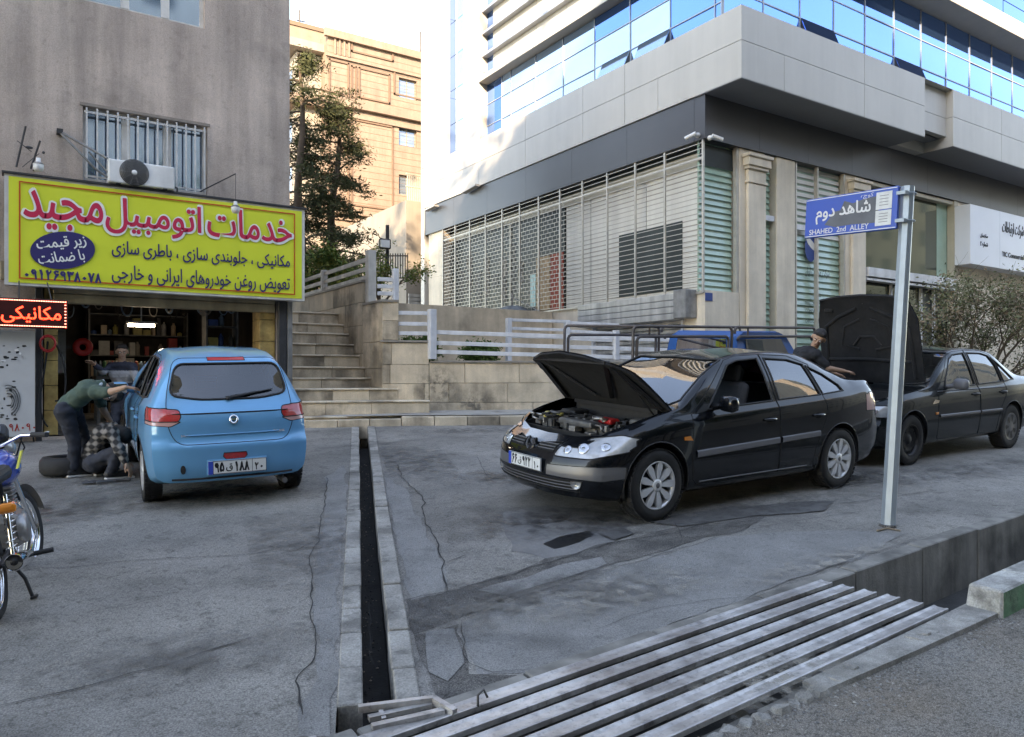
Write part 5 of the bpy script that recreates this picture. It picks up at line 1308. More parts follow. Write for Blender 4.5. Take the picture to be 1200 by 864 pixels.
# unfinished tan block behind
ub = thing('rear_building', 'plain brown block rising behind the tree and left of the tan apartment building', 'building', (17, 58, 4))
a, c = PY(337, 40, 56), PY(386, 30, 56); q = B(); q.box(a.x - 3, 56, 0, PY(388, 40, 56).x, 66, PY(345, 28, 56).z); q.build('wall', 'brick_tan', ub, world=True)
q = B(); q.box(a.x - 3.1, 55.9, PY(345, 30, 56).z + .003, PY(389, 40, 56).x, 66, PY(345, 25, 56).z); q.build('parapet', 'brick_tan_line', ub, world=True)
q = B(); q.tube([PY(351, 30, 56), PY(351, 12, 56)], .07, n=6); q.tube([PY(348, 24, 56), PY(358, 26, 56)], .05, n=5); q.build('aerial', 'dark_metal', ub, world=True)
# cream annex between tan block and office building
ax = thing('annex', 'cream rendered annex with an iron balcony rail behind the office building', 'building', (12, 25, 3))
q = B(); q.box(PY(476, 250, 25.5).x, 25.5, 2, 24, 33, PY(480, 235, 25.5).z); q.build('wall', 'cream', ax, world=True)
q = B(); za = PY(480, 235, 25.5).z
for i in range(10): u = 478 + i * 2.4; p = PY(u, 235, 25.5); q.box(p.x - .02, 25.5, za, p.x + .02, 25.54, za + .95)
q.box(PY(476, 235, 25.5).x, 25.49, za + .95, PY(500, 235, 25.5).x, 25.55, za + 1.0); q.box(PY(476, 235, 25.5).x, 25.49, za + .5, PY(500, 235, 25.5).x, 25.55, za + .54)
q.build('balcony_rail', 'beam_beige', ax, world=True)
for i in range(16):
    q = B(); z0 = 2.6 + i * .14; q.box(PY(479, 350, 25.4).x, 25.38, z0, PY(504, 350, 25.4).x, 25.45, z0 + .12); q.build('shutter_slat', 'shutter_grey', ax, world=True)
# ---------------------------------------------------------------- trees and bushes
mat('bark', (.10, .075, .055), .95, var=.3, vs=6, bump=.8, bs=40)
mat('needle_dark', (.05, .062, .03), .8, var=.35, vs=1.4, spec=.2)
mat('needle_olive', (.085, .095, .045), .8, var=.35, vs=1.6, spec=.2)
mat('leaf_green', (.075, .13, .03), .7, var=.3, vs=2, spec=.25)
mat('leaf_yellow', (.18, .20, .05), .7, var=.3, vs=2, spec=.25)
mat('leaf_grey', (.20, .215, .13), .8, var=.35, vs=3, spec=.2)
mat('leaf_brown', (.27, .21, .15), .8, var=.35, vs=3, spec=.2)
def limb(b, p, d, L, r, depth, rr, tips, m=0, droop=0., spread=.7, kids=3):
    pts = [p]; rs_ = [r]; n = 5
    for i in range(n):
        d = (d + Vector((rr.gauss(0, .09), rr.gauss(0, .09), rr.gauss(0, .07) - droop * .1))).normalized(); p = p + d * L / n; pts.append(p); rs_.append(r * (1 - .6 * (i + 1) / n))
        if depth == 0 or i >= 1: tips.append((p, d, depth))
    b.tube(pts, rs_, n=5 if depth < 2 else 8, m=m)
    if depth > 0:
        for k in range(kids):
            j = rr.randint(2, n); q = pts[j]; az = rr.uniform(0, 2 * PI)
            nd = (d + Vector((math.cos(az), math.sin(az), rr.uniform(-.2, .5))) * spread).normalized(); limb(b, q, nd, L * rr.uniform(.5, .75), rs_[j] * .7, depth - 1, rr, tips, m, droop, spread, kids)
def leaves(b, tips, per, size, rad, rr, nm, elong=1.6, flat=False):
    for (p, d, dep) in tips:
        mm = rr.randint(0, nm - 1)
        for _ in range(per):
            c = p + Vector((rr.gauss(0, rad), rr.gauss(0, rad), rr.gauss(0, rad * .8))); s = size * rr.uniform(.6, 1.4)
            a = Vector((rr.gauss(0, 1), rr.gauss(0, 1), rr.gauss(0, .7))).normalized(); t = a.orthogonal().normalized(); t = (t * math.cos(rr.random() * 6) + a.cross(t) * math.sin(rr.random() * 6)).normalized()
            u = a * s * elong; v = a.cross(t).normalized() * s
            b.add([c - u * .5, c + v * .35, c + u * .5, c - v * .35], [(0, 1, 2, 3)], mm if rr.random() < .75 else rr.randint(0, nm - 1))
# tall thin pine by the corner of the shop building, px 340-420
def pine(name, label, base, H, W, seed, lean=0., z0=.12, cone=.5):
    rr = random.Random(seed); t = thing(name, label, 'tree', base); q = B()
    pts = [Vector((lean * (i / 10) ** 2 + .06 * math.sin(i), .05 * math.cos(i * 1.3), H * i / 10)) for i in range(11)]
    q.tube(pts, [.17 * (1 - .85 * i / 10) + .015 for i in range(11)], n=8); tr = None; tips = []
    bb = B(); n = 52
    for i in range(n):
        f = z0 + (1 - z0) * (i + rr.random()) / n; p = pts[min(9, int(f * 10))].lerp(pts[min(10, int(f * 10) + 1)], f * 10 - int(f * 10)); az = rr.uniform(0, 2 * PI)
        L = W * (1 - cone * f) * (rr.uniform(.35, 1.0)) * (1 if f < .9 else .5); d = Vector((math.cos(az), math.sin(az), rr.uniform(.0, .5)))
        limb(bb, p, d.normalized(), L, .035, 1, rr, tips, 0, .8, .6, 3)
    q.build('trunk', 'bark', t); bb.build('branches', 'bark', t, fixn=False, kind='stuff')
    lv = B(); leaves(lv, [tp for tp in tips if rr.random() < .85], 19, .047, .12, rr, 2, 2.8); lv.build('crown', ['needle_dark', 'needle_olive'], t, fixn=False, kind='stuff')
    return t
p = PD(352, 350, 21.5); pine('pine_tree', 'tall dark pine tree rising just behind the corner of the plastered shop building', Vector((p.x, p.y, 3.2)), PD(352, 62, 21.5).z - 3.2, 1.9, 4, z0=.1)
p = PD(388, 350, 22.5); pine('pine_tree', 'thinner loose pine tree in front of the tan apartment building', Vector((p.x, p.y, 3.4)), PD(392, 118, 22.5).z - 3.4, 1.25, 9, lean=.3, z0=.15, cone=.3)
def bush(name, label, base, H, Rr, seed, mats, n0=7, per=20, size=.05, rad=.09, cat='bush', kids=3, depth=2):
    rr = random.Random(seed); t = thing(name, label, cat, base); q = B(); tips = []
    for i in range(n0):
        az = 2 * PI * i / n0 + rr.uniform(-.3, .3); d = Vector((math.cos(az) * rr.uniform(.2, .9), math.sin(az) * rr.uniform(.2, .9), 1)).normalized(); limb(q, Vector((0, 0, 0)), d, H * .62, .035, depth, rr, tips, 0, .2, .75, kids)
    q.build('stems', 'bark', t, fixn=False); lv = B(); leaves(lv, tips, per, size, rad, rr, len(mats)); lv.build('foliage', mats, t, fixn=False, kind='stuff'); return t
p = PD(372, 320, 19); bush('green_bush', 'bright green bush behind the weathered upper fence at the top of the stairs', Vector((p.x + .3, p.y, 3.6)), 1.5, 1, 3, ['leaf_green', 'leaf_yellow'], per=16, size=.07, rad=.13)
p = PD(445, 330, 20); bush('young_tree', 'small yellow green shrub in front of the iron railing at the back of the alley', Vector((p.x, p.y, 3.6)), 1.6, .6, 5, ['leaf_yellow', 'leaf_green'], n0=4, per=10, size=.05, rad=.1)
p = PD(560, 405, 15.4); bush('low_hedge', 'low green shrub growing on the terrace below the grille', Vector((p.x, p.y, ztop - .1)), .42, .6, 6, ['leaf_green'], n0=8, per=14, size=.05, rad=.08)
p = PD(492, 400, 15.4); bush('low_hedge', 'low green shrub growing behind the short left stretch of the white rails', Vector((p.x, p.y, ztop - .1)), .55, .6, 16, ['leaf_green'], n0=8, per=14, size=.05, rad=.08)
# grey brown dusty tree at the right
rr = random.Random(31)
P = PY(1148, 420, 9.6); tt = thing('dusty_tree', 'dusty grey brown small tree in front of the white signboard at the right', 'tree', Vector((P.x, 9.6, 1.0)))
q = B(); tips = []
for i in range(9):
    az = 2 * PI * i / 9 + rr.uniform(-.2, .2); d = Vector((math.cos(az) * rr.uniform(.35, 1.1), math.sin(az) * rr.uniform(.3, .8), 1.0)).normalized(); limb(q, Vector((0, 0, .2)), d, 2.0, .05, 2, rr, tips, 0, .25, .85, 4)
q.build('trunk', 'bark', tt, fixn=False); lv = B(); tips = [t for t in tips if t[0].z > .7 and t[0].z < 3.3]; leaves(lv, tips, 17, .05, .13, rr, 3); lv.build('crown', ['leaf_grey', 'leaf_brown', 'needle_olive'], tt, fixn=False, kind='stuff')
# low rubble planter wall under it
pw_ = thing('planter_wall', 'low rough stone planter wall under the dusty tree at the right', 'wall', (17, 9, 1))
course(pw_, Vector((13.2, 8.7, 0)), Vector((30, 8.7, 0)), [.9, 1.25, 1.55, 1.8], .6, seed=44, m='travertine')
# ---------------------------------------------------------------- across the street, behind the camera: it shades the place and is mirrored in the cars and glass
mat('opposite_wall', (.42, .37, .31), .9, var=.1, vs=.5, streak=.15)
for (xa, xb, ya, H_, lab) in ((-75, -34, -17, 27, 'long beige apartment block across the street, far left'), (-33.5, -6, -16, 28.4, 'tall beige apartment block across the street'), (-5.5, 16, -16, 25.5, 'middle beige apartment block across the street'), (16.5, 45, -17, 22, 'lower beige apartment block across the street, right'), (45.5, 110, -16.5, 24, 'long beige apartment block across the street, far right')):
    t = thing('opposite_building', lab, 'building', (xa, ya, -3)); q = B(); q.box(xa, ya - 12, -4, xb, ya, H_); q.build('wall', 'opposite_wall', t, world=True)
    q = B(); zz = 1.5
    while zz < H_ - 2.5:
        x = xa + 1.2
        while x < xb - 2: q.box(x, ya - .02, zz, x + 1.5, ya + .02, zz + 1.5); x += 3.2
        zz += 3.2
    q.build('windows', 'dark_glass', t, world=True, fixn=False, kind='stuff')
rr = random.Random(77)
def plane_tree(x, y, H_, lab, seed, Rc):
    rr = random.Random(seed); z0 = G(x, y); t = thing('street_tree', lab, 'tree', (x, y, z0)); q = B(); tips = []
    q.tube([(0, 0, 0), (.1, .05, H_ * .2), (.05, .1, H_ * .4)], [.22, .18, .14], n=8)
    for i in range(6):
        az = 2 * PI * i / 6 + rr.uniform(-.3, .3); limb(q, Vector((.05, .1, H_ * rr.uniform(.3, .4))), Vector((math.cos(az) * .7, math.sin(az) * .7, 1)).normalized(), H_ * .4, .1, 2, rr, tips, 0, .1, .75, 3)
    q.build('trunk', 'bark', t, fixn=False); lv = B(); leaves(lv, tips, 9, .34, Rc, rr, 2); lv.build('crown', ['leaf_green', 'needle_olive'], t, fixn=False, kind='stuff')
for i, (x, y, h) in enumerate(((-16, -9, 11), (-9, -8.5, 10), (-2, -9, 11.5), (5, -8.5, 10.5), (12, -9, 11), (19, -9, 10), (-23, -9, 11), (-5.5, -7, 6.5), (1.5, -7, 7), (8.5, -7, 6.5), (15.5, -7, 7), (-12.5, -7, 6.5))):
    plane_tree(x, y, h, 'leafy plane tree across the street, standing ' + ('opposite the workshop', 'opposite the blue car', 'opposite the drain', 'opposite the grate', 'opposite the street sign', 'opposite the older black sedan', 'at the far left end of the row', 'in the front row before the tall beige block', 'in the front row before the middle block', 'in the front row by the channel', 'in the front row at the right', 'in the front row at the left')[i], 100 + i, .5)
    bpy.data.objects['street_tree' + ('.%03d' % i if i else '')]['group'] = 'plane trees across the street'
plane_tree(-11.0, -8.2, 31, 'very tall unseen plane tree across the street, shaped to dapple the office band', 140, .7)  # unseen tree, height and place chosen so its crown dapples the office band
# ---------------------------------------------------------------- cars
from mathutils.bvhtree import BVHTree
def carpaint(name, col, coat=1., rough=.28, metal=.0, dust=.0):
    m = mat(name, col, rough, metal, var=.05, vs=1.5, world=False, coat=coat * .85, spec=.12); m.node_tree.nodes['Principled BSDF'].inputs['Coat IOR'].default_value = 1.4; return m
carpaint('paint_black', (.004, .005, .007), rough=.2)
carpaint('paint_black_old', (.007, .010, .011), coat=.7, rough=.22)
carpaint('paint_blue', (.10, .34, .57), rough=.32, metal=.2)
carpaint('paint_truck_blue', (.02, .11, .33), rough=.35)
mat('seam', (.004, .004, .004), .8, var=0); mat('car_rubber', (.012, .012, .013), .6, var=.15, world=False)
mat('trim_black', (.015, .015, .016), .45, var=.1, world=False); mat('trim_grey', (.13, .13, .14), .45, var=.08, world=False)
mat('silver_plastic', (.15, .15, .155), .35, metal=.4, var=.06, world=False)
mat('alloy', (.66, .67, .68), .38, metal=.4, var=.06, world=False); mat('steel_dark', (.03, .03, .032), .5, metal=.5, var=.2, world=False)
mat('tyre', (.014, .014, .015), .75, var=.25, vs=12, world=False, bump=.3, bs=60)
mat('seat_grey', (.07, .07, .075), .9, var=.2, world=False); mat('cabin', (.02, .02, .022), .9, var=.2, world=False)
mat('lamp_clear', (.36, .37, .38), .12, metal=.25, var=.2, vs=14, world=False, coat=1.); mat('lamp_chrome', (.5, .51, .53), .15, metal=.8, var=0)
mat('lamp_red', (.42, .012, .015), .12, var=.25, vs=12, world=False, coat=1.); mat('lamp_amber', (.75, .22, .02), .15, var=.1, world=False, coat=1.)
mat('lamp_pink', (.55, .30, .28), .15, var=.1, world=False, coat=1.)
mat('plate_white', (.72, .73, .72), .4, var=.05, world=False); mat('plate_blue', (.02, .07, .45), .4, var=0); mat('plate_ink', (.008, .008, .01), .5, var=0)
glassmat('car_glass', (.7, .8, .82), .10, .62); glassmat('car_glass_tint', (.5, .62, .68), .13, .35); glassmat('screen_glass', (.75, .88, .9), .13, .55); glassmat('dusty_glass', (.6, .85, .95), .04, .45)
mat('engine_dark', (.02, .02, .021), .6, metal=.2, var=.4, vs=14, world=False); mat('engine_grey', (.13, .13, .13), .5, metal=.5, var=.3, vs=12, world=False)
mat('engine_alu', (.35, .34, .33), .4, metal=.7, var=.3, vs=12, world=False); mat('hood_liner', (.012, .012, .013), .95, var=.4, vs=9, world=False, bump=.8, bs=9)
def pchip(pts, x):
    if x <= pts[0][0]: return pts[0][1]
    if x >= pts[-1][0]: return pts[-1][1]
    n = len(pts)
    for i in range(n - 1):
        if pts[i][0] <= x <= pts[i + 1][0]: break
    def slope(k): return (pts[k + 1][1] - pts[k][1]) / (pts[k + 1][0] - pts[k][0])
    def tan(k):
        if k == 0: return slope(0)
        if k == n - 1: return slope(n - 2)
        a, b = slope(k - 1), slope(k)
        return 0 if a * b <= 0 else 2 * a * b / (a + b)
    h = pts[i + 1][0] - pts[i][0]; t = (x - pts[i][0]) / h; y0, y1 = pts[i][1], pts[i + 1][1]; m0, m1 = tan(i) * h, tan(i + 1) * h
    return (2 * t ** 3 - 3 * t * t + 1) * y0 + (t ** 3 - 2 * t * t + t) * m0 + (-2 * t ** 3 + 3 * t * t) * y1 + (t ** 3 - t * t) * m1
def catmull(P, cnt):
    out = []; n = len(P)
    for i in range(n - 1):
        p0 = P[max(i - 1, 0)]; p1 = P[i]; p2 = P[i + 1]; p3 = P[min(i + 2, n - 1)]
        l = math.dist(p1, p2)
        for j in range(cnt[i]):
            t = j / cnt[i]; q = []
            for k in range(2):
                m1 = (p2[k] - p0[k]) * .5; m2 = (p3[k] - p1[k]) * .5
                # limit tangents to the short span
                s1 = l / max(math.dist(p0, p2) * .5, 1e-6); s2 = l / max(math.dist(p1, p3) * .5, 1e-6); m1 *= min(1, s1); m2 *= min(1, s2)
                q.append((2 * t ** 3 - 3 * t * t + 1) * p1[k] + (t ** 3 - 2 * t * t + t) * m1 + (-2 * t ** 3 + 3 * t * t) * p2[k] + (t ** 3 - t * t) * m2)
            out.append(q)
    out.append(list(P[-1])); return out
def car_body(S):
    """loft of cross sections front to back; returns a bmesh"""
    L = S['L']; ns = int(L / .05); bm = bmesh.new(); rings = []
    cnt = [3, 2, 4, 4, 4, 2, 4, 4, 2, 3, 5]
    Lf, Lr = S.get('Lf', .7), S.get('Lr', .7)
    for i in range(ns + 1):
        x = L * i / ns; zb, hw, zs, zt, rw = (pchip(S[k], x) for k in ('bot', 'hw', 'belt', 'top', 'rw'))
        zt = max(zt, zs + .02); g = zt - zs; hw0 = hw
        for xw in S['wheels']: hw += S.get('flare', .012) * math.exp(-((x - xw) / .34) ** 2)
        rt = min(rw, hw - .08)
        P = [(0, zb), (hw - .16, zb), (hw - .045, zb + .045), (hw - .008, zb + .2), (hw, (zb + zs) / 2 + .03), (hw - .018, zs - .07), (hw - .06, zs),
             ((hw - .075 + rt) / 2 + .012, zs + g * .48), (rt + .012, zs + g * .84), (rt - .045, zs + g * .945), (rt * .6, zt - min(.02, g * .2)), (0, zt)]
        sec = catmull(P, cnt); ring = []
        for (y, z) in sec:
            xx = x
            if x < Lf: w_ = (1 - x / Lf) ** 2; xx += w_ * (pchip(S['fz'], z) + S['fy'] * (abs(y) / S['hw'][1][1]) ** S.get('fp', 3))
            if x > L - Lr: w_ = (1 - (L - x) / Lr) ** 2; xx -= w_ * (pchip(S['rz'], z) + S['ry'] * (abs(y) / S['hw'][1][1]) ** S.get('rp', 3))
            ring.append((xx, y, z))
        rings.append(ring)
    m = len(rings[0]); V = []
    for ring in rings:
        a = [bm.verts.new(p) for p in ring]; b = [a[0]] + [bm.verts.new((p[0], -p[1], p[2])) for p in ring[1:-1]] + [a[-1]]; V.append((a, b))
    for i in range(ns):
        for s in (0, 1):
            for j in range(m - 1):
                q = [V[i][s][j], V[i + 1][s][j], V[i + 1][s][j + 1], V[i][s][j + 1]]
                if s: q = q[::-1]
                bm.faces.new(q)
    # end caps: rows between left and right points of equal height
    for end, i, fn, fz, fy, fp in ((0, 0, 1, 'fz', 'fy', 'fp'), (1, ns, -1, 'rz', 'ry', 'rp')):
        x = 0 if end == 0 else L; NY = 22; rows = []
        for j in range(1, m - 1):
            row = []
            a, b = V[i][0][j], V[i][1][j]
            for k in range(NY + 1):
                if k == 0: row.append(a); continue
                if k == NY: row.append(b); continue
                y = a.co.y * (1 - 2 * k / NY); z = a.co.z
                xx = x + fn * (pchip(S[fz], z) + S[fy] * (abs(y) / S['hw'][1][1]) ** S.get(fp, 3)); row.append(bm.verts.new((xx, y, z)))
            rows.append(row)
        for r in range(len(rows) - 1):
            for k in range(NY):
                bm.faces.new([rows[r][k], rows[r][k + 1], rows[r + 1][k + 1], rows[r + 1][k]])
        for rr_, c in ((rows[0], V[i][0][0]), (rows[-1], V[i][0][-1])):
            for k in range(NY): bm.faces.new([rr_[k], rr_[k + 1], c])
    bmesh.ops.remove_doubles(bm, verts=bm.verts[:], dist=1e-4)
    bmesh.ops.recalc_face_normals(bm, faces=bm.faces[:])
    bm.faces.layers.int.new('id'); return bm
def rp_(pts, r, n=4):
    out = []; k = len(pts)
    for i in range(k):
        p = Vector(pts[i]); a = Vector(pts[i - 1]) - p; c = Vector(pts[(i + 1) % k]) - p; ra = min(r, a.length * .45); rc = min(r, c.length * .45); A = p + a.normalized() * ra; C = p + c.normalized() * rc
        for j in range(n + 1): t = j / n; q = A * (1 - t) ** 2 + p * 2 * t * (1 - t) + C * t * t; out.append((q.x, q.y))
    return out
def pin(poly, a, b):
    c = False; n = len(poly)
    for i in range(n):
        x0, y0 = poly[i]; x1, y1 = poly[(i + 1) % n]
        if (y0 > b) != (y1 > b) and a < (x1 - x0) * (b - y0) / (y1 - y0) + x0: c = not c
    return c
def region(bm, view, poly, ident, cond, overwrite=False, mirror=True):
    """cut the shell along a polygon drawn in a side ('y'), front ('x') or top ('z') view, and mark the faces inside"""
    ax = {'y': (0, 2), 'x': (1, 2), 'z': (0, 1)}[view]; lay = bm.faces.layers.int['id']
    polys = [poly] if (view == 'y' or not mirror) else [poly, [(-p[0], p[1]) if view == 'x' else (p[0], -p[1]) for p in poly]]
    for pl in polys:
        a0, a1 = min(p[0] for p in pl) - .03, max(p[0] for p in pl) + .03; b0, b1 = min(p[1] for p in pl) - .03, max(p[1] for p in pl) + .03
        n = len(pl)
        for i in range(n):
            p, q = pl[i], pl[(i + 1) % n]; d = (q[0] - p[0], q[1] - p[1]); ln = math.hypot(*d)
            if ln < 1e-5: continue
            co = [0, 0, 0]; no = [0, 0, 0]; co[ax[0]], co[ax[1]] = p; no[ax[0]], no[ax[1]] = d[1] / ln, -d[0] / ln
            e0, e1 = min(p[0], q[0]) - .02, max(p[0], q[0]) + .02; f0, f1 = min(p[1], q[1]) - .02, max(p[1], q[1]) + .02
            fs = []
            for f in bm.faces:
                if not cond(f): continue
                A = [v.co[ax[0]] for v in f.verts]; Bq = [v.co[ax[1]] for v in f.verts]
                if max(A) < e0 or min(A) > e1 or max(Bq) < f0 or min(Bq) > f1: continue
                fs.append(f)
            if fs:
                geom = fs + list({e for f in fs for e in f.edges}) + list({v for f in fs for v in f.verts})
                bmesh.ops.bisect_plane(bm, geom=geom, dist=1e-5, plane_co=co, plane_no=no)
        for f in bm.faces:
            if not cond(f): continue
            c = f.calc_center_median()
            if pin(pl, c[ax[0]], c[ax[1]]) and (overwrite or f[lay] == 0): f[lay] = ident
def take(bm, ident, test=None):
    """copy out the faces with this id as a new bmesh and remove them from the shell"""
    lay = bm.faces.layers.int['id']; fs = [f for f in bm.faces if f[lay] == ident and (test is None or test(f.calc_center_median()))]
    nb = bmesh.new(); mp = {}
    for f in fs:
        vs = []
        for v in f.verts:
            if v not in mp: mp[v] = nb.verts.new(v.co)
            vs.append(mp[v])
        try: nb.faces.new(vs)
        except ValueError: pass
    bmesh.ops.delete(bm, geom=fs, context='FACES'); nb.normal_update(); return nb
def strips(bm, r, bb=None, m=0, test=None):
    bb = bb or B()
    for e in bm.edges:
        if len(e.link_faces) == 1 and (test is None or test((e.verts[0].co + e.verts[1].co) / 2)):
            p, q = e.verts[0].co.copy(), e.verts[1].co.copy()
            if (p - q).length > 1e-4: d = (q - p).normalized() * r * .5; bb.tube([p - d, q + d], r, n=5, m=m, cap=False)
    return bb
def bm_obj(bm, name, mats, parent, smooth=True, inset=0., thick=0.):
    if inset and 'screen' in name:
        iv = [v for v in bm.verts if all(len(e.link_faces) == 2 for e in v.link_edges)]
        for _ in range(60): bmesh.ops.smooth_vert(bm, verts=iv, factor=.5, use_axis_x=True, use_axis_y=True, use_axis_z=True)
    if inset:
        bm.normal_update()
        for v in bm.verts: v.co -= v.normal * inset
    if thick:
        bm.normal_update(); fs = bm.faces[:]; r = bmesh.ops.extrude_face_region(bm, geom=fs)
        for v in [g for g in r['geom'] if isinstance(g, bmesh.types.BMVert)]: v.co -= v.normal * thick
        bmesh.ops.recalc_face_normals(bm, faces=bm.faces[:])
    me = bpy.data.meshes.new(name); bm.to_mesh(me); bm.free()
    for q in (mats if isinstance(mats, (list, tuple)) else [mats]): me.materials.append(MATS[q])
    for p in me.polygons: p.use_smooth = smooth
    if smooth: me.set_sharp_from_angle(angle=R(38))
    return link_mesh(name, me, parent)
def make_wheel(t, x, y, z, r, wd, style, side, rimr=None, steer=0., n=9):
    """side -1: outer face towards -y"""
    rim = rimr or r * .66; s = side; h = wd / 2
    w_ = bpy.data.objects.new('wheel', None); COL.objects.link(w_); w_.parent = t; w_.location = (x, y, z); w_.rotation_euler = (0, 0, steer)
    q = B(); prof = [(rim * .98, -h * .86), (rim * 1.04, -h * .98), (r * .86, -h * 1.0), (r * .955, -h * .9), (r * .99, -h * .66), (r, -h * .3), (r, 0), (r, h * .3), (r * .99, h * .66), (r * .955, h * .9), (r * .86, h), (rim * 1.04, h * .98), (rim * .98, h * .86)]
    q.lathe(prof, axis='y', n=44)
    for k in range(44):    # tread blocks
        a = 2 * PI * k / 44; c, sn = math.cos(a), math.sin(a); rot = Matrix.Rotation(-a, 3, 'Y')
        for yy in (-.32, .32, 0): q.cbox((r * .998 * c, yy * wd * 1.15, r * .998 * sn), (.006, wd * .24, r * .11), rot)
    q.build('tyre', 'tyre', w_)
    q = B(); o = s * h
    q.lathe([(rim * .97, -o * .9), (rim * .92, -o * .7), (rim * .9, o * .55), (rim * .96, o * .88), (rim * 1.005, o * .93), (rim * 1.0, o * .99), (rim * .955, o * .95)], axis='y', n=40)
    if style == 'alloy':
        for k in range(n):
            a = 2 * PI * k / n; ca, sa = math.cos(a), math.sin(a); tx_, tz_ = -sa, ca
            def P(rr, tt, yy): return (rr * ca + tt * tx_, yy, rr * sa + tt * tz_)
            i0, i1, w0, wm, w1 = rim * .2, rim * .95, rim * .06, rim * .15, rim * .11; rm = rim * .72
            yo, yi = o * .93, o * .62
            ptsf = [P(i0, -w0, yo * .96), P(rm, -wm, yo), P(i1, -w1, yo * .97), P(i1, w1, yo * .97), P(rm, wm, yo), P(i0, w0, yo * .96)]
            ptsb = [P(i0, -w0, yi), P(rm, -wm, yi), P(i1, -w1, yi), P(i1, w1, yi), P(rm, wm, yi), P(i0, w0, yi)]
            q.add(ptsf + ptsb, [(0, 1, 4, 5), (1, 2, 3, 4)] + [(i, (i + 1) % 6, 6 + (i + 1) % 6, 6 + i) for i in range(6)])
        q.lathe([(0, o * .98), (rim * .17, o * .98), (rim * .26, o * .93), (rim * .26, o * .6), (0, o * .6)], axis='y', n=20)
        q.build('rim', 'alloy', w_)
        q = B(); q.lathe([(0, o * .35), (rim * .86, o * .35), (rim * .86, o * .1), (0, o * .1)], axis='y', n=30); q.build('brake_disc', 'steel_dark', w_)
        q = B(); q.lathe([(0, o * 1.0), (rim * .1, o * 1.0), (rim * .12, o * .97)], axis='y', n=14); q.build('hub_cap', 'silver_plastic', w_)
    elif style == 'steel':
        q.lathe([(0, o * .75), (rim * .22, o * .75), (rim * .30, o * .5), (rim * .55, o * .45), (rim * .66, o * .7), (rim * .8, o * .6), (rim * .95, o * .45)], axis='y', n=30)
        q.build('rim', 'steel_dark', w_)
        q = B()
        for k in range(8): a = 2 * PI * k / 8; q.lathe([(0, o * .73), (rim * .07, o * .72)], (rim * .72 * math.cos(a), 0, rim * .72 * math.sin(a)), axis='y', n=8)
        q.build('vent_hole', 'seam', w_, kind='stuff')
    else:   # plastic wheel cover
        q.lathe([(0, o * .98), (rim * .3, o * .97), (rim * .5, o * .9), (rim * .9, o * .92), (rim, o * .98)], axis='y', n=36); q.build('rim', 'silver_plastic', w_)
        q = B()
        for k in range(7):
            a = 2 * PI * (k + .5) / 7
            pts = [(rr * math.cos(a + da), o * 1.0, rr * math.sin(a + da)) for rr, da in ((rim * .38, -.16), (rim * .82, -.2), (rim * .88, 0), (rim * .82, .2), (rim * .38, .16))]; q.poly(pts)
        q.build('cover_slot', 'steel_dark', w_, fixn=False, kind='stuff')
    return w_
def arch_liner(b, x, z, r, y0, y1):
    n = 18; pts = []
    for i in range(n + 1):
        a = PI * 1.12 * i / n - PI * .06; pts.append((x + r * math.cos(a), z + r * math.sin(a)))
    for i in range(n): b.quad((pts[i][0], y0, pts[i][1]), (pts[i + 1][0], y0, pts[i + 1][1]), (pts[i + 1][0], y1, pts[i + 1][1]), (pts[i][0], y1, pts[i][1]))
    b.poly([(p[0], y1, p[1]) for p in pts])
def tilt_rot(yaw):
    ex = Vector((math.cos(yaw), math.sin(yaw), 0)); ey = Vector((-math.sin(yaw), math.cos(yaw), 0))
    ex.z = .03 * ex.x + .062 * ex.y; ex.normalize(); n = Vector((-.03, -.062, 1)).normalized(); ey = n.cross(ex).normalized()
    return Matrix((ex, ey, n)).transposed().to_euler()
def plate(parent, c, ux, uz, s1, s2, left_blue=True, w_=.52, h_=.115, name='licence_plate'):
    """number plate: c centre, ux right as read, uz up"""
    ux = Vector(ux).normalized(); uz = Vector(uz).normalized(); n = ux.cross(uz).normalized(); c = Vector(c)
    rot = Matrix((ux, uz, n)).transposed()
    q = B(); q.cbox(c, (w_, h_, .008), rot); t = q.build(name, 'plate_white', parent)
    q = B(); q.cbox(c - ux * (w_ * .46) + n * .0045, (w_ * .08, h_ * .98, .002), rot); q.build('plate_band', 'plate_blue', t)
    q = B()
    for (a, b_, ww, hh) in ((0, .47, 1, .04), (0, -.47, 1, .04), (.495, 0, .01, 1), (.25, 0, .008, 1), (-.415, 0, .008, 1)): q.cbox(c + ux * (a * w_) + uz * (b_ * h_) + n * .0046, (w_ * ww, h_ * hh, .001), rot)
    q.build('plate_border', 'plate_ink', t)
    a_, b_ = s1.split('|')
    digits('plate_lettering', a_, w_ * .15, h_ * .66, c - ux * w_ * .31 + n * .0045, ux, uz, 'plate_ink', t, sw=.2, world=False)
    text('plate_lettering', 'ق', w_ * .11, h_ * .56, c - ux * w_ * .145 - uz * h_ * .05 + n * .0045, ux, uz, 'plate_ink', t, bold=.02, depth=.001, world=False)
    digits('plate_lettering', b_, w_ * .24, h_ * .66, c + ux * w_ * .07 + n * .0045, ux, uz, 'plate_ink', t, sw=.2, world=False)
    digits('plate_lettering', s2, w_ * .15, h_ * .5, c + ux * w_ * .37 - uz * h_ * .1 + n * .0045, ux, uz, 'plate_ink', t, sw=.2, world=False)
    return t
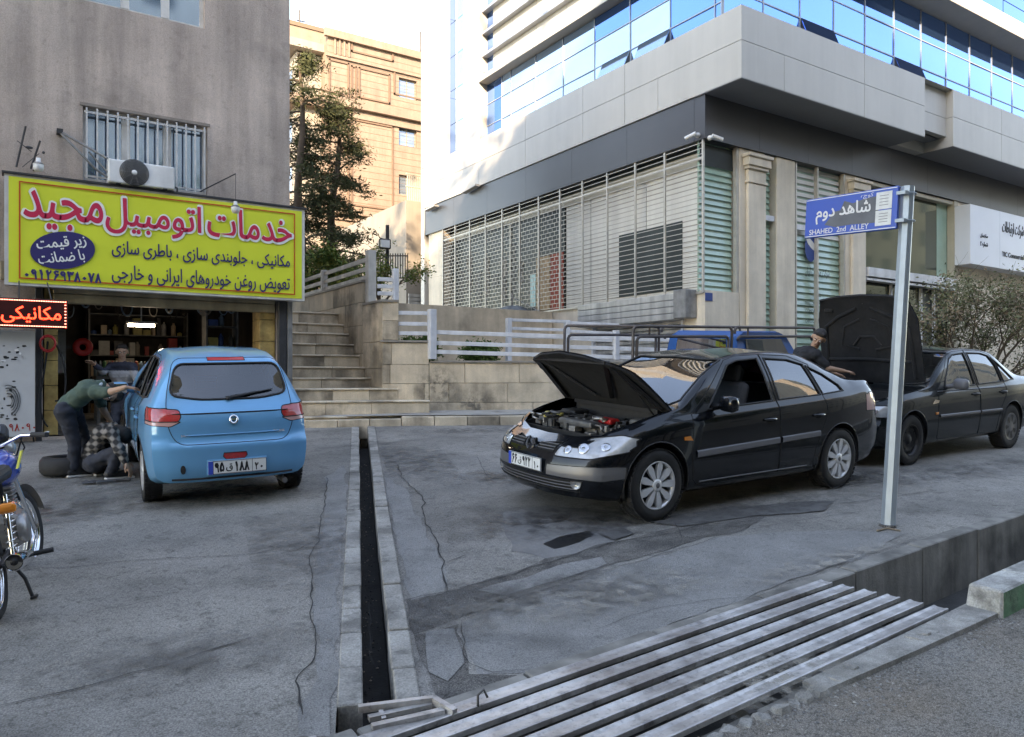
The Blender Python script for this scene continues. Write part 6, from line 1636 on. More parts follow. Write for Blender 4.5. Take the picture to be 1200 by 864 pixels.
def seats(t, xs, hw, z0, bench, S):
    for x in xs:
        for s in (-1, 1):
            q = B(); q.rbox((x, s * .36, z0 + .12), (.5, .5, .16), .05); r_ = Matrix.Rotation(R(16), 3, 'Y'); q.rbox((x + .3, s * .36, z0 + .48), (.14, .48, .62), .06, r_); q.rbox((x + .39, s * .36, z0 + .86), (.09, .26, .18), .04, r_)
            q.build('seat', 'seat_grey', t)
    if bench:
        q = B(); q.rbox((bench, 0, z0 + .12), (.5, 1.25, .18), .05); r_ = Matrix.Rotation(R(20), 3, 'Y'); q.rbox((bench + .32, 0, z0 + .45), (.14, 1.25, .55), .06, r_)
        for s in (-.38, .38): q.rbox((bench + .42, s, z0 + .78), (.08, .24, .16), .03, r_)
        q.build('rear_seat', 'seat_grey', t)
def cabin(t, S, x0, x1, hw, z0, zbelt):
    q = B(); q.box(x0, -hw, z0 - .05, x1, hw, z0); q.build('cabin_floor', 'cabin', t)
    xd = S['dash']; q = B(); q.prism([(xd, -hw, z0), (xd, -hw, zbelt - .03), (xd + .35, -hw, zbelt - .0), (xd + .45, -hw, zbelt - .1), (xd + .3, -hw, z0)], (0, 2 * hw, 0)); q.build('dashboard', 'cabin', t)
    q = B(); c = Vector((xd + .62, -.36, zbelt - .02)); ax = Vector((-.9, 0, .43)).normalized(); u = Vector((0, 1, 0)); v = ax.cross(u)
    q.tube([c + (u * math.cos(a) + v * math.sin(a)) * .18 for a in [2 * PI * i / 20 for i in range(21)]], .014, n=6, cap=False)
    for a in (0, PI, -PI / 2): q.tube([c, c + (u * math.cos(a) + v * math.sin(a)) * .18], .016, n=5)
    q.sph(c, .045); q.build('steering_wheel', 'cabin', t)
SIDE = lambda f: abs(f.normal.y) > .25
def finish_car(t, bm, S, paint, glass):
    """split off the marked regions. ids: 1 wheel arch, 2 hood opening, 10.. glass, 20.. doors, 30.. lamps"""
    r = S['wr'] + .06
    def ywin(f): return abs(f.calc_center_median().y) > S['hwm'] - .30
    for xw in S['wheels']:
        poly = [(xw + r * math.cos(a), S['wr'] + .0 + r * math.sin(a)) for a in [PI * i / 16 for i in range(17)]] + [(xw - r, 0.0), (xw + r, 0.0)]
        region(bm, 'y', poly, 1, ywin, overwrite=True)
    take(bm, 1).free()
    out = {}
    for (i, nm, m, kw) in S['parts']:
        for s in ((-1, 1) if kw.get('sides', True) else (0,)):
            nb = take(bm, i, (lambda c, s=s: c.y * s > 0) if s else None)
            if not nb.faces: nb.free(); continue
            sb = strips(nb, kw.get('seam', .004)) if kw.get('seam', .004) else None
            o = bm_obj(nb, nm, m, t, inset=kw.get('inset', 0), thick=kw.get('thick', 0)); out[(i, s)] = o
            if kw.get('label'): o['label'] = kw['label']
            if sb: sb.build(kw.get('sn', 'seam'), kw.get('sm', 'seam'), o, fixn=False)
    S['bvh'] = None
    body_strip = strips(bm, .006, test=lambda c: any(abs(math.hypot(c.x - xw, c.z - S['wr']) - r) < .02 for xw in S['wheels']))
    ob_ = bm_obj(bm, 'body', paint, t)
    body_strip.build('arch_lip', 'trim_black', ob_, fixn=False, kind='stuff')
    for xw in S['wheels']:
        for s in (-1, 1): q = B(); arch_liner(q, xw, S['wr'], r + .003, s * (S['hwm'] - .03), s * (S['hwm'] - .36)); q.build('wheel_arch', 'trim_black', t, fixn=False)
    return ob_, out
# ------------ black sedan with its hood up, nearest the camera
S = dict(L=4.5, wheels=(.83, 3.52), wr=.318, hwm=.885, Lf=.75, Lr=.6, fy=.30, ry=.20, fp=2.8, rp=3.2, flare=.014, dash=1.25,
         top=[(0, .655), (.12, .70), (.3, .76), (.6, .85), (.9, .915), (1.15, .965), (1.35, 1.09), (1.65, 1.27), (1.95, 1.395), (2.3, 1.447), (2.7, 1.46), (3.1, 1.435), (3.38, 1.355), (3.65, 1.235), (3.86, 1.145), (4.05, 1.13), (4.36, 1.125), (4.5, 1.085)],
         belt=[(0, .60), (.3, .70), (.6, .80), (1.0, .875), (1.4, .91), (2.0, .935), (3.0, .975), (3.7, 1.01), (4.2, 1.05), (4.5, 1.0)],
         hw=[(0, .80), (.35, .855), (.8, .878), (1.5, .884), (3.0, .884), (3.7, .868), (4.2, .835), (4.5, .79)],
         rw=[(0, .62), (.6, .72), (1.1, .78), (1.4, .74), (1.95, .605), (2.5, .585), (3.1, .575), (3.5, .61), (3.95, .70), (4.5, .68)],
         bot=[(0, .235), (.3, .20), (.8, .19), (3.6, .19), (4.2, .22), (4.5, .28)],
         fz=[(.2, .10), (.3, .02), (.42, .0), (.52, .015), (.6, .05), (.66, .10), (.75, .2)], rz=[(.2, .12), (.35, .02), (.55, .0), (.72, .03), (.9, .05), (1.0, .07), (1.1, .12)])
bm = car_body(S)
G_ = lambda f: abs(f.normal.y) > .3 and f.calc_center_median().z > .86
region(bm, 'y', [(1.50, .935), (1.62, 1.04), (1.97, 1.315), (2.12, 1.355), (2.44, 1.372), (2.44, .972)], 10, G_)
region(bm, 'y', [(2.55, .978), (2.55, 1.372), (2.92, 1.352), (3.15, 1.30), (3.22, 1.0)], 11, G_)
region(bm, 'y', [(3.26, 1.003), (3.195, 1.285), (3.42, 1.195), (3.60, 1.085), (3.63, 1.025)], 12, G_)
region(bm, 'y', [(1.34, .905), (1.50, .925), (1.56, .99), (1.47, .985)], 13, G_)
T_ = lambda f: f.normal.z > .2 and f.calc_center_median().z > .93
region(bm, 'z', [(1.20, -.62), (1.16, -.3), (1.15, 0), (1.16, .3), (1.20, .62), (1.26, .70), (1.93, .565), (1.90, 0.28), (1.89, 0), (1.90, -.28), (1.93, -.565), (1.26, -.70)], 14, lambda f: T_(f) and f.calc_center_median().x < 2.1, mirror=False)
region(bm, 'z', [(3.42, .53), (3.40, 0), (3.42, -.53), (3.90, -.64), (3.95, -.3), (3.96, 0), (3.95, .3), (3.90, .64)], 15, lambda f: T_(f) and f.calc_center_median().x > 3.2, mirror=False)
region(bm, 'z', [(.40, -.60), (.30, -.35), (.26, 0), (.30, .35), (.40, .60), (.58, .72), (1.10, .765), (1.13, .4), (1.135, 0), (1.13, -.4), (1.10, -.765), (.58, -.72)], 2, lambda f: f.normal.z > .3 and f.calc_center_median().x < 1.2, mirror=False)
FR = lambda f: f.normal.x < -.25 and f.calc_center_median().x < .9
RE = lambda f: f.normal.x > .2 and f.calc_center_median().x > 3.9
# headlamps: front view and side wrap
region(bm, 'x', rp_([(.35, .57), (.40, .695), (.78, .765), (.875, .735), (.865, .63), (.70, .57)], .03, 3), 30, lambda f: f.calc_center_median().x < .75 and f.normal.z < .9 and (f.normal.x < -.2))
region(bm, 'x', [(.10, .60), (.12, .655), (.335, .675), (.335, .60)], 31, FR)             # upper grille halves
region(bm, 'x', [(-.62, .29), (-.66, .385), (.66, .385), (.62, .29)], 32, FR, mirror=False)   # lower intake
region(bm, 'x', [(.30, .405), (.30, .495), (.84, .515), (.90, .50), (.90, .42), (.80, .395)], 33, lambda f: f.calc_center_median().x < .48 and f.normal.x < -.1)
region(bm, 'y', [(1.27, .33), (1.24, .60), (1.28, .90), (1.36, .96), (1.96, 1.36), (2.15, 1.40), (2.495, 1.41), (2.495, .33), (2.49, .28), (1.33, .28)], 20, lambda f: SIDE(f) and f.normal.z > -.8)
region(bm, 'y', [(2.505, .28), (2.505, 1.41), (2.95, 1.39), (3.25, 1.30), (3.25, .97), (3.28, .8), (3.16, .62), (3.08, .45), (3.06, .28)], 21, lambda f: SIDE(f) and f.normal.z > -.8)
region(bm, 'x', [(.50, .80), (.52, 1.0), (.70, 1.02), (.86, .98), (.86, .80), (.7, .76)], 34, lambda f: f.calc_center_median().x > 4.05 and f.normal.x > .1)
region(bm, 'y', [(4.16, .84), (4.16, .97), (4.3, 1.0), (4.6, 1.0), (4.6, .8), (4.25, .80)], 34, lambda f: f.calc_center_median().x > 4.0)
S['parts'] = [(10, 'front_window', 'car_glass', dict(inset=.008, seam=.010, sm='car_rubber', sn='window_seal')), (11, 'rear_window', 'car_glass_tint', dict(inset=.008, seam=.010, sm='car_rubber', sn='window_seal')), (12, 'quarter_window', 'car_glass_tint', dict(inset=.008, seam=.010, sm='car_rubber', sn='window_seal')),
              (13, 'mirror_corner', 'trim_black', dict(seam=0)), (14, 'windscreen', 'screen_glass', dict(sides=False, inset=.006, seam=.010, sm='car_rubber', sn='window_seal')), (15, 'rear_screen', 'car_glass_tint', dict(sides=False, inset=.006, seam=.010, sm='car_rubber', sn='window_seal')),
              (30, 'headlight', 'lamp_clear', dict(seam=.006)), (31, 'grille', 'trim_black', dict(inset=.012, seam=.006)), (32, 'lower_grille', 'trim_black', dict(sides=False, inset=.02, seam=.006)), (33, 'bumper_strip', 'silver_plastic', dict(seam=.003)),
              (20, 'front_door', 'paint_black', {}), (21, 'rear_door', 'paint_black', {}), (34, 'tail_light', 'lamp_pink', dict(seam=.004))]
XR0, YRC = 3.93, 5.79
rn = thing('black_sedan', 'black sedan nearest the camera with its hood raised and silver wheels', 'car', (XR0, YRC, G(XR0, YRC) + .0), tilt_rot(0))
rn.scale = (1, 1, 1.035)
hood = take(bm, 2)
bvf = BVHTree.FromBMesh(bm)
# hood: turned up about its rear edge
hz = Vector((1.10, 0, .955)); rotm = Matrix.Rotation(R(51), 4, 'Y')
hb_ = bmesh.new(); hb_.free()
for v in hood.verts: v.co = hz + rotm @ (v.co - hz)
hl = hood.copy()
ho = bm_obj(hood, 'hood', 'paint_black', rn, thick=.006)
hl.normal_update()
for v in hl.verts: v.co -= v.normal * .012
hcen = Vector((.68, 0, 0))
lin_ = bm_obj(hl, 'hood_liner', 'hood_liner', ho, thick=.018)
q = B()
hp = lambda x, y, z: hz + rotm @ (Vector((x, y, z)) - hz)
for s in (-1, 1):
    q.bar(hp(.45, s * .56, .755), hp(1.05, s * .70, .885), .05, .03, up=rotm @ Vector((0, 0, 1)).to_4d().to_3d() if False else (0, 0, 1)); q.bar(hp(.42, s * .5, .75), hp(.95, s * .12, .86), .04, .02)
q.bar(hp(.40, -.55, .74), hp(.40, .55, .74), .06, .03); q.build('hood_rib', 'trim_black', ho)
q = B(); q.tube([Vector((.98, -.69, .86)), hp(.82, -.64, .80)], .009, n=6); q.build('gas_strut', 'steel_dark', ho)
body, out = finish_car(rn, bm, S, 'paint_black', 'car_glass')
pane = out[(10, -1)]   # the driver's window is wound down: only its seal stays
for o in [q for q in bpy.data.objects if q.parent == pane]: o.parent = rn
bpy.data.objects.remove(pane)
# engine bay
def engine(t, x0, x1, hw, z, seed, cols):
    r_ = random.Random(seed); q = B(); q.box(x0, -hw, z - .32, x1, hw, z - .30); q.box(x0, -hw, z - .30, x0 + .02, hw, z - .15); q.box(x1 - .02, -hw, z - .3, x1, hw, z + .03)
    for s in (-1, 1): q.prism([(x0, s * hw, z - .30), (x1, s * hw, z - .30), (x1, s * hw, z - .02), (x0, s * hw, z - .13)], (0, .015, 0))
    q.build('engine_bay', 'engine_dark', t)
    q = B(); q.rbox(((x0 + x1) / 2, -.02, z - .14), (.34, .52, .14), .03); 
    for k in range(4): q.rbox(((x0 + x1) / 2, -.2 + k * .12, z - .06), (.30, .05, .03), .012)
    q.build('engine_cover', 'engine_grey', t)
    q = B(); q.rbox((x1 - .2, .42, z - .12), (.2, .24, .2), .02); q.build('battery', 'engine_dark', t)
    q = B(); q.rbox(((x0 + x1) / 2 - .02, -.28 if cols else .3, z - .055), (.12, .22, .05), .015); q.build('cover_cap', 'red_paint' if cols else 'engine_alu', t)
    q = B(); q.sph((x0 + .14, .42, z - .06), (.05, .05, .04)); q.lathe([(0, 0), (.035, 0), (.035, .03), (0, .03)], (x0 + .2, .3, z - .06), n=10); q.build('filler_cap', 'goods_3', t)
    for (c_, d_, r_c) in (((x0 + .12, -.1, z - .08), (.12, .5, .06), .02), ((x0 + .35, .46, z - .1), (.26, .16, .12), .03), ((x1 - .12, -.5, z - .1), (.18, .2, .14), .03)): q = B(); q.rbox(c_, d_, r_c); q.build('airbox', 'engine_grey', t)
    for k in range(13):
        p = Vector((r_.uniform(x0 + .05, x1 - .05), r_.uniform(-hw + .08, hw - .08), z - r_.uniform(.05, .12))); pts = [p]
        for j in range(5): p = p + Vector((r_.uniform(-.1, .1), r_.uniform(-.13, .13), r_.uniform(-.02, .03))); p.x = min(max(p.x, x0 + .04), x1 - .04); p.y = min(max(p.y, -hw + .04), hw - .04); p.z = min(p.z, z - .03); pts.append(p)
        q = B(); q.tube(pts, r_.uniform(.006, .017), n=6); q.build('engine_hose', r_.choice(['rubber', 'engine_grey', 'rubber', 'engine_alu', 'rubber']), t, fixn=False)
    q = B()
    for k in range(70): q.rbox((r_.uniform(x0 + .05, x1 - .05), r_.uniform(-hw + .06, hw - .06), z - r_.uniform(.08, .2)), (r_.uniform(.02, .1), r_.uniform(.02, .1), r_.uniform(.03, .08)), .006, None, r_.randint(0, 2))
    q.build('engine_fittings', ['engine_dark', 'engine_grey', 'engine_alu'], t, fixn=False, kind='stuff')
engine(rn, .42, 1.10, .62, .875, 3, 1)
def snap(bv, o, d, off=.004):
    h = bv.ray_cast(Vector(o), Vector(d)); 
    return (h[0] + h[1] * off, h[1]) if h[0] is not None else (Vector(o), -Vector(d))
def on_front(y, z, off=.004): return snap(bvf, (-1, y, z), (1, 0, 0), off)
def on_side(x, z, s=-1, off=.004, bv=None): return snap(bv or bvf, (x, s * 2, z), (0, -s, 0), off)
# grille slats, emblem, plate, fog lamps
for s in (-1, 1):
    for z in (.615, .635, .655):
        q = B(); pts = [on_front(s * y, z, .003)[0] for y in (.12, .18, .24, .30, .335)]; q.tube(pts, .006, n=5); q.build('grille_slat', 'silver_plastic', rn)
    p, n_ = on_front(s * .60, .36, -.01); q = B(); q.lathe([(0, 0), (.045, 0), (.05, .01), (.05, -.03), (0, -.03)], (0, 0, 0), n=18)
    m4 = Matrix.Translation(p) @ n_.to_track_quat('Z', 'Y').to_matrix().to_4x4(); q.v = [m4 @ v for v in q.v]; q.build('fog_light', 'lamp_clear', rn)
    # bulbs seen in the headlamp
    for (y, z, r_) in ((.47, .63, .04), (.60, .65, .052), (.73, .67, .045)):
        p, n_ = on_front(s * y, z, .002); q = B(); q.lathe([(r_ * .35, .001), (r_ * .9, .004), (r_, .0)], (0, 0, 0), n=16); m4 = Matrix.Translation(p) @ n_.to_track_quat('Z', 'Y').to_matrix().to_4x4(); q.v = [m4 @ v for v in q.v]; q.build('lamp_reflector', 'lamp_chrome', rn, fixn=False)
for k in range(3):
    z = .305 + .028 * k; q = B(); q.tube([on_front(y, z, -.006)[0] for y in [-.6 + .1 * i for i in range(13)]], .005, n=5); q.build('grille_slat', 'trim_grey', rn)
p, n_ = on_front(0, .615, .012); q = B(); dm = [(0, .075), (.052, 0), (0, -.075), (-.052, 0)]
for i in range(4):
    a, c = dm[i], dm[(i + 1) % 4]; q.bar(p + Vector((0, a[0], a[1])), p + Vector((0, c[0], c[1])), .012, .018, up=(-1, 0, 0))
q.build('emblem', 'chrome', rn)
q = B(); q.rbox(on_front(0, .615, -.02)[0], (.03, .15, .17), .01); q.build('emblem_mount', 'paint_black', rn)
p, n_ = on_front(0, .475, .014); plate(rn, p, (0, -1, 0), (0, 0, 1), '۶۶|۹۲۲', '۱۰')
# side details
def side_bits(t, bv, doors, zh, zr0, zr1, rub, sides=(-1, 1), hmat='paint_black', rubm='trim_grey', hl=.19):
    for s in sides:
        for (xh) in doors:
            p, n_ = on_side(xh, zh, s, .006, bv); pts = [on_side(xh - hl / 2 + hl * k / 6, zh, s, .004 + .022 * math.sin(PI * k / 6) ** .6, bv)[0] for k in range(7)]
            q = B(); q.tube(pts, [.010, .014, .016, .016, .016, .014, .010], n=8); q.build('door_handle', hmat, t)
            q = B(); p2, n2 = on_side(xh, zh - .004, s, .0015, bv); q.lathe([(0, 0), (.05, 0)], (0, 0, 0), n=18); m4 = Matrix.Translation(p2) @ n2.to_track_quat('Z', 'Y').to_matrix().to_4x4() @ Matrix.Diagonal((1.2, .6, 1, 1)); q.v = [m4 @ v for v in q.v]; q.build('handle_recess', 'seam', t, fixn=False)
        for (xa, xb) in rub:
            q = B(); n = 14; vs = []
            for k in range(n + 1):
                x = xa + (xb - xa) * k / n; z0, z1 = zr0(x), zr1(x); a = on_side(x, z0, s, .002, bv)[0]; c = on_side(x, z1, s, .002, bv)[0]; o1 = Vector((0, s * .012, 0)); vs += [a, a + o1 + Vector((0, 0, .008)), c + o1 - Vector((0, 0, .008)), c]
            q.add(vs, [(4 * k + j, 4 * k + j + 1, 4 * k + j + 5, 4 * k + j + 4) for k in range(n) for j in range(3)]); q.build('rubbing_strip', rubm, t)
side_bits(rn, bvf, (2.34, 3.12), .80, lambda x: .52 + .035 * (x - 1.3), lambda x: .585 + .032 * (x - 1.3), ((1.30, 2.48), (2.52, 3.14)))
def mirror_(t, x, y, z, m, s=-1, sz=1.):
    q = B(); q.tube([(x, s * (y - .10), z - .03), (x + .02, s * (y + .02), z)], .03 * sz, n=6)
    r_ = Matrix.Rotation(R(12) * s, 3, 'Z'); q.rbox((x + .02, s * (y + .10), z + .02), (.11 * sz, .21 * sz, .145 * sz), .045, r_); o = q.build('wing_mirror', m, t)
    for p in o.data.polygons: p.use_smooth = True
    q = B(); q.rbox((x + .02 + .056 * sz, s * (y + .10), z + .02), (.006, .17 * sz, .11 * sz), .002, r_); q.build('mirror_glass', 'chrome', o)
for s in (-1, 1): mirror_(rn, 1.58, .885, .975, 'paint_black', s)
q = B(); p, n_ = on_side(1.19, .70, -1, .003); q.prism([p + Vector((-.05, 0, -.012)), p + Vector((.055, 0, -.02)), p + Vector((.02, 0, .022)), p + Vector((-.05, 0, .018))], (0, -.008, 0)); q.build('side_indicator', 'lamp_amber', rn)
for x in S['wheels']:
    for s in (-1, 1): make_wheel(rn, x, s * .775, S['wr'], S['wr'], .205, 'alloy', s, .21, n=9)
cabin(rn, S, 1.15, 3.7, .76, .34, .92); seats(rn, (1.95,), .7, .36, 2.85, S)
q = B()
for s in (-.35, .3):
    pts = [(1.13 + .01 * i, s + .09 * i - .1, .985 + .002 * i) for i in range(7)]; pts = [snap(bvf, (1.2 + .0 * i, s - .25 + .09 * i, 2), (0, 0, -1), .012)[0] for i in range(7)]; q.tube(pts, .008, n=5)
q.build('wiper', 'car_rubber', rn)
q = B(); q.box(1.05, -.62, .90, 1.16, .62, .935); q.build('cowl', 'trim_black', rn)
q = B(); q.tube([on_side(1.36 + .2 * i, .30, -1, .004)[0] for i in range(9)], .006, n=5); q.build('sill_seam', 'silver_plastic', rn)
# ------------ older black sedan behind it
S2 = dict(L=4.41, wheels=(.80, 3.47), wr=.303, hwm=.85, Lf=.6, Lr=.5, fy=.16, ry=.12, fp=3, rp=3.2, flare=.01, dash=1.32,
         top=[(0, .70), (.1, .755), (.4, .82), (.8, .87), (1.2, .915), (1.30, .935), (1.6, 1.12), (2.0, 1.325), (2.15, 1.375), (2.5, 1.405), (3.0, 1.39), (3.25, 1.35), (3.55, 1.17), (3.80, 1.03), (3.95, 1.0), (4.3, .98), (4.41, .93)],
         belt=[(0, .66), (.3, .76), (.8, .83), (1.4, .87), (2.5, .895), (3.5, .92), (4.2, .93), (4.41, .88)],
         hw=[(0, .79), (.35, .835), (.8, .85), (1.5, .852), (3.0, .852), (3.9, .835), (4.41, .79)],
         rw=[(0, .66), (.6, .74), (1.2, .76), (1.5, .73), (2.1, .60), (2.5, .585), (3.1, .585), (3.6, .66), (3.9, .70), (4.41, .68)],
         bot=[(0, .26), (.3, .21), (.8, .2), (3.6, .2), (4.1, .23), (4.41, .3)],
         fz=[(.2, .08), (.35, .0), (.5, .0), (.56, .06), (.7, .09), (.8, .16)], rz=[(.2, .1), (.35, .0), (.55, .0), (.62, .05), (.9, .08), (1.0, .12)])
bm = car_body(S2)
region(bm, 'y', [(1.66, .90), (1.74, 1.02), (2.03, 1.255), (2.16, 1.305), (2.46, 1.325), (2.46, .915)], 10, G_ if False else (lambda f: abs(f.normal.y) > .3 and f.calc_center_median().z > .84))
GG = lambda f: abs(f.normal.y) > .3 and f.calc_center_median().z > .84
region(bm, 'y', [(2.56, .918), (2.56, 1.325), (2.95, 1.315), (3.14, 1.28), (3.22, 1.15), (3.24, .935)], 11, GG)
region(bm, 'y', [(3.28, .938), (3.26, 1.13), (3.20, 1.25), (3.42, 1.10), (3.60, .955)], 12, GG)
region(bm, 'y', [(1.46, .885), (1.62, .895), (1.69, .985), (1.58, .97)], 13, GG)
T2 = lambda f: f.normal.z > .2 and f.calc_center_median().z > .9
region(bm, 'z', [(1.36, -.64), (1.33, -.3), (1.32, 0), (1.33, .3), (1.36, .64), (1.42, .70), (2.08, .57), (2.05, .28), (2.04, 0), (2.05, -.28), (2.08, -.57), (1.42, -.70)], 14, lambda f: T2(f) and f.calc_center_median().x < 2.2, mirror=False)
region(bm, 'z', [(3.28, .55), (3.26, 0), (3.28, -.55), (3.74, -.64), (3.79, -.3), (3.8, 0), (3.79, .3), (3.74, .64)], 15, lambda f: T2(f) and f.calc_center_median().x > 3.1, mirror=False)
region(bm, 'z', [(.17, -.62), (.13, -.35), (.115, 0), (.13, .35), (.17, .62), (.45, .72), (1.24, .745), (1.28, .4), (1.29, 0), (1.28, -.4), (1.24, -.745), (.45, -.72)], 2, lambda f: f.normal.z > .3 and f.calc_center_median().x < 1.35, mirror=False)
region(bm, 'x', [(.44, .60), (.45, .72), (.76, .735), (.84, .72), (.84, .60)], 30, lambda f: f.calc_center_median().x < .42 and f.normal.z < .9 and f.normal.x < -.2)
region(bm, 'x', [(-.42, .61), (-.42, .70), (.42, .70), (.42, .61)], 31, FR, mirror=False)
region(bm, 'y', [(1.42, .30), (1.40, .60), (1.42, .87), (1.50, .93), (2.02, 1.30), (2.2, 1.345), (2.505, 1.36), (2.505, .27), (1.45, .27)], 20, lambda f: SIDE(f) and f.normal.z > -.8)
region(bm, 'y', [(2.515, .27), (2.515, 1.36), (3.0, 1.345), (3.2, 1.30), (3.27, 1.1), (3.27, .9), (3.24, .75), (3.12, .6), (3.05, .45), (3.03, .27)], 21, lambda f: SIDE(f) and f.normal.z > -.8)
region(bm, 'x', [(.45, .70), (.45, .88), (.84, .88), (.84, .70)], 34, lambda f: f.calc_center_median().x > 4.1 and f.normal.x > .1)
bvp = BVHTree.FromBMesh(bm)
S2['parts'] = [(i, n_, 'paint_black_old' if m_ == 'paint_black' else m_, k_) for (i, n_, m_, k_) in S['parts'] if i not in (32, 33)]
S2['parts'] = [(i, n_, ('lamp_red' if i == 34 else m_), k_) for (i, n_, m_, k_) in S2['parts']]
XP0, YPC = 8.74, 6.12
pg = thing('black_sedan', 'older black sedan behind the street sign with its hood standing upright', 'car', (XP0, YPC, G(XP0, YPC)), tilt_rot(0))
pg.scale = (1, 1, 1.06)
hood = take(bm, 2)
body, out = finish_car(pg, bm, S2, 'paint_black_old', 'car_glass')
hz = Vector((1.24, 0, .97)); rotm = Matrix.Rotation(R(82), 4, 'Y')
hz0 = Vector((1.26, 0, .90))
for v in hood.verts: v.co = hz + rotm @ (v.co - hz0)
hl = hood.copy(); ho = bm_obj(hood, 'hood', 'paint_black_old', pg, thick=.006)
hl.normal_update()
for v in hl.verts:
    v.co -= v.normal * .012
lin_ = bm_obj(hl, 'hood_liner', 'hood_liner', ho, thick=.02)
# pressed ribs on the underside of the hood
q = B(); hp = lambda x, y, o=.04: hz + rotm @ (Vector((x, y, pchip(S2['top'], x) - o)) - hz0)
for s in (-1, 1):
    q.tube([hp(.30, s * .10), hp(.42, s * .40), hp(.55, s * .60), hp(.9, s * .62), hp(1.2, s * .64)], .028, n=6)
    q.tube([hp(.45, s * .08, .035), hp(.55, s * .32, .035), hp(.8, s * .38, .035), hp(.85, s * .12, .035)], .02, n=6)
    q.rbox(hp(.33, s * .52, .03), (.09, .14, .06), .02)
q.tube([hp(1.0, -.6), hp(.98, 0), hp(1.0, .6)], .024, n=6); q.tube([hp(.8, .2, .035), hp(.68, .1, .035), hp(.68, -.1, .035), hp(.8, -.2, .035)], .02, n=6)
q.build('hood_rib', 'hood_liner', ho)
q = B(); q.rbox(hp(.22, 0, .02), (.05, .12, .06), .01); q.build('hood_latch', 'trim_grey', ho)
engine(pg, .30, 1.22, .62, .80, 8, 0)
side_bits(pg, bvp, (2.38, 3.16), .80, lambda x: .545, lambda x: .58, ((1.44, 2.49), (2.53, 3.12)), hmat='trim_black')
side_bits(pg, bvp, (), .80, lambda x: .86, lambda x: .868, ((1.44, 2.49), (2.53, 3.22)), rubm='silver_plastic')
for s in (-1, 1): mirror_(pg, 1.72, .85, .935, 'trim_grey', s, .95)
for x, st_ in zip(S2['wheels'], ('steel', 'cover')):
    for s in (-1, 1): make_wheel(pg, x, s * .745, S2['wr'], S2['wr'], .185, st_, s, .19)
cabin(pg, S2, 1.3, 3.7, .74, .33, .88); seats(pg, (2.0,), .7, .36, 2.85, S2)
for s in (-1, 1):
    for (y, z, r_) in ((.56, .665, .04), (.70, .667, .04)):
        p, n_ = snap(bvp, (-1, s * y, z), (1, 0, 0), .003); q = B(); q.lathe([(r_ * .35, .001), (r_ * .9, .004), (r_, .0)], (0, 0, 0), n=16); m4 = Matrix.Translation(p) @ n_.to_track_quat('Z', 'Y').to_matrix().to_4x4(); q.v = [m4 @ v for v in q.v]; q.build('lamp_reflector', 'lamp_chrome', pg, fixn=False)
p, n_ = on_side(1.33, .74, -1, .003, bvp); q = B(); q.prism([p + Vector((-.07, 0, -.02)), p + Vector((.05, 0, -.01)), p + Vector((.07, 0, .02)), p + Vector((-.02, 0, .03))], (0, -.012, 0)); q.build('primer_patch', 'goods_9', pg)
p, n_ = on_side(1.36, .60, -1, .003, bvp); q = B(); q.rbox(p, (.06, .015, .03), .005); q.build('side_indicator', 'lamp_amber', pg)
# ------------ blue hatchback seen from behind
S3 = dict(L=3.92, wheels=(.78, 3.19), wr=.295, hwm=.83, Lf=.6, Lr=.55, fy=.22, ry=.15, fp=3, rp=3.6, flare=.022, dash=1.1,
          top=[(0, .64), (.2, .74), (.6, .86), (.95, .94), (1.3, 1.16), (1.7, 1.37), (2.1, 1.462), (2.6, 1.49), (3.1, 1.47), (3.4, 1.425), (3.55, 1.375), (3.68, 1.22), (3.80, 1.04), (3.86, .965), (3.92, .90)],
          belt=[(0, .60), (.4, .76), (.9, .86), (1.5, .90), (2.5, .94), (3.2, .985), (3.6, 1.0), (3.8, .97), (3.92, .86)],
          hw=[(0, .74), (.35, .81), (.8, .828), (1.5, .83), (3.0, .83), (3.5, .818), (3.92, .775)],
          rw=[(0, .6), (.6, .7), (1.0, .74), (1.3, .70), (1.8, .575), (2.5, .56), (3.1, .555), (3.5, .545), (3.7, .58), (3.92, .62)],
          bot=[(0, .24), (.3, .2), (3.3, .2), (3.92, .27)],
          fz=[(.2, .06), (.35, .0), (.5, .0), (.7, .12)], rz=[(.2, .10), (.30, .03), (.42, .0), (.60, .0), (.66, .045), (.80, .06), (.95, .11), (1.1, .14)])
bm = car_body(S3)
GH = lambda f: abs(f.normal.y) > .3 and f.calc_center_median().z > .88
region(bm, 'y', [(1.42, .93), (1.78, 1.27), (1.92, 1.355), (2.28, 1.375), (2.28, .955)], 10, GH)
region(bm, 'y', [(2.36, .958), (2.36, 1.375), (2.85, 1.365), (3.02, 1.31), (3.08, .99)], 11, GH)
region(bm, 'y', [(3.12, 1.0), (3.07, 1.29), (3.22, 1.24), (3.36, 1.09), (3.36, 1.03)], 12, GH)
region(bm, 'z', [(1.10, -.6), (1.06, 0), (1.10, .6), (1.16, .66), (1.78, .53), (1.74, 0), (1.78, -.53), (1.16, -.66)], 14, lambda f: f.normal.z > .2 and .9 < f.calc_center_median().x < 2, mirror=False)
region(bm, 'x', rp_([(-.60, 1.06), (-.52, 1.345), (.52, 1.345), (.60, 1.06), (.30, 1.015), (-.30, 1.015)], .09, 5), 15, lambda f: f.calc_center_median().x > 3.45 and f.normal.x > .12, mirror=False)
region(bm, 'x', rp_([(.50, .855), (.51, .935), (.83, .955), (.83, .80), (.60, .785)], .035, 3), 34, lambda f: f.calc_center_median().x > 3.55 and f.normal.x > .15)
region(bm, 'y', [(3.60, .91), (3.66, .945), (3.95, .955), (3.95, .80), (3.70, .82)], 34, lambda f: f.calc_center_median().x > 3.5 and abs(f.normal.y) > .3)
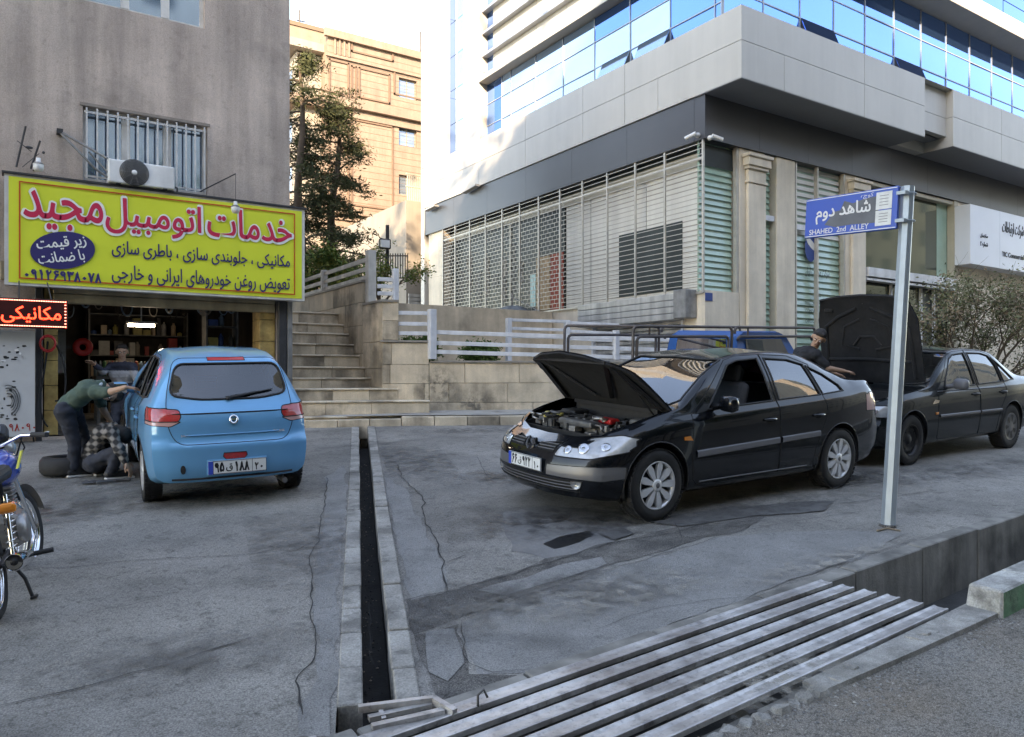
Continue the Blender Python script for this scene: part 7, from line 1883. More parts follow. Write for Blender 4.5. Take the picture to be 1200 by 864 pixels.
region(bm, 'x', rp_([(.50, .83), (.83, .83), (.83, .80), (.60, .785)], .02, 2), 37, lambda f: f.calc_center_median().x > 3.55 and f.normal.x > .15, overwrite=True)
region(bm, 'x', [(-.12, .50), (-.09, .47), (.09, .47), (.12, .50), (.11, .53), (-.11, .53)], 35, lambda f: f.calc_center_median().x > 3.6, mirror=False)
region(bm, 'x', [(-.19, 1.372), (.19, 1.372), (.19, 1.402), (-.19, 1.402)], 36, lambda f: f.calc_center_median().x > 3.2, mirror=False)
region(bm, 'x', rp_([(-.55, .62), (-.635, .80), (-.625, 1.05), (-.535, 1.395), (.535, 1.395), (.625, 1.05), (.635, .80), (.55, .62)], .10, 5), 22, lambda f: f.calc_center_median().x > 3.4 and f.normal.x > .12, mirror=False)
region(bm, 'y', [(1.22, .30), (1.2, .88), (1.34, .93), (1.78, 1.31), (1.95, 1.40), (2.315, 1.41), (2.315, .27), (1.25, .27)], 20, lambda f: SIDE(f) and f.normal.z > -.8)
region(bm, 'y', [(2.325, .27), (2.325, 1.41), (2.85, 1.40), (3.05, 1.35), (3.10, .95), (3.0, .7), (2.82, .5), (2.78, .27)], 21, lambda f: SIDE(f) and f.normal.z > -.8)
bvh3 = BVHTree.FromBMesh(bm)
mat('lamp_red_band', (.5, .015, .015), .2, var=0)
S3['parts'] = [(10, 'front_window', 'car_glass', dict(inset=.008, seam=.010, sm='car_rubber', sn='window_seal')), (11, 'rear_window', 'car_glass_tint', dict(inset=.008, seam=.010, sm='car_rubber', sn='window_seal')), (12, 'quarter_window', 'car_glass_tint', dict(inset=.008, seam=.010, sm='car_rubber', sn='window_seal')),
               (14, 'windscreen', 'screen_glass', dict(sides=False, inset=.006, seam=.010, sm='car_rubber', sn='window_seal')), (15, 'rear_screen', 'dusty_glass', dict(sides=False, inset=.006, seam=.012, sm='car_rubber', sn='window_seal')),
               (34, 'tail_light', 'lamp_red', dict(seam=.005)), (37, 'reverse_lamp', 'lamp_pink', dict(seam=.003)), (35, 'reflector', 'lamp_red', dict(sides=False, seam=.004)), (36, 'brake_light', 'lamp_red_band', dict(sides=False, seam=.003)), (22, 'tailgate', 'paint_blue', dict(sides=False)), (20, 'front_door', 'paint_blue', {}), (21, 'rear_door', 'paint_blue', {})]
HX, HY = 1.72, 7.36
yaw = R(-90) - R(3)   # local +x (rearward) points to -Y
d_ = Vector((math.cos(yaw), math.sin(yaw), 0)); L3 = S3['L']
org = Vector((HX, HY, 0)) - d_ * L3
hc = thing('blue_hatchback', 'dusty light blue hatchback parked tail out in front of the workshop', 'car', (org.x, org.y, G(org.x, org.y)), tilt_rot(yaw))
hc.scale = (1, .90, 1)
body, out = finish_car(hc, bm, S3, 'paint_blue', 'car_glass')
on_rear = lambda y, z, off=.004: snap(bvh3, (6, y, z), (-1, 0, 0), off)
side_bits(hc, bvh3, (2.16, 2.95), .80, lambda x: .5, lambda x: .55, (), hmat='paint_blue')
for s in (-1, 1): mirror_(hc, 1.5, .83, .96, 'paint_blue', s, .95)
for x in S3['wheels']:
    for s in (-1, 1): make_wheel(hc, x, s * .735, S3['wr'], S3['wr'], .18, 'alloy', s, .19, n=8)
cabin(hc, S3, 1.05, 3.5, .72, .34, .92); seats(hc, (1.8,), .7, .36, 2.65, S3)
p, n_ = on_rear(.02, .40, .012); plate(hc, p, (0, 1, 0), (0, 0, 1), '۹۵|۱۸۸', '۲۰', w_=.58, h_=.125)
q = B(); q.rbox(on_rear(0.02, .40, -.008)[0], (.03, .60, .15), .01); q.build('plate_recess', 'paint_blue', hc)
# wiper, emblem, badge, exhaust, tow hole
pts = [on_rear(-.0 + .09 * i - .03, 1.015 + .014 * i, .02)[0] for i in range(6)]; q = B(); q.tube(pts, [.016, .014, .011, .009, .008, .006], n=6); q.tube([on_rear(-.06 + .1 * i, 1.03 + .012 * i, .012)[0] for i in range(6)], .005, n=5); q.sph(pts[0], .022); q.build('wiper', 'car_rubber', hc)
q = B(); p, n_ = on_rear(0, .83, .008); q.lathe([(.028, 0), (.045, .0), (.045, .008), (.028, .008)], (0, 0, 0), n=18, close=True); q.cbox((0, 0, .006), (.05, .012, .004)); m4 = Matrix.Translation(p) @ n_.to_track_quat('Z', 'Y').to_matrix().to_4x4(); q.v = [m4 @ v for v in q.v]; q.build('emblem', 'chrome', hc)
text('badge', 'QUIK', .13, .025, on_rear(.46, .70, .003)[0], (0, 1, 0), (0, 0, 1), 'chrome', hc, rtl=False, bold=.03, world=False); text('badge', 'SAIPA', .10, .018, on_rear(-.46, .70, .003)[0], (0, 1, 0), (0, 0, 1), 'chrome', hc, rtl=False, bold=.03, world=False)
q = B(); p, n_ = on_rear(-.50, .395, .002); q.lathe([(0, .002), (.042, .002)], (0, 0, 0), n=16); m4 = Matrix.Translation(p) @ n_.to_track_quat('Z', 'Y').to_matrix().to_4x4() @ Matrix.Diagonal((.6, 1, 1, 1)); q.v = [m4 @ v for v in q.v]; q.build('tow_cover', 'trim_black', hc, fixn=False)
q = B(); q.tube([(3.4, .52, .20), (3.86, .52, .21)], .028, n=10); q.build('exhaust_pipe', 'silver_plastic', hc)
q = B(); q.tube([on_rear(-.60 + .05 * i, .30 + .045 * math.sin(PI * i / 24) * 0, .0)[0] for i in range(25)], .012, n=5); q.build('bumper_lip', 'trim_black', hc)
q = B(); q.box(3.30, .18, 1.22, 3.302, .30, 1.34); q.build('paper_sticker', 'white_plastic', hc)
q = B(); q.tube([on_rear(.055 * i - .47, .70, .004)[0] for i in range(18)], .007, n=6); q.build('tailgate_crease', 'paint_blue', hc)
# ------------ blue pickup with pipe rack, behind the two black cars
TX, TY = 6.75, 7.75
pk = thing('blue_pickup', 'old blue pickup truck with a brown pipe rack behind the black sedans', 'pickup truck', (TX, TY, G(TX, TY)), tilt_rot(0))
q = B()
q.box(.6, 0, .62, 2.35, 1.62, .70)
for (a, c, d, e) in ((.6, 0, 2.35, .05), (.6, 1.57, 2.35, 1.62), (.6, .051, .65, 1.569), (2.30, .051, 2.35, 1.569)): q.box(a, c, .701, d, e, 1.08)
q.build('bed', 'paint_truck_blue', pk, bevel=.01)
def cabm():
    q = B(); pf = [(2.42, .40), (2.42, 1.06), (2.47, 1.60), (2.62, 1.68), (3.45, 1.68), (3.62, 1.62), (3.98, 1.10), (4.55, 1.02), (4.66, .90), (4.66, .42)]
    n = len(pf); vs = []
    for k, y in enumerate((0, .06, 1.56, 1.62)):
        for (x, z) in pf:
            ins = .10 * max(0, (z - 1.06)) / .6 * (1 if k in (0, 3) else 1); yy = y + ins if k < 2 else y - ins
            zz = z - (.03 if (k in (0, 3) and z > 1.5) else 0); vs.append((x, yy, zz))
    for k in range(3): q.add(vs[k * n:(k + 2) * n], [(i, (i + 1) % n, n + (i + 1) % n, n + i) for i in range(n)])
    q.add(vs[:n], [tuple(range(n))]); q.add(vs[3 * n:], [tuple(range(n))]); return q
q = cabm(); q.build('cab', 'paint_truck_blue', pk, bevel=.015)
for (nm, pts, mt_) in (('door_window', [(2.62, 1.10), (2.64, 1.56), (3.48, 1.56), (3.78, 1.10)], 'screen_glass'),):
    for s in (0, 1):
        q = B(); q.prism([(x, (-.006 + .10 * (z - 1.06) / .6) if s == 0 else (1.626 - .10 * (z - 1.06) / .6), z) for x, z in pts], (0, .012 if s == 0 else -.012, 0)); q.build(nm, 'car_glass_tint', pk)
q = B(); q.prism([(2.412, .25, 1.12), (2.412, 1.37, 1.12), (2.452, 1.32, 1.56), (2.452, .30, 1.56)], (.012, 0, 0)); q.build('rear_screen', 'screen_glass', pk)
q = B(); q.prism([(3.985, .14, 1.12), (3.985, 1.48, 1.12), (3.67, 1.42, 1.56), (3.67, .20, 1.56)], (.012, 0, .004)); q.build('windscreen', 'screen_glass', pk)
mat('rack_brown', (.10, .085, .08), .55, metal=.3, var=.25, vs=8, world=False)
zt_ = 1.74
for (xa, xb) in ((.30, 2.28), (2.34, 4.3)):
    for y in (.04, 1.58):
        for (za, o) in ((zt_, 0), (zt_ - .14, .07)):
            q = B(); lo = 1.08 if xa < 1 else 1.64
            lo = min(lo, za - .05)
            pts = [(xa + o, y, lo), (xa + o, y, za - .06), (xa + o + .02, y, za - .02), (xa + o + .06, y, za), (xb - o - .06, y, za), (xb - o - .02, y, za - .02), (xb - o, y, za - .06), (xb - o, y, lo)]
            q.tube(pts, .022, n=8); q.build('rack_rail', 'rack_brown', pk)
    q = B(); q.tube([(xa + .3, .04, zt_ - .14), (xa + .3, .04, zt_)], .016, n=6); q.build('rack_strut', 'rack_brown', pk)
    for x in (xa + .05, xb - .05): q = B(); q.tube([(x, .04, zt_), (x, 1.58, zt_)], .02, n=6); q.build('rack_crossbar', 'rack_brown', pk)
for x in (1.1, 3.85):
    for s, y in ((-1, .12), (1, 1.5)): make_wheel(pk, x, y, .34, .34, .2, 'steel', s, .2)
q = B(); q.box(.65, .2, .38, 4.5, 1.42, .60); q.build('chassis', 'steel_dark', pk)
for y in (.25, 1.37): q = B(); q.tube([(4.665, y, .78), (4.69, y, .78)], .09, n=14); q.build('headlight', 'lamp_clear', pk)
# ------------ street name sign on a galvanised pole
mat('galvanised', (.34, .40, .45), .42, metal=.45, var=.12, vs=5, streak=.12)
mat('sign_blue', (.02, .085, .42), .4, var=.05); mat('sign_faded', (.10, .11, .13), .55, var=.2, vs=6); mat('sign_letter', (.66, .67, .68), .5, var=.1, vs=9); mat('paper', (.62, .64, .64), .7, var=.12, vs=14)
sb_ = PG(1040, 617); stt = PD(1064, 219, sb_.x * ST + sb_.y * CT)
sn = thing('street_sign', 'blue street name sign on a tall leaning grey octagonal pole at the kerb', 'street sign', sb_)
q = B(); q.tube([sb_ + Vector((0, 0, -.1)), stt], [.062, .056], n=8, sm=False); q.build('pole', 'galvanised', sn, world=True)
q = B(); q.lathe([(.062, .0), (.075, .0), (.068, .025), (.06, .03)], sb_ + Vector((0, 0, -.01)), n=12, close=True); q.build('pole_collar', 'asphalt_rough', sn, world=True)
a_ = Vector((6.41, 3.70, 3.05)); ax_ = (stt - sb_).normalized()
pR = PD(1053, 243, 6.62); pL = PD(945, 257.5, 7.40); uxs = (pR - pL).normalized(); Wd = (pR - pL).length; Hs = .375; uzs = Vector((0, 0, 1)); uzs = (uzs - uxs * uzs.dot(uxs)).normalized(); ns_ = uxs.cross(uzs); cs_ = (pR + pL) / 2
rotS = Matrix((uxs, uzs, ns_)).transposed()
q = B(); q.rbox(cs_, (Wd, Hs, .035), .008, rotS); q.build('sign_panel', 'sign_blue', sn, world=True)
def onS(x, y, o=.0185): return cs_ + uxs * (x * Wd / 2) + uzs * (y * Hs / 2) + ns_ * o
q = B(); rr = random.Random(5)
ring = [(-.42, -.1), (-.55, -.45), (-.3, -.62), (.1, -.55), (.55, -.62), (.62, .1), (.60, .68), (.3, .60), (.1, .5), (-.1, .62), (-.2, .25), (-.38, .2)]
q.poly([onS(x + rr.uniform(-.02, .02), y + rr.uniform(-.04, .04), .0192) for x, y in ring]); q.build('faded_area', 'sign_faded', sn, world=True, fixn=False)
q = B()
for (x, y, w_, h_) in ((0, .93, 1.96, .04), (0, -.93, 1.96, .04)): q.cbox(onS(x, y, .0195), (w_ * Wd / 2, h_ * Hs / 2, .001), rotS)
q.build('sign_border', 'sign_letter', sn, world=True)
text('lettering', 'شاهد دوم', Wd * .60, Hs * .46, onS(-.14, .12, .0195), uxs, uzs, 'sign_letter', sn, bold=.022, depth=.002)
text('lettering', 'کوچه', Wd * .13, Hs * .14, onS(.38, .72, .0195), uxs, uzs, 'sign_letter', sn, depth=.002)
text('lettering', 'SHAHED  2nd  ALLEY', Wd * .66, Hs * .13, onS(-.22, -.72, .0195), uxs, uzs, 'sign_letter', sn, rtl=False, bold=.012, depth=.002)
for (y, h_) in ((.40, .82), (-.42, .72)):
    q = B(); q.cbox(onS(.73, y, .0205), (Wd * .16, Hs * h_ / 2, .001), rotS); o = q.build('paper_notice', 'paper', sn, world=True)
    q = B()
    for k in range(4): q.cbox(onS(.73, y + h_ * (.28 - .18 * k), .0215), (Wd * .09, Hs * .012, .0006), rotS)
    q.build('notice_print', 'sign_faded', sn, world=True)
for z in (.12, -.12): q = B(); c = pR + uzs * z; q.cbox(c + uxs * .03, (.08, .03, .06), rotS); q.tube([Vector((sb_.x + ax_.x / ax_.z * (c.z - sb_.z) + .072 * math.cos(t), sb_.y + ax_.y / ax_.z * (c.z - sb_.z) + .072 * math.sin(t), c.z)) for t in [2 * PI * k / 12 for k in range(13)]], .006, n=5); q.build('clamp', 'galvanised', sn, world=True)
q = B(); q.tube([PG(1028, 622, .01), PG(1040, 619, .012), PG(1055, 622, .01)], .008, n=5); q.build('weed_stalk', 'leaf_brown', sn, world=True)
# ------------ loose wheel lying by the workshop, and small floor clutter
tp0 = PG(82, 555); tt_ = thing('loose_tyre', 'old black tyre lying flat on the asphalt behind the bending man', 'tyre', (tp0.x, tp0.y, tp0.z))
q = B(); q.lathe([(.19, .02), (.2, .0), (.27, .0), (.30, .04), (.305, .1), (.30, .16), (.27, .2), (.2, .2), (.19, .18)], n=36, close=True); q.build('tyre', 'tyre', tt_)
q = B(); q.lathe([(.185, .03), (.18, .1), (.19, .17), (.16, .12), (.06, .13), (.05, .1), (0, .1)], n=28); q.build('rim', 'steel_dark', tt_)
jk = thing('tool_tray', 'small heap of tools and rags on the ground beside the crouching mechanic', 'tools', PG(128, 566))
q = B(); c = PG(128, 567); q.tube([c + Vector((-.12, 0, .02)), c + Vector((.16, .1, .02))], .015, n=6); q.build('spanner', 'silver_plastic', jk, world=True)
q = B(); q.tube([c + Vector((-.05, .15, .02)), c + Vector((.2, -.02, .03))], .012, n=6); q.build('wrench', 'steel_dark', jk, world=True)
rg_ = B(); rg_.grid(lambda s, t: c + Vector((-.25 + .2 * s, .05 + .2 * t, .012 + .03 * abs(noise.noise(Vector((s * 4, t * 4, 2)))))), 10, 10); rg_.build('rag', 'seat_grey', jk, world=True, fixn=False)
# ------------ people: one continuous skin surface each, with clothes as shells over it
mat('skin', (.42, .25, .17), .55, var=.08, vs=9, world=False); mat('hair', (.018, .014, .012), .7, var=.3, vs=40, world=False, bump=.6, bs=90)
mat('shirt_green', (.05, .085, .065), .85, var=.15, vs=6, world=False); mat('collar_pale', (.45, .52, .55), .8, var=.1, world=False)
mat('denim_dark', (.022, .026, .038), .85, var=.25, vs=8, world=False); mat('shirt_black', (.012, .012, .014), .85, var=.2, world=False)
mat('sweat_navy', (.025, .03, .05), .85, var=.15, world=False); mat('sweat_grey', (.30, .31, .33), .85, var=.1, world=False); mat('shoe', (.02, .02, .022), .6, var=.2, world=False); mat('shoe_sole', (.55, .55, .54), .6, var=.1, world=False)
mat('eye_white', (.7, .7, .68), .3, var=0); mat('lip', (.35, .15, .12), .5, var=0)
def plaid():
    m = bpy.data.materials.new('plaid'); MATS['plaid'] = m; m.use_nodes = True; n = m.node_tree.nodes; l = m.node_tree.links; p = n['Principled BSDF']; p.inputs['Roughness'].default_value = .9
    g = n.new('ShaderNodeTexCoord'); last = None
    for ax in ('X', 'Z'):
        w_ = n.new('ShaderNodeTexWave'); w_.bands_direction = ax; w_.inputs['Scale'].default_value = 4.5; w_.inputs['Distortion'].default_value = 2.5; l.new(g.outputs['Object'], w_.inputs[0])
        if last: mt = n.new('ShaderNodeMath'); mt.operation = 'ADD'; l.new(last, mt.inputs[0]); l.new(w_.outputs['Fac'], mt.inputs[1]); last = mt.outputs[0]
        else: last = w_.outputs['Fac']
    r = n.new('ShaderNodeValToRGB'); r.color_ramp.elements[0].color = (.015, .014, .014, 1); r.color_ramp.elements[1].color = (.22, .20, .18, 1); r.color_ramp.elements[0].position = .45; r.color_ramp.elements[1].position = .95
    mt = n.new('ShaderNodeMath'); mt.operation = 'MULTIPLY'; mt.inputs[1].default_value = .6; l.new(last, mt.inputs[0]); l.new(mt.outputs[0], r.inputs[0]); l.new(r.outputs[0], p.inputs['Base Color'])
plaid()
def capsule(q, a, b, ra, rb, n=14):
    a, b = Vector(a), Vector(b); d = b - a; L = d.length
    if L < 1e-4: q.sph(a, ra, n, 8); return
    d.normalize(); pts = []; rs_ = []
    for i in range(5): t = PI / 2 * (1 - i / 4); pts.append(a - d * ra * math.sin(t)); rs_.append(max(ra * math.cos(t), .0004))
    for i in range(1, 5): t = PI / 2 * i / 4; pts.append(b + d * rb * math.sin(t)) if i else None; rs_.append(max(rb * math.cos(t), .0004))
    pts.insert(5, b); rs_.insert(5, rb); q.tube(pts, rs_, n=n)
def remeshed(q, name, m, parent, vox, smooth=6):
    o = q.build(name, m, None, fixn=True); md = o.modifiers.new('r', 'REMESH'); md.mode = 'VOXEL'; md.voxel_size = vox; md.use_smooth_shade = True
    s = o.modifiers.new('s', 'SMOOTH'); s.iterations = smooth; s.factor = .5
    bpy.context.view_layer.update(); dg = bpy.context.evaluated_depsgraph_get(); me = bpy.data.meshes.new_from_object(o.evaluated_get(dg)); nm = o.name; bpy.data.objects.remove(o)
    for p in me.polygons: p.use_smooth = True
    if name in ('shirt', 'trousers'):
        for v in me.vertices:
            c = v.co; f = noise.noise(Vector((c.x * 9, c.y * 9, c.z * 16))) * .012 + noise.noise(Vector((c.x * 24 + c.z * 14, c.y * 24, c.z * 30))) * .006; v.co = c + v.normal * f
    inv = basis(parent).inverted(); me.transform(inv); me.name = name; me.materials.clear(); [me.materials.append(MATS[x]) for x in (m if isinstance(m, (list, tuple)) else [m])]
    return link_mesh(name, me, parent)
def hand(q, wr, dr, nrm, s=1):
    dr = dr.normalized(); nrm = (nrm - dr * nrm.dot(dr)).normalized(); sd_ = dr.cross(nrm) * s
    for k in (-1, 0, 1): capsule(q, wr + sd_ * .022 * k * .6, wr + dr * .085 + sd_ * .024 * k, .019, .015, 10)
    for k, (o, L) in enumerate(((-.036, .062), (-.012, .078), (.012, .072), (.034, .055))):
        p = wr + dr * .088 + sd_ * o; p1 = p + dr * L * .5 - nrm * .006; p2 = p1 + dr * L * .42 - nrm * .022; capsule(q, p, p1, .0095, .009, 8); capsule(q, p1, p2, .009, .0078, 8)
    p = wr + dr * .025 - sd_ * .03; p1 = p + dr * .035 - sd_ * .028 - nrm * .01; capsule(q, p, p1, .013, .011, 8); capsule(q, p1, p1 + dr * .032 - sd_ * .006 - nrm * .012, .011, .009, 8)
def person(label, base, J, top, bottom, sleeve='short', face=None, cat='person', collar=None, stripes=None):
    t = thing('person', label, cat, base); H = J['head']; nk = J['neck']; up = (H - nk).normalized(); fd = (face - H) if face else Vector((0, -1, 0)); fd = (fd - up * fd.dot(up)).normalized(); rt = fd.cross(up)
    b = B()
    # head: skull, jaw, nose, ears; then neck, trunk, limbs
    capsule(b, H + up * .028 - fd * .012, H + up * .022 - fd * .03, .083, .085, 18); capsule(b, H - up * .045 + fd * .035, H - up * .02 + fd * .02, .046, .064, 14); capsule(b, H - up * .075 + fd * .055, H - up * .06 + fd * .04, .026, .034)
    capsule(b, H + up * .012 + fd * .088, H - up * .022 + fd * .105, .009, .015, 10)
    for s in (-1, 1): capsule(b, H + rt * s * .083 - fd * .012 + up * .012, H + rt * s * .086 - fd * .008 - up * .02, .015, .011, 8); capsule(b, H + rt * s * .02 + up * .022 + fd * .078, H + rt * s * .045 + up * .02 + fd * .07, .010, .009, 8)
    capsule(b, nk, H - up * .05 - fd * .015, .055, .052)
    ch, pv = J['chest'], J['pelvis']; sL, sR = J['shL'], J['shR']; ax = (sR - sL).normalized()
    capsule(b, sL, sR, .07, .07); capsule(b, ch + ax * .07, ch - ax * .07, .105, .105); mid = (ch + pv) / 2; capsule(b, mid + ax * .06, mid - ax * .06, .09, .09); capsule(b, ch, nk, .09, .055); capsule(b, ch, pv, .095, .1)
    capsule(b, J['hipL'], J['hipR'], .095, .095)
    for s in 'LR':
        sh, el, wr = J['sh' + s], J['el' + s], J['wr' + s]; capsule(b, sh, el, .052, .040); capsule(b, el, wr, .040, .027); hand(b, wr, J.get('hd' + s, wr - el), J.get('hn' + s, Vector((0, 0, 1))), 1 if s == 'L' else -1)
        hp_, kn, an = J['hip' + s], J['kn' + s], J['an' + s]; capsule(b, hp_, kn, .085, .056); capsule(b, kn, an, .058, .037); capsule(b, an, J['toe' + s], .038, .028)
    remeshed(b, 'body', 'skin', t, .0075, 3)
    c = B(); capsule(c, sL, sR, .082, .082); capsule(c, ch + ax * .075, ch - ax * .075, .12, .12); capsule(c, mid + ax * .07, mid - ax * .07, .108, .108); capsule(c, ch, nk, .10, .066); capsule(c, ch, pv, .108, .118); capsule(c, J['hipL'], J['hipR'], .108, .108)
    for s in 'LR':
        sh, el, wr = J['sh' + s], J['el' + s], J['wr' + s]
        if sleeve == 'short': capsule(c, sh, sh.lerp(el, .72), .066, .062)
        else: capsule(c, sh, el, .066, .054); capsule(c, el, el.lerp(wr, .86), .054, .040)
    so = remeshed(c, 'shirt', [top] + ([stripes] if stripes else []), t, .011, 8)
    if stripes:
        d_ = (nk - pv).normalized(); pv_l = pv - Vector(base)
        for p in so.data.polygons:
            h = (p.center - pv_l).dot(d_) / (nk - pv).length
            if .42 < h < .78: p.material_index = 1
    c = B(); capsule(c, J['hipL'], J['hipR'], .112, .112); capsule(c, pv, (J['hipL'] + J['hipR']) / 2, .11, .11)
    for s in 'LR': capsule(c, J['hip' + s], J['kn' + s], .10, .072); capsule(c, J['kn' + s], J['kn' + s].lerp(J['an' + s], .93), .074, .060)
    remeshed(c, 'trousers', bottom, t, .012, 8)
    for s in 'LR':
        an, to = J['an' + s], J['toe' + s]; d_ = (to - an); d_.z = 0; d_.normalize(); c = B(); zf = min(an.z - .05, to.z)
        capsule(c, an + Vector((0, 0, -.03)) - d_ * .03, to, .052, .042); remeshed(c, 'shoe', 'shoe', t, .01, 4)
        c = B(); m_ = (an + to) / 2; rot = Matrix((d_, Vector((-d_.y, d_.x, 0)), Vector((0, 0, 1)))).transposed(); c.rbox(Vector((m_.x, m_.y, to.z - .035)), ((to - an).length + .13, .095, .025), .01, rot); c.build('shoe_sole', 'shoe_sole', t, world=True)
    c = B(); capsule(c, H + up * .052 - fd * .028, H + up * .036 - fd * .045, .088, .09, 18); capsule(c, H - fd * .055 - up * .03, H - fd * .045 + up * .02, .070, .082, 14); capsule(c, H + up * .085 + fd * .035 - rt * .03, H + up * .088 + fd * .03 + rt * .03, .032, .032)
    ho_ = remeshed(c, 'hair', 'hair', t, .009, 2)
    for s in (-1, 1):
        c = B(); e_ = H + rt * s * .032 + up * .005 + fd * .083; c.sph(e_ - fd * .003, .0095, 10, 8); c.build('eye', 'eye_white', t, world=True); c = B(); c.sph(e_ + fd * .0075, .0055, 8, 6); c.build('iris', 'hair', t, world=True)
        c = B(); capsule(c, H + rt * s * .018 + up * .027 + fd * .088, H + rt * s * .048 + up * .026 + fd * .078, .0045, .003, 6); c.build('eyebrow', 'hair', t, world=True)
    c = B(); capsule(c, H - up * .052 + fd * .084 - rt * .018, H - up * .052 + fd * .084 + rt * .018, .006, .006, 6); c.build('mouth', 'lip', t, world=True)
    if collar: c = B(); pts = [nk + (ax * math.cos(a) + fd * math.sin(a)) * .068 - up * .01 for a in [2 * PI * k / 16 for k in range(17)]]; c.tube(pts, .018, n=8); c.build('collar', collar, t, world=True)
    return t
D = PD
def foot(u, v, d, dz=.09): p = D(u, v, d); p.z = G(p.x, p.y) + dz; return p
# man bending towards the blue car
def V3(*a): return Vector(a)
a1, a2 = foot(86, 556, 8.45), foot(101, 549, 8.75)
J = dict(anL=a1, anR=a2, toeL=a1 + V3(.15, .03, -.045), toeR=a2 + V3(.15, .05, -.045), knL=D(87, 517, 8.45), knR=D(98, 514, 8.75), hipL=D(76, 482, 8.4), hipR=D(85, 480, 8.62), pelvis=D(80, 476, 8.5), chest=D(103, 457, 8.5), neck=D(118, 452, 8.55),
         shL=D(112, 455, 8.72), shR=D(113, 460, 8.35), head=D(130, 461, 8.62), elR=D(132, 459, 8.25), wrR=D(147, 454, 8.2), elL=D(121, 480, 8.8), wrL=D(131, 497, 8.8))
J['hdR'] = V3(1, .3, -.1)
person('man in dark green tee bending over with one arm on the blue car', (a1 + a2) / 2 - V3(0, 0, .09), J, 'shirt_green', 'denim_dark', 'short', D(140, 490, 8.6), collar='collar_pale')
a1, a2 = foot(118, 553, 8.55), foot(131, 556, 8.35)
J = dict(anL=a1, anR=a2, toeL=a1 + V3(.16, .04, -.045), toeR=a2 + V3(.16, .03, -.045), knL=D(128, 520, 8.75), knR=D(139, 527, 8.35), hipL=D(106, 543, 8.7), hipR=D(112, 543, 8.42), pelvis=D(109, 534, 8.55), chest=D(121, 509, 8.55), neck=D(133, 501, 8.55),
         shL=D(128, 503, 8.78), shR=D(131, 508, 8.36), head=D(143, 509, 8.5), elL=D(140, 525, 8.7), wrL=D(147, 541, 8.5), elR=D(141, 530, 8.2), wrR=D(148, 543, 8.2))
person('mechanic in a grey plaid shirt crouching beside the front wheel of the blue car', (a1 + a2) / 2 - V3(0, 0, .09), J, 'plaid', 'denim_dark', 'long', D(165, 530, 8.6))
# standing inside the shop
dd = 11.9
zf = G(1.3, 13.2) + .11
def ft(u, d): p = D(u, 500, d); p.z = zf; return p
J = dict(anL=ft(150, dd), anR=ft(136, dd), knL=D(152, 494, dd - .2), knR=D(135, 494, dd - .2), hipL=D(148, 470, dd), hipR=D(138, 470, dd), pelvis=D(143, 465, dd), chest=D(143, 440, dd), neck=D(143, 426, dd), shL=D(155, 430, dd), shR=D(131, 430, dd), head=D(143, 413, dd - .02),
         elL=D(161, 446, dd - .1), wrL=D(155, 458, dd - .3), elR=D(121, 436, dd - .15), wrR=D(110, 427, dd - .35))
J['toeL'] = J['anL'] + V3(.05, -.15, -.045); J['toeR'] = J['anR'] + V3(-.02, -.15, -.045)
person('young man in navy and grey sweater standing inside the dark workshop', V3(J['anL'].x, J['anL'].y, zf - .09), J, 'sweat_navy', 'denim_dark', 'long', D(150, 420, 3), stripes='sweat_grey')
# man at the raised hood of the older sedan
dd = 9.95
a1, a2 = foot(940, 520, dd), foot(930, 520, dd + .1)
J = dict(anL=a1, anR=a2, toeL=a1 + V3(.14, -.02, -.045), toeR=a2 + V3(.14, .02, -.045), knL=D(937, 488, dd), knR=D(929, 488, dd + .1), hipL=D(925, 444, dd + .1), hipR=D(919, 442, dd + .3), pelvis=D(923, 438, dd + .2), chest=D(942, 417, dd + .2), neck=D(953, 409, dd + .15),
         shL=D(943, 412, dd + .35), shR=D(956, 416, dd - .0), head=D(959, 397, dd + .05), elL=D(961, 432, dd + .3), wrL=D(979, 438, dd + .3), elR=D(971, 432, dd - .05), wrR=D(989, 435, dd + .0))
person('dark haired man in black shirt leaning over the engine of the older black sedan', (a1 + a2) / 2 - V3(0, 0, .09), J, 'shirt_black', 'denim_dark', 'short', D(966, 425, 6.5), collar='collar_pale')
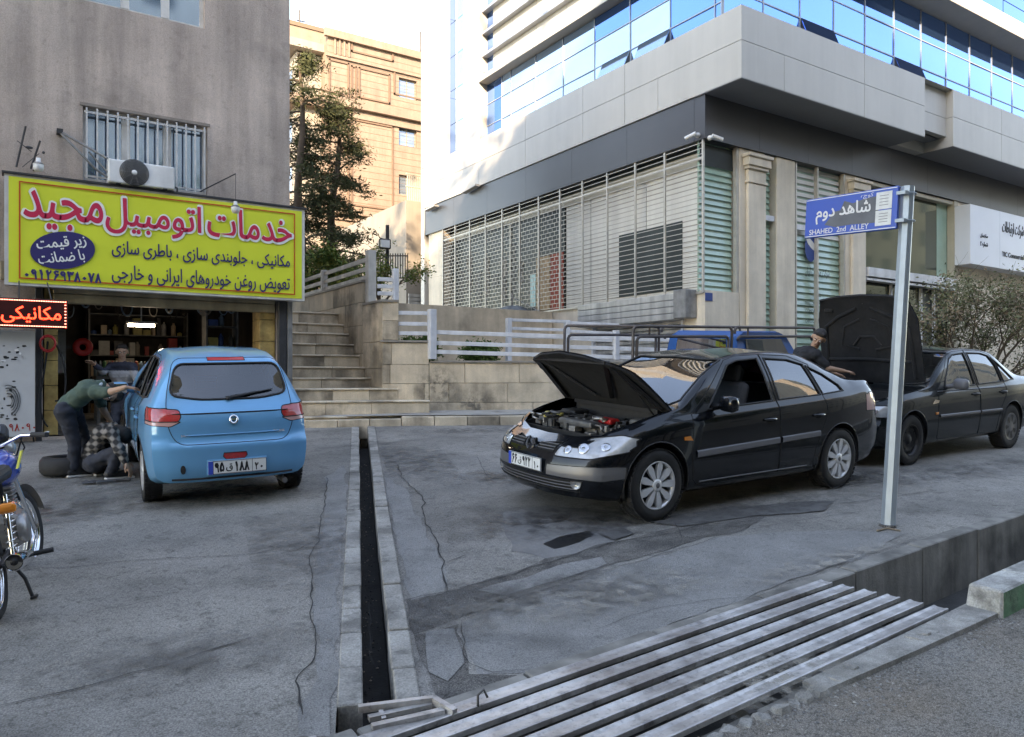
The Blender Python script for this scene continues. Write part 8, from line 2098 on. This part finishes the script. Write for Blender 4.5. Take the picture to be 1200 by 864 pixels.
# ------------ motorcycle at the left edge, seen from behind
mat('tank_blue', (.01, .07, .42), .2, metal=.2, var=.05, world=False, coat=1.); mat('tank_yellow', (.75, .65, .05), .3, var=.05, world=False); mat('vinyl', (.015, .015, .016), .5, var=.2, world=False, bump=.3, bs=50)
mr = Vector((-.10, 5.32, 0)); yw = math.atan2(1.20, .17); eu = Matrix.Rotation(R(-9), 3, Vector((math.cos(yw), math.sin(yw), 0))) @ Matrix.Rotation(yw, 3, 'Z')
mo = thing('motorcycle', 'blue and yellow motorcycle with chrome exhaust parked at the left edge, seen from behind', 'motorcycle', (mr.x, mr.y, G(mr.x, mr.y)), eu.to_euler())
def mp(nm, m, q, par=None): return q.build(nm, m, par or mo, fixn=False)
def spoked(x, z, r, parent=None, yaw_=0, nm='wheel'):
    w_ = bpy.data.objects.new(nm, None); COL.objects.link(w_); w_.parent = mo; w_.location = (x, 0, z); w_.rotation_euler = (0, 0, yaw_)
    q = B(); q.lathe([(r * .80, -.03), (r * .9, -.042), (r * .98, -.025), (r, 0), (r * .98, .025), (r * .9, .042), (r * .80, .03)], axis='y', n=40); mp('tyre', 'tyre', q, w_)
    q = B(); q.lathe([(r * .82, -.03), (r * .77, -.025), (r * .79, 0), (r * .77, .025), (r * .82, .03)], axis='y', n=40); mp('rim', 'chrome', q, w_)
    q = B()
    for k in range(32): a = 2 * PI * k / 32; b_ = a + (.35 if k % 2 else -.35); sy = .03 if k % 4 < 2 else -.03; q.tube([(.05 * math.cos(b_), sy, .05 * math.sin(b_)), (r * .78 * math.cos(a), 0, r * .78 * math.sin(a))], .0022, n=4, cap=False)
    mp('spokes', 'chrome', q, w_)['kind'] = 'stuff'
    q = B(); q.lathe([(0, -.05), (.03, -.05), (.06, -.03), (.07, 0), (.06, .03), (.03, .05), (0, .05)], axis='y', n=18); mp('hub', 'silver_plastic', q, w_); return w_
spoked(0, .30, .30); spoked(1.22, .30, .30, yaw_=R(-12))
q = B(); sy = R(-12); cs, ss = math.cos(sy), math.sin(sy)
def fk(dx, y, z, o=(1.22, 0)): return Vector((o[0] + dx * cs - y * ss, dx * ss + y * cs, z))
for s in (-.075, .075): q.tube([fk(0, s, .30), fk(-.13, s, .62), fk(-.26, s, .93)], [.024, .02, .018], n=10)
mp('front_fork', 'chrome', q)
q = B(); q.grid(lambda s, t: fk(.335 * math.cos(R(15 + 130 * s)), -.055 + .11 * t, .30 + .335 * math.sin(R(15 + 130 * s)) + .02 * math.sin(PI * t)), 18, 6); mp('front_mudguard', 'silver_plastic', q)
q = B(); q.tube([fk(-.02, -.06, .30), fk(-.30, -.075, .52)], .005, n=5); mp('mudguard_stay', 'chrome', q)
q = B(); q.tube([fk(-.36, -.36, .99), fk(-.30, -.22, 1.0), fk(-.26, -.08, .95), fk(-.26, .08, .95), fk(-.30, .22, 1.0), fk(-.36, .36, .99)], .012, n=8); mp('handlebar', 'chrome', q)
for s in (-1, 1):
    q = B(); q.tube([fk(-.42, s * .42, .985), fk(-.33, s * .30, .995)], .018, n=10); mp('handlebar_grip', 'rubber', q)
    q = B(); q.tube([fk(-.30, s * .24, 1.0), fk(-.20, s * .36, .99)], .006, n=5); mp('lever', 'chrome', q)
q = B(); q.rbox(fk(-.22, 0, 1.03), (.10, .22, .12), .03, Matrix.Rotation(R(35), 3, 'Y')); c_ = mp('instrument_cluster', 'black_plastic', q)
for s in (-1, 1): q = B(); q.rbox(fk(-.265, s * .05, 1.062), (.012, .075, .06), .004, Matrix.Rotation(R(50), 3, 'Y')); mp('gauge', 'lamp_clear', q, c_)
q = B(); q.sph(fk(-.08, 0, .92), (.09, .09, .09), 16, 10); mp('headlight', 'lamp_clear', q)
def tank(): 
    q = B()
    def fn(s, t):
        x = .52 + .46 * s; a = 2 * PI * t; w_ = .115 + .03 * math.sin(PI * s) - .06 * (1 - s) ** 3; h = .10 + .03 * math.sin(PI * min(1, s * 1.1)); e = math.sin(PI * min(1, max(0, s))) ** .35
        return Vector((x, w_ * e * math.cos(a), .80 + .02 * s + h * e * math.sin(a)))
    q.grid(fn, 16, 24); return q
q = tank(); mp('fuel_tank', 'tank_blue', q)
q = B()
for s in (-1, 1): q.prism([(.62, s * .128, .80), (.66, s * .13, .80), (.86, s * .142, .90), (.80, s * .142, .90)], (0, s * .012, 0))
mp('tank_stripe', 'tank_yellow', q)
q = B(); q.sph((.76, 0, .94), (.035, .035, .015)); mp('filler_cap', 'chrome', q)
q = B(); q.rbox((.22, 0, .80), (.70, .24, .10), .04); mp('seat', 'vinyl', q)
q = B(); q.tube([(-.22, -.13, .80), (-.30, -.10, .82), (-.30, .10, .82), (-.22, .13, .80), (.1, .13, .76)], .011, n=7); mp('rear_rack', 'chrome', q)
q = B(); q.grid(lambda s, t: Vector((.34 * math.cos(R(60 + 120 * s)), -.07 + .14 * t, .34 + .34 * math.sin(R(60 + 120 * s)) + .02 * math.sin(PI * t))), 16, 6); mp('rear_mudguard', 'black_plastic', q)
q = B(); q.rbox((-.30, 0, .66), (.05, .12, .08), .02); mp('tail_light', 'lamp_red', q)
for s in (-1, 1): q = B(); q.tube([(-.24, s * .05, .66), (-.24, s * .15, .66)], .008, n=6); q.rbox((-.24, s * .19, .66), (.07, .09, .06), .02); mp('indicator_light', 'lamp_amber', q)
q = B(); q.rbox((-.36, 0, .50), (.01, .19, .14), .004); mp('licence_plate', 'plate_white', q)
for s in (-1, 1):
    q = B(); q.tube([(.02, s * .13, .34), (.12, s * .13, .70)], .012, n=8); 
    q.tube([(.03 + .012 * k * .4 + .028 * math.cos(k * .9) * 0 + .028 * math.cos(k * 1.57), s * .13 + .028 * math.sin(k * 1.57), .38 + .0085 * k) for k in range(34)], .005, n=5, cap=False); mp('shock_absorber', 'chrome', q)
q = B(); q.rbox((.62, 0, .42), (.30, .26, .22), .05)
for k in range(7): q.rbox((.66, 0, .54 + .025 * k), (.16, .18, .012), .004)
q.lathe([(0, -.15), (.09, -.15), (.10, -.12), (.10, -.1)], (.55, 0, .42), axis='y', n=20); mp('engine', 'engine_alu', q)
q = B(); q.tube([(.74, -.06, .56), (.86, -.09, .46), (.80, -.12, .30), (.5, -.14, .26), (.3, -.15, .27)], .022, n=10); q.tube([(.32, -.15, .27), (.26, -.155, .28), (-.28, -.185, .36), (-.31, -.187, .365)], [.025, .045, .05, .04], n=14); mp('exhaust', 'chrome', q)
q = B(); q.lathe([(.0, 0), (.018, 0), (.02, .006), (.042, .006), (.044, 0)], (0, 0, 0), axis='x', n=16); q.v = [v + Vector((-.315, -.187, .365)) for v in q.v]; mp('exhaust_tip', 'steel_dark', q)
q = B(); q.tube([(.0, .06, .30), (.4, .06, .34), (.42, .06, .75), (1.0, 0, .84), (.95, 0, .6), (.8, 0, .3), (.4, .02, .27)], .016, n=8); q.tube([(-.2, .06, .70), (.42, .06, .76)], .014, n=8); q.tube([(-.2, -.06, .70), (.42, -.06, .76), (.4, -.06, .34), (0, -.06, .30)], .014, n=8); mp('frame', 'steel_dark', q)
for s in (-1, 1): q = B(); q.tube([(.42, s * .12, .26), (.42, s * .28, .26)], .016, n=8); mp('footrest', 'rubber', q)
q = B(); q.tube([(.34, -.05, .26), (.30, -.12, .14), (.30, -.14, .02)], .011, n=7); q.rbox((.30, -.15, .015), (.06, .04, .015), .005); mp('kickstand', 'steel_dark', q)
q = B(); q.tube([fk(-.26, -.1, .95), fk(-.1, -.16, 1.0), fk(-.12, -.1, .85)], .006, n=5); q.tube([fk(-.28, -.2, 1.0), fk(-.06, -.14, .9), (.9, -.05, .75)], .005, n=5); mp('cable', 'rubber', q)
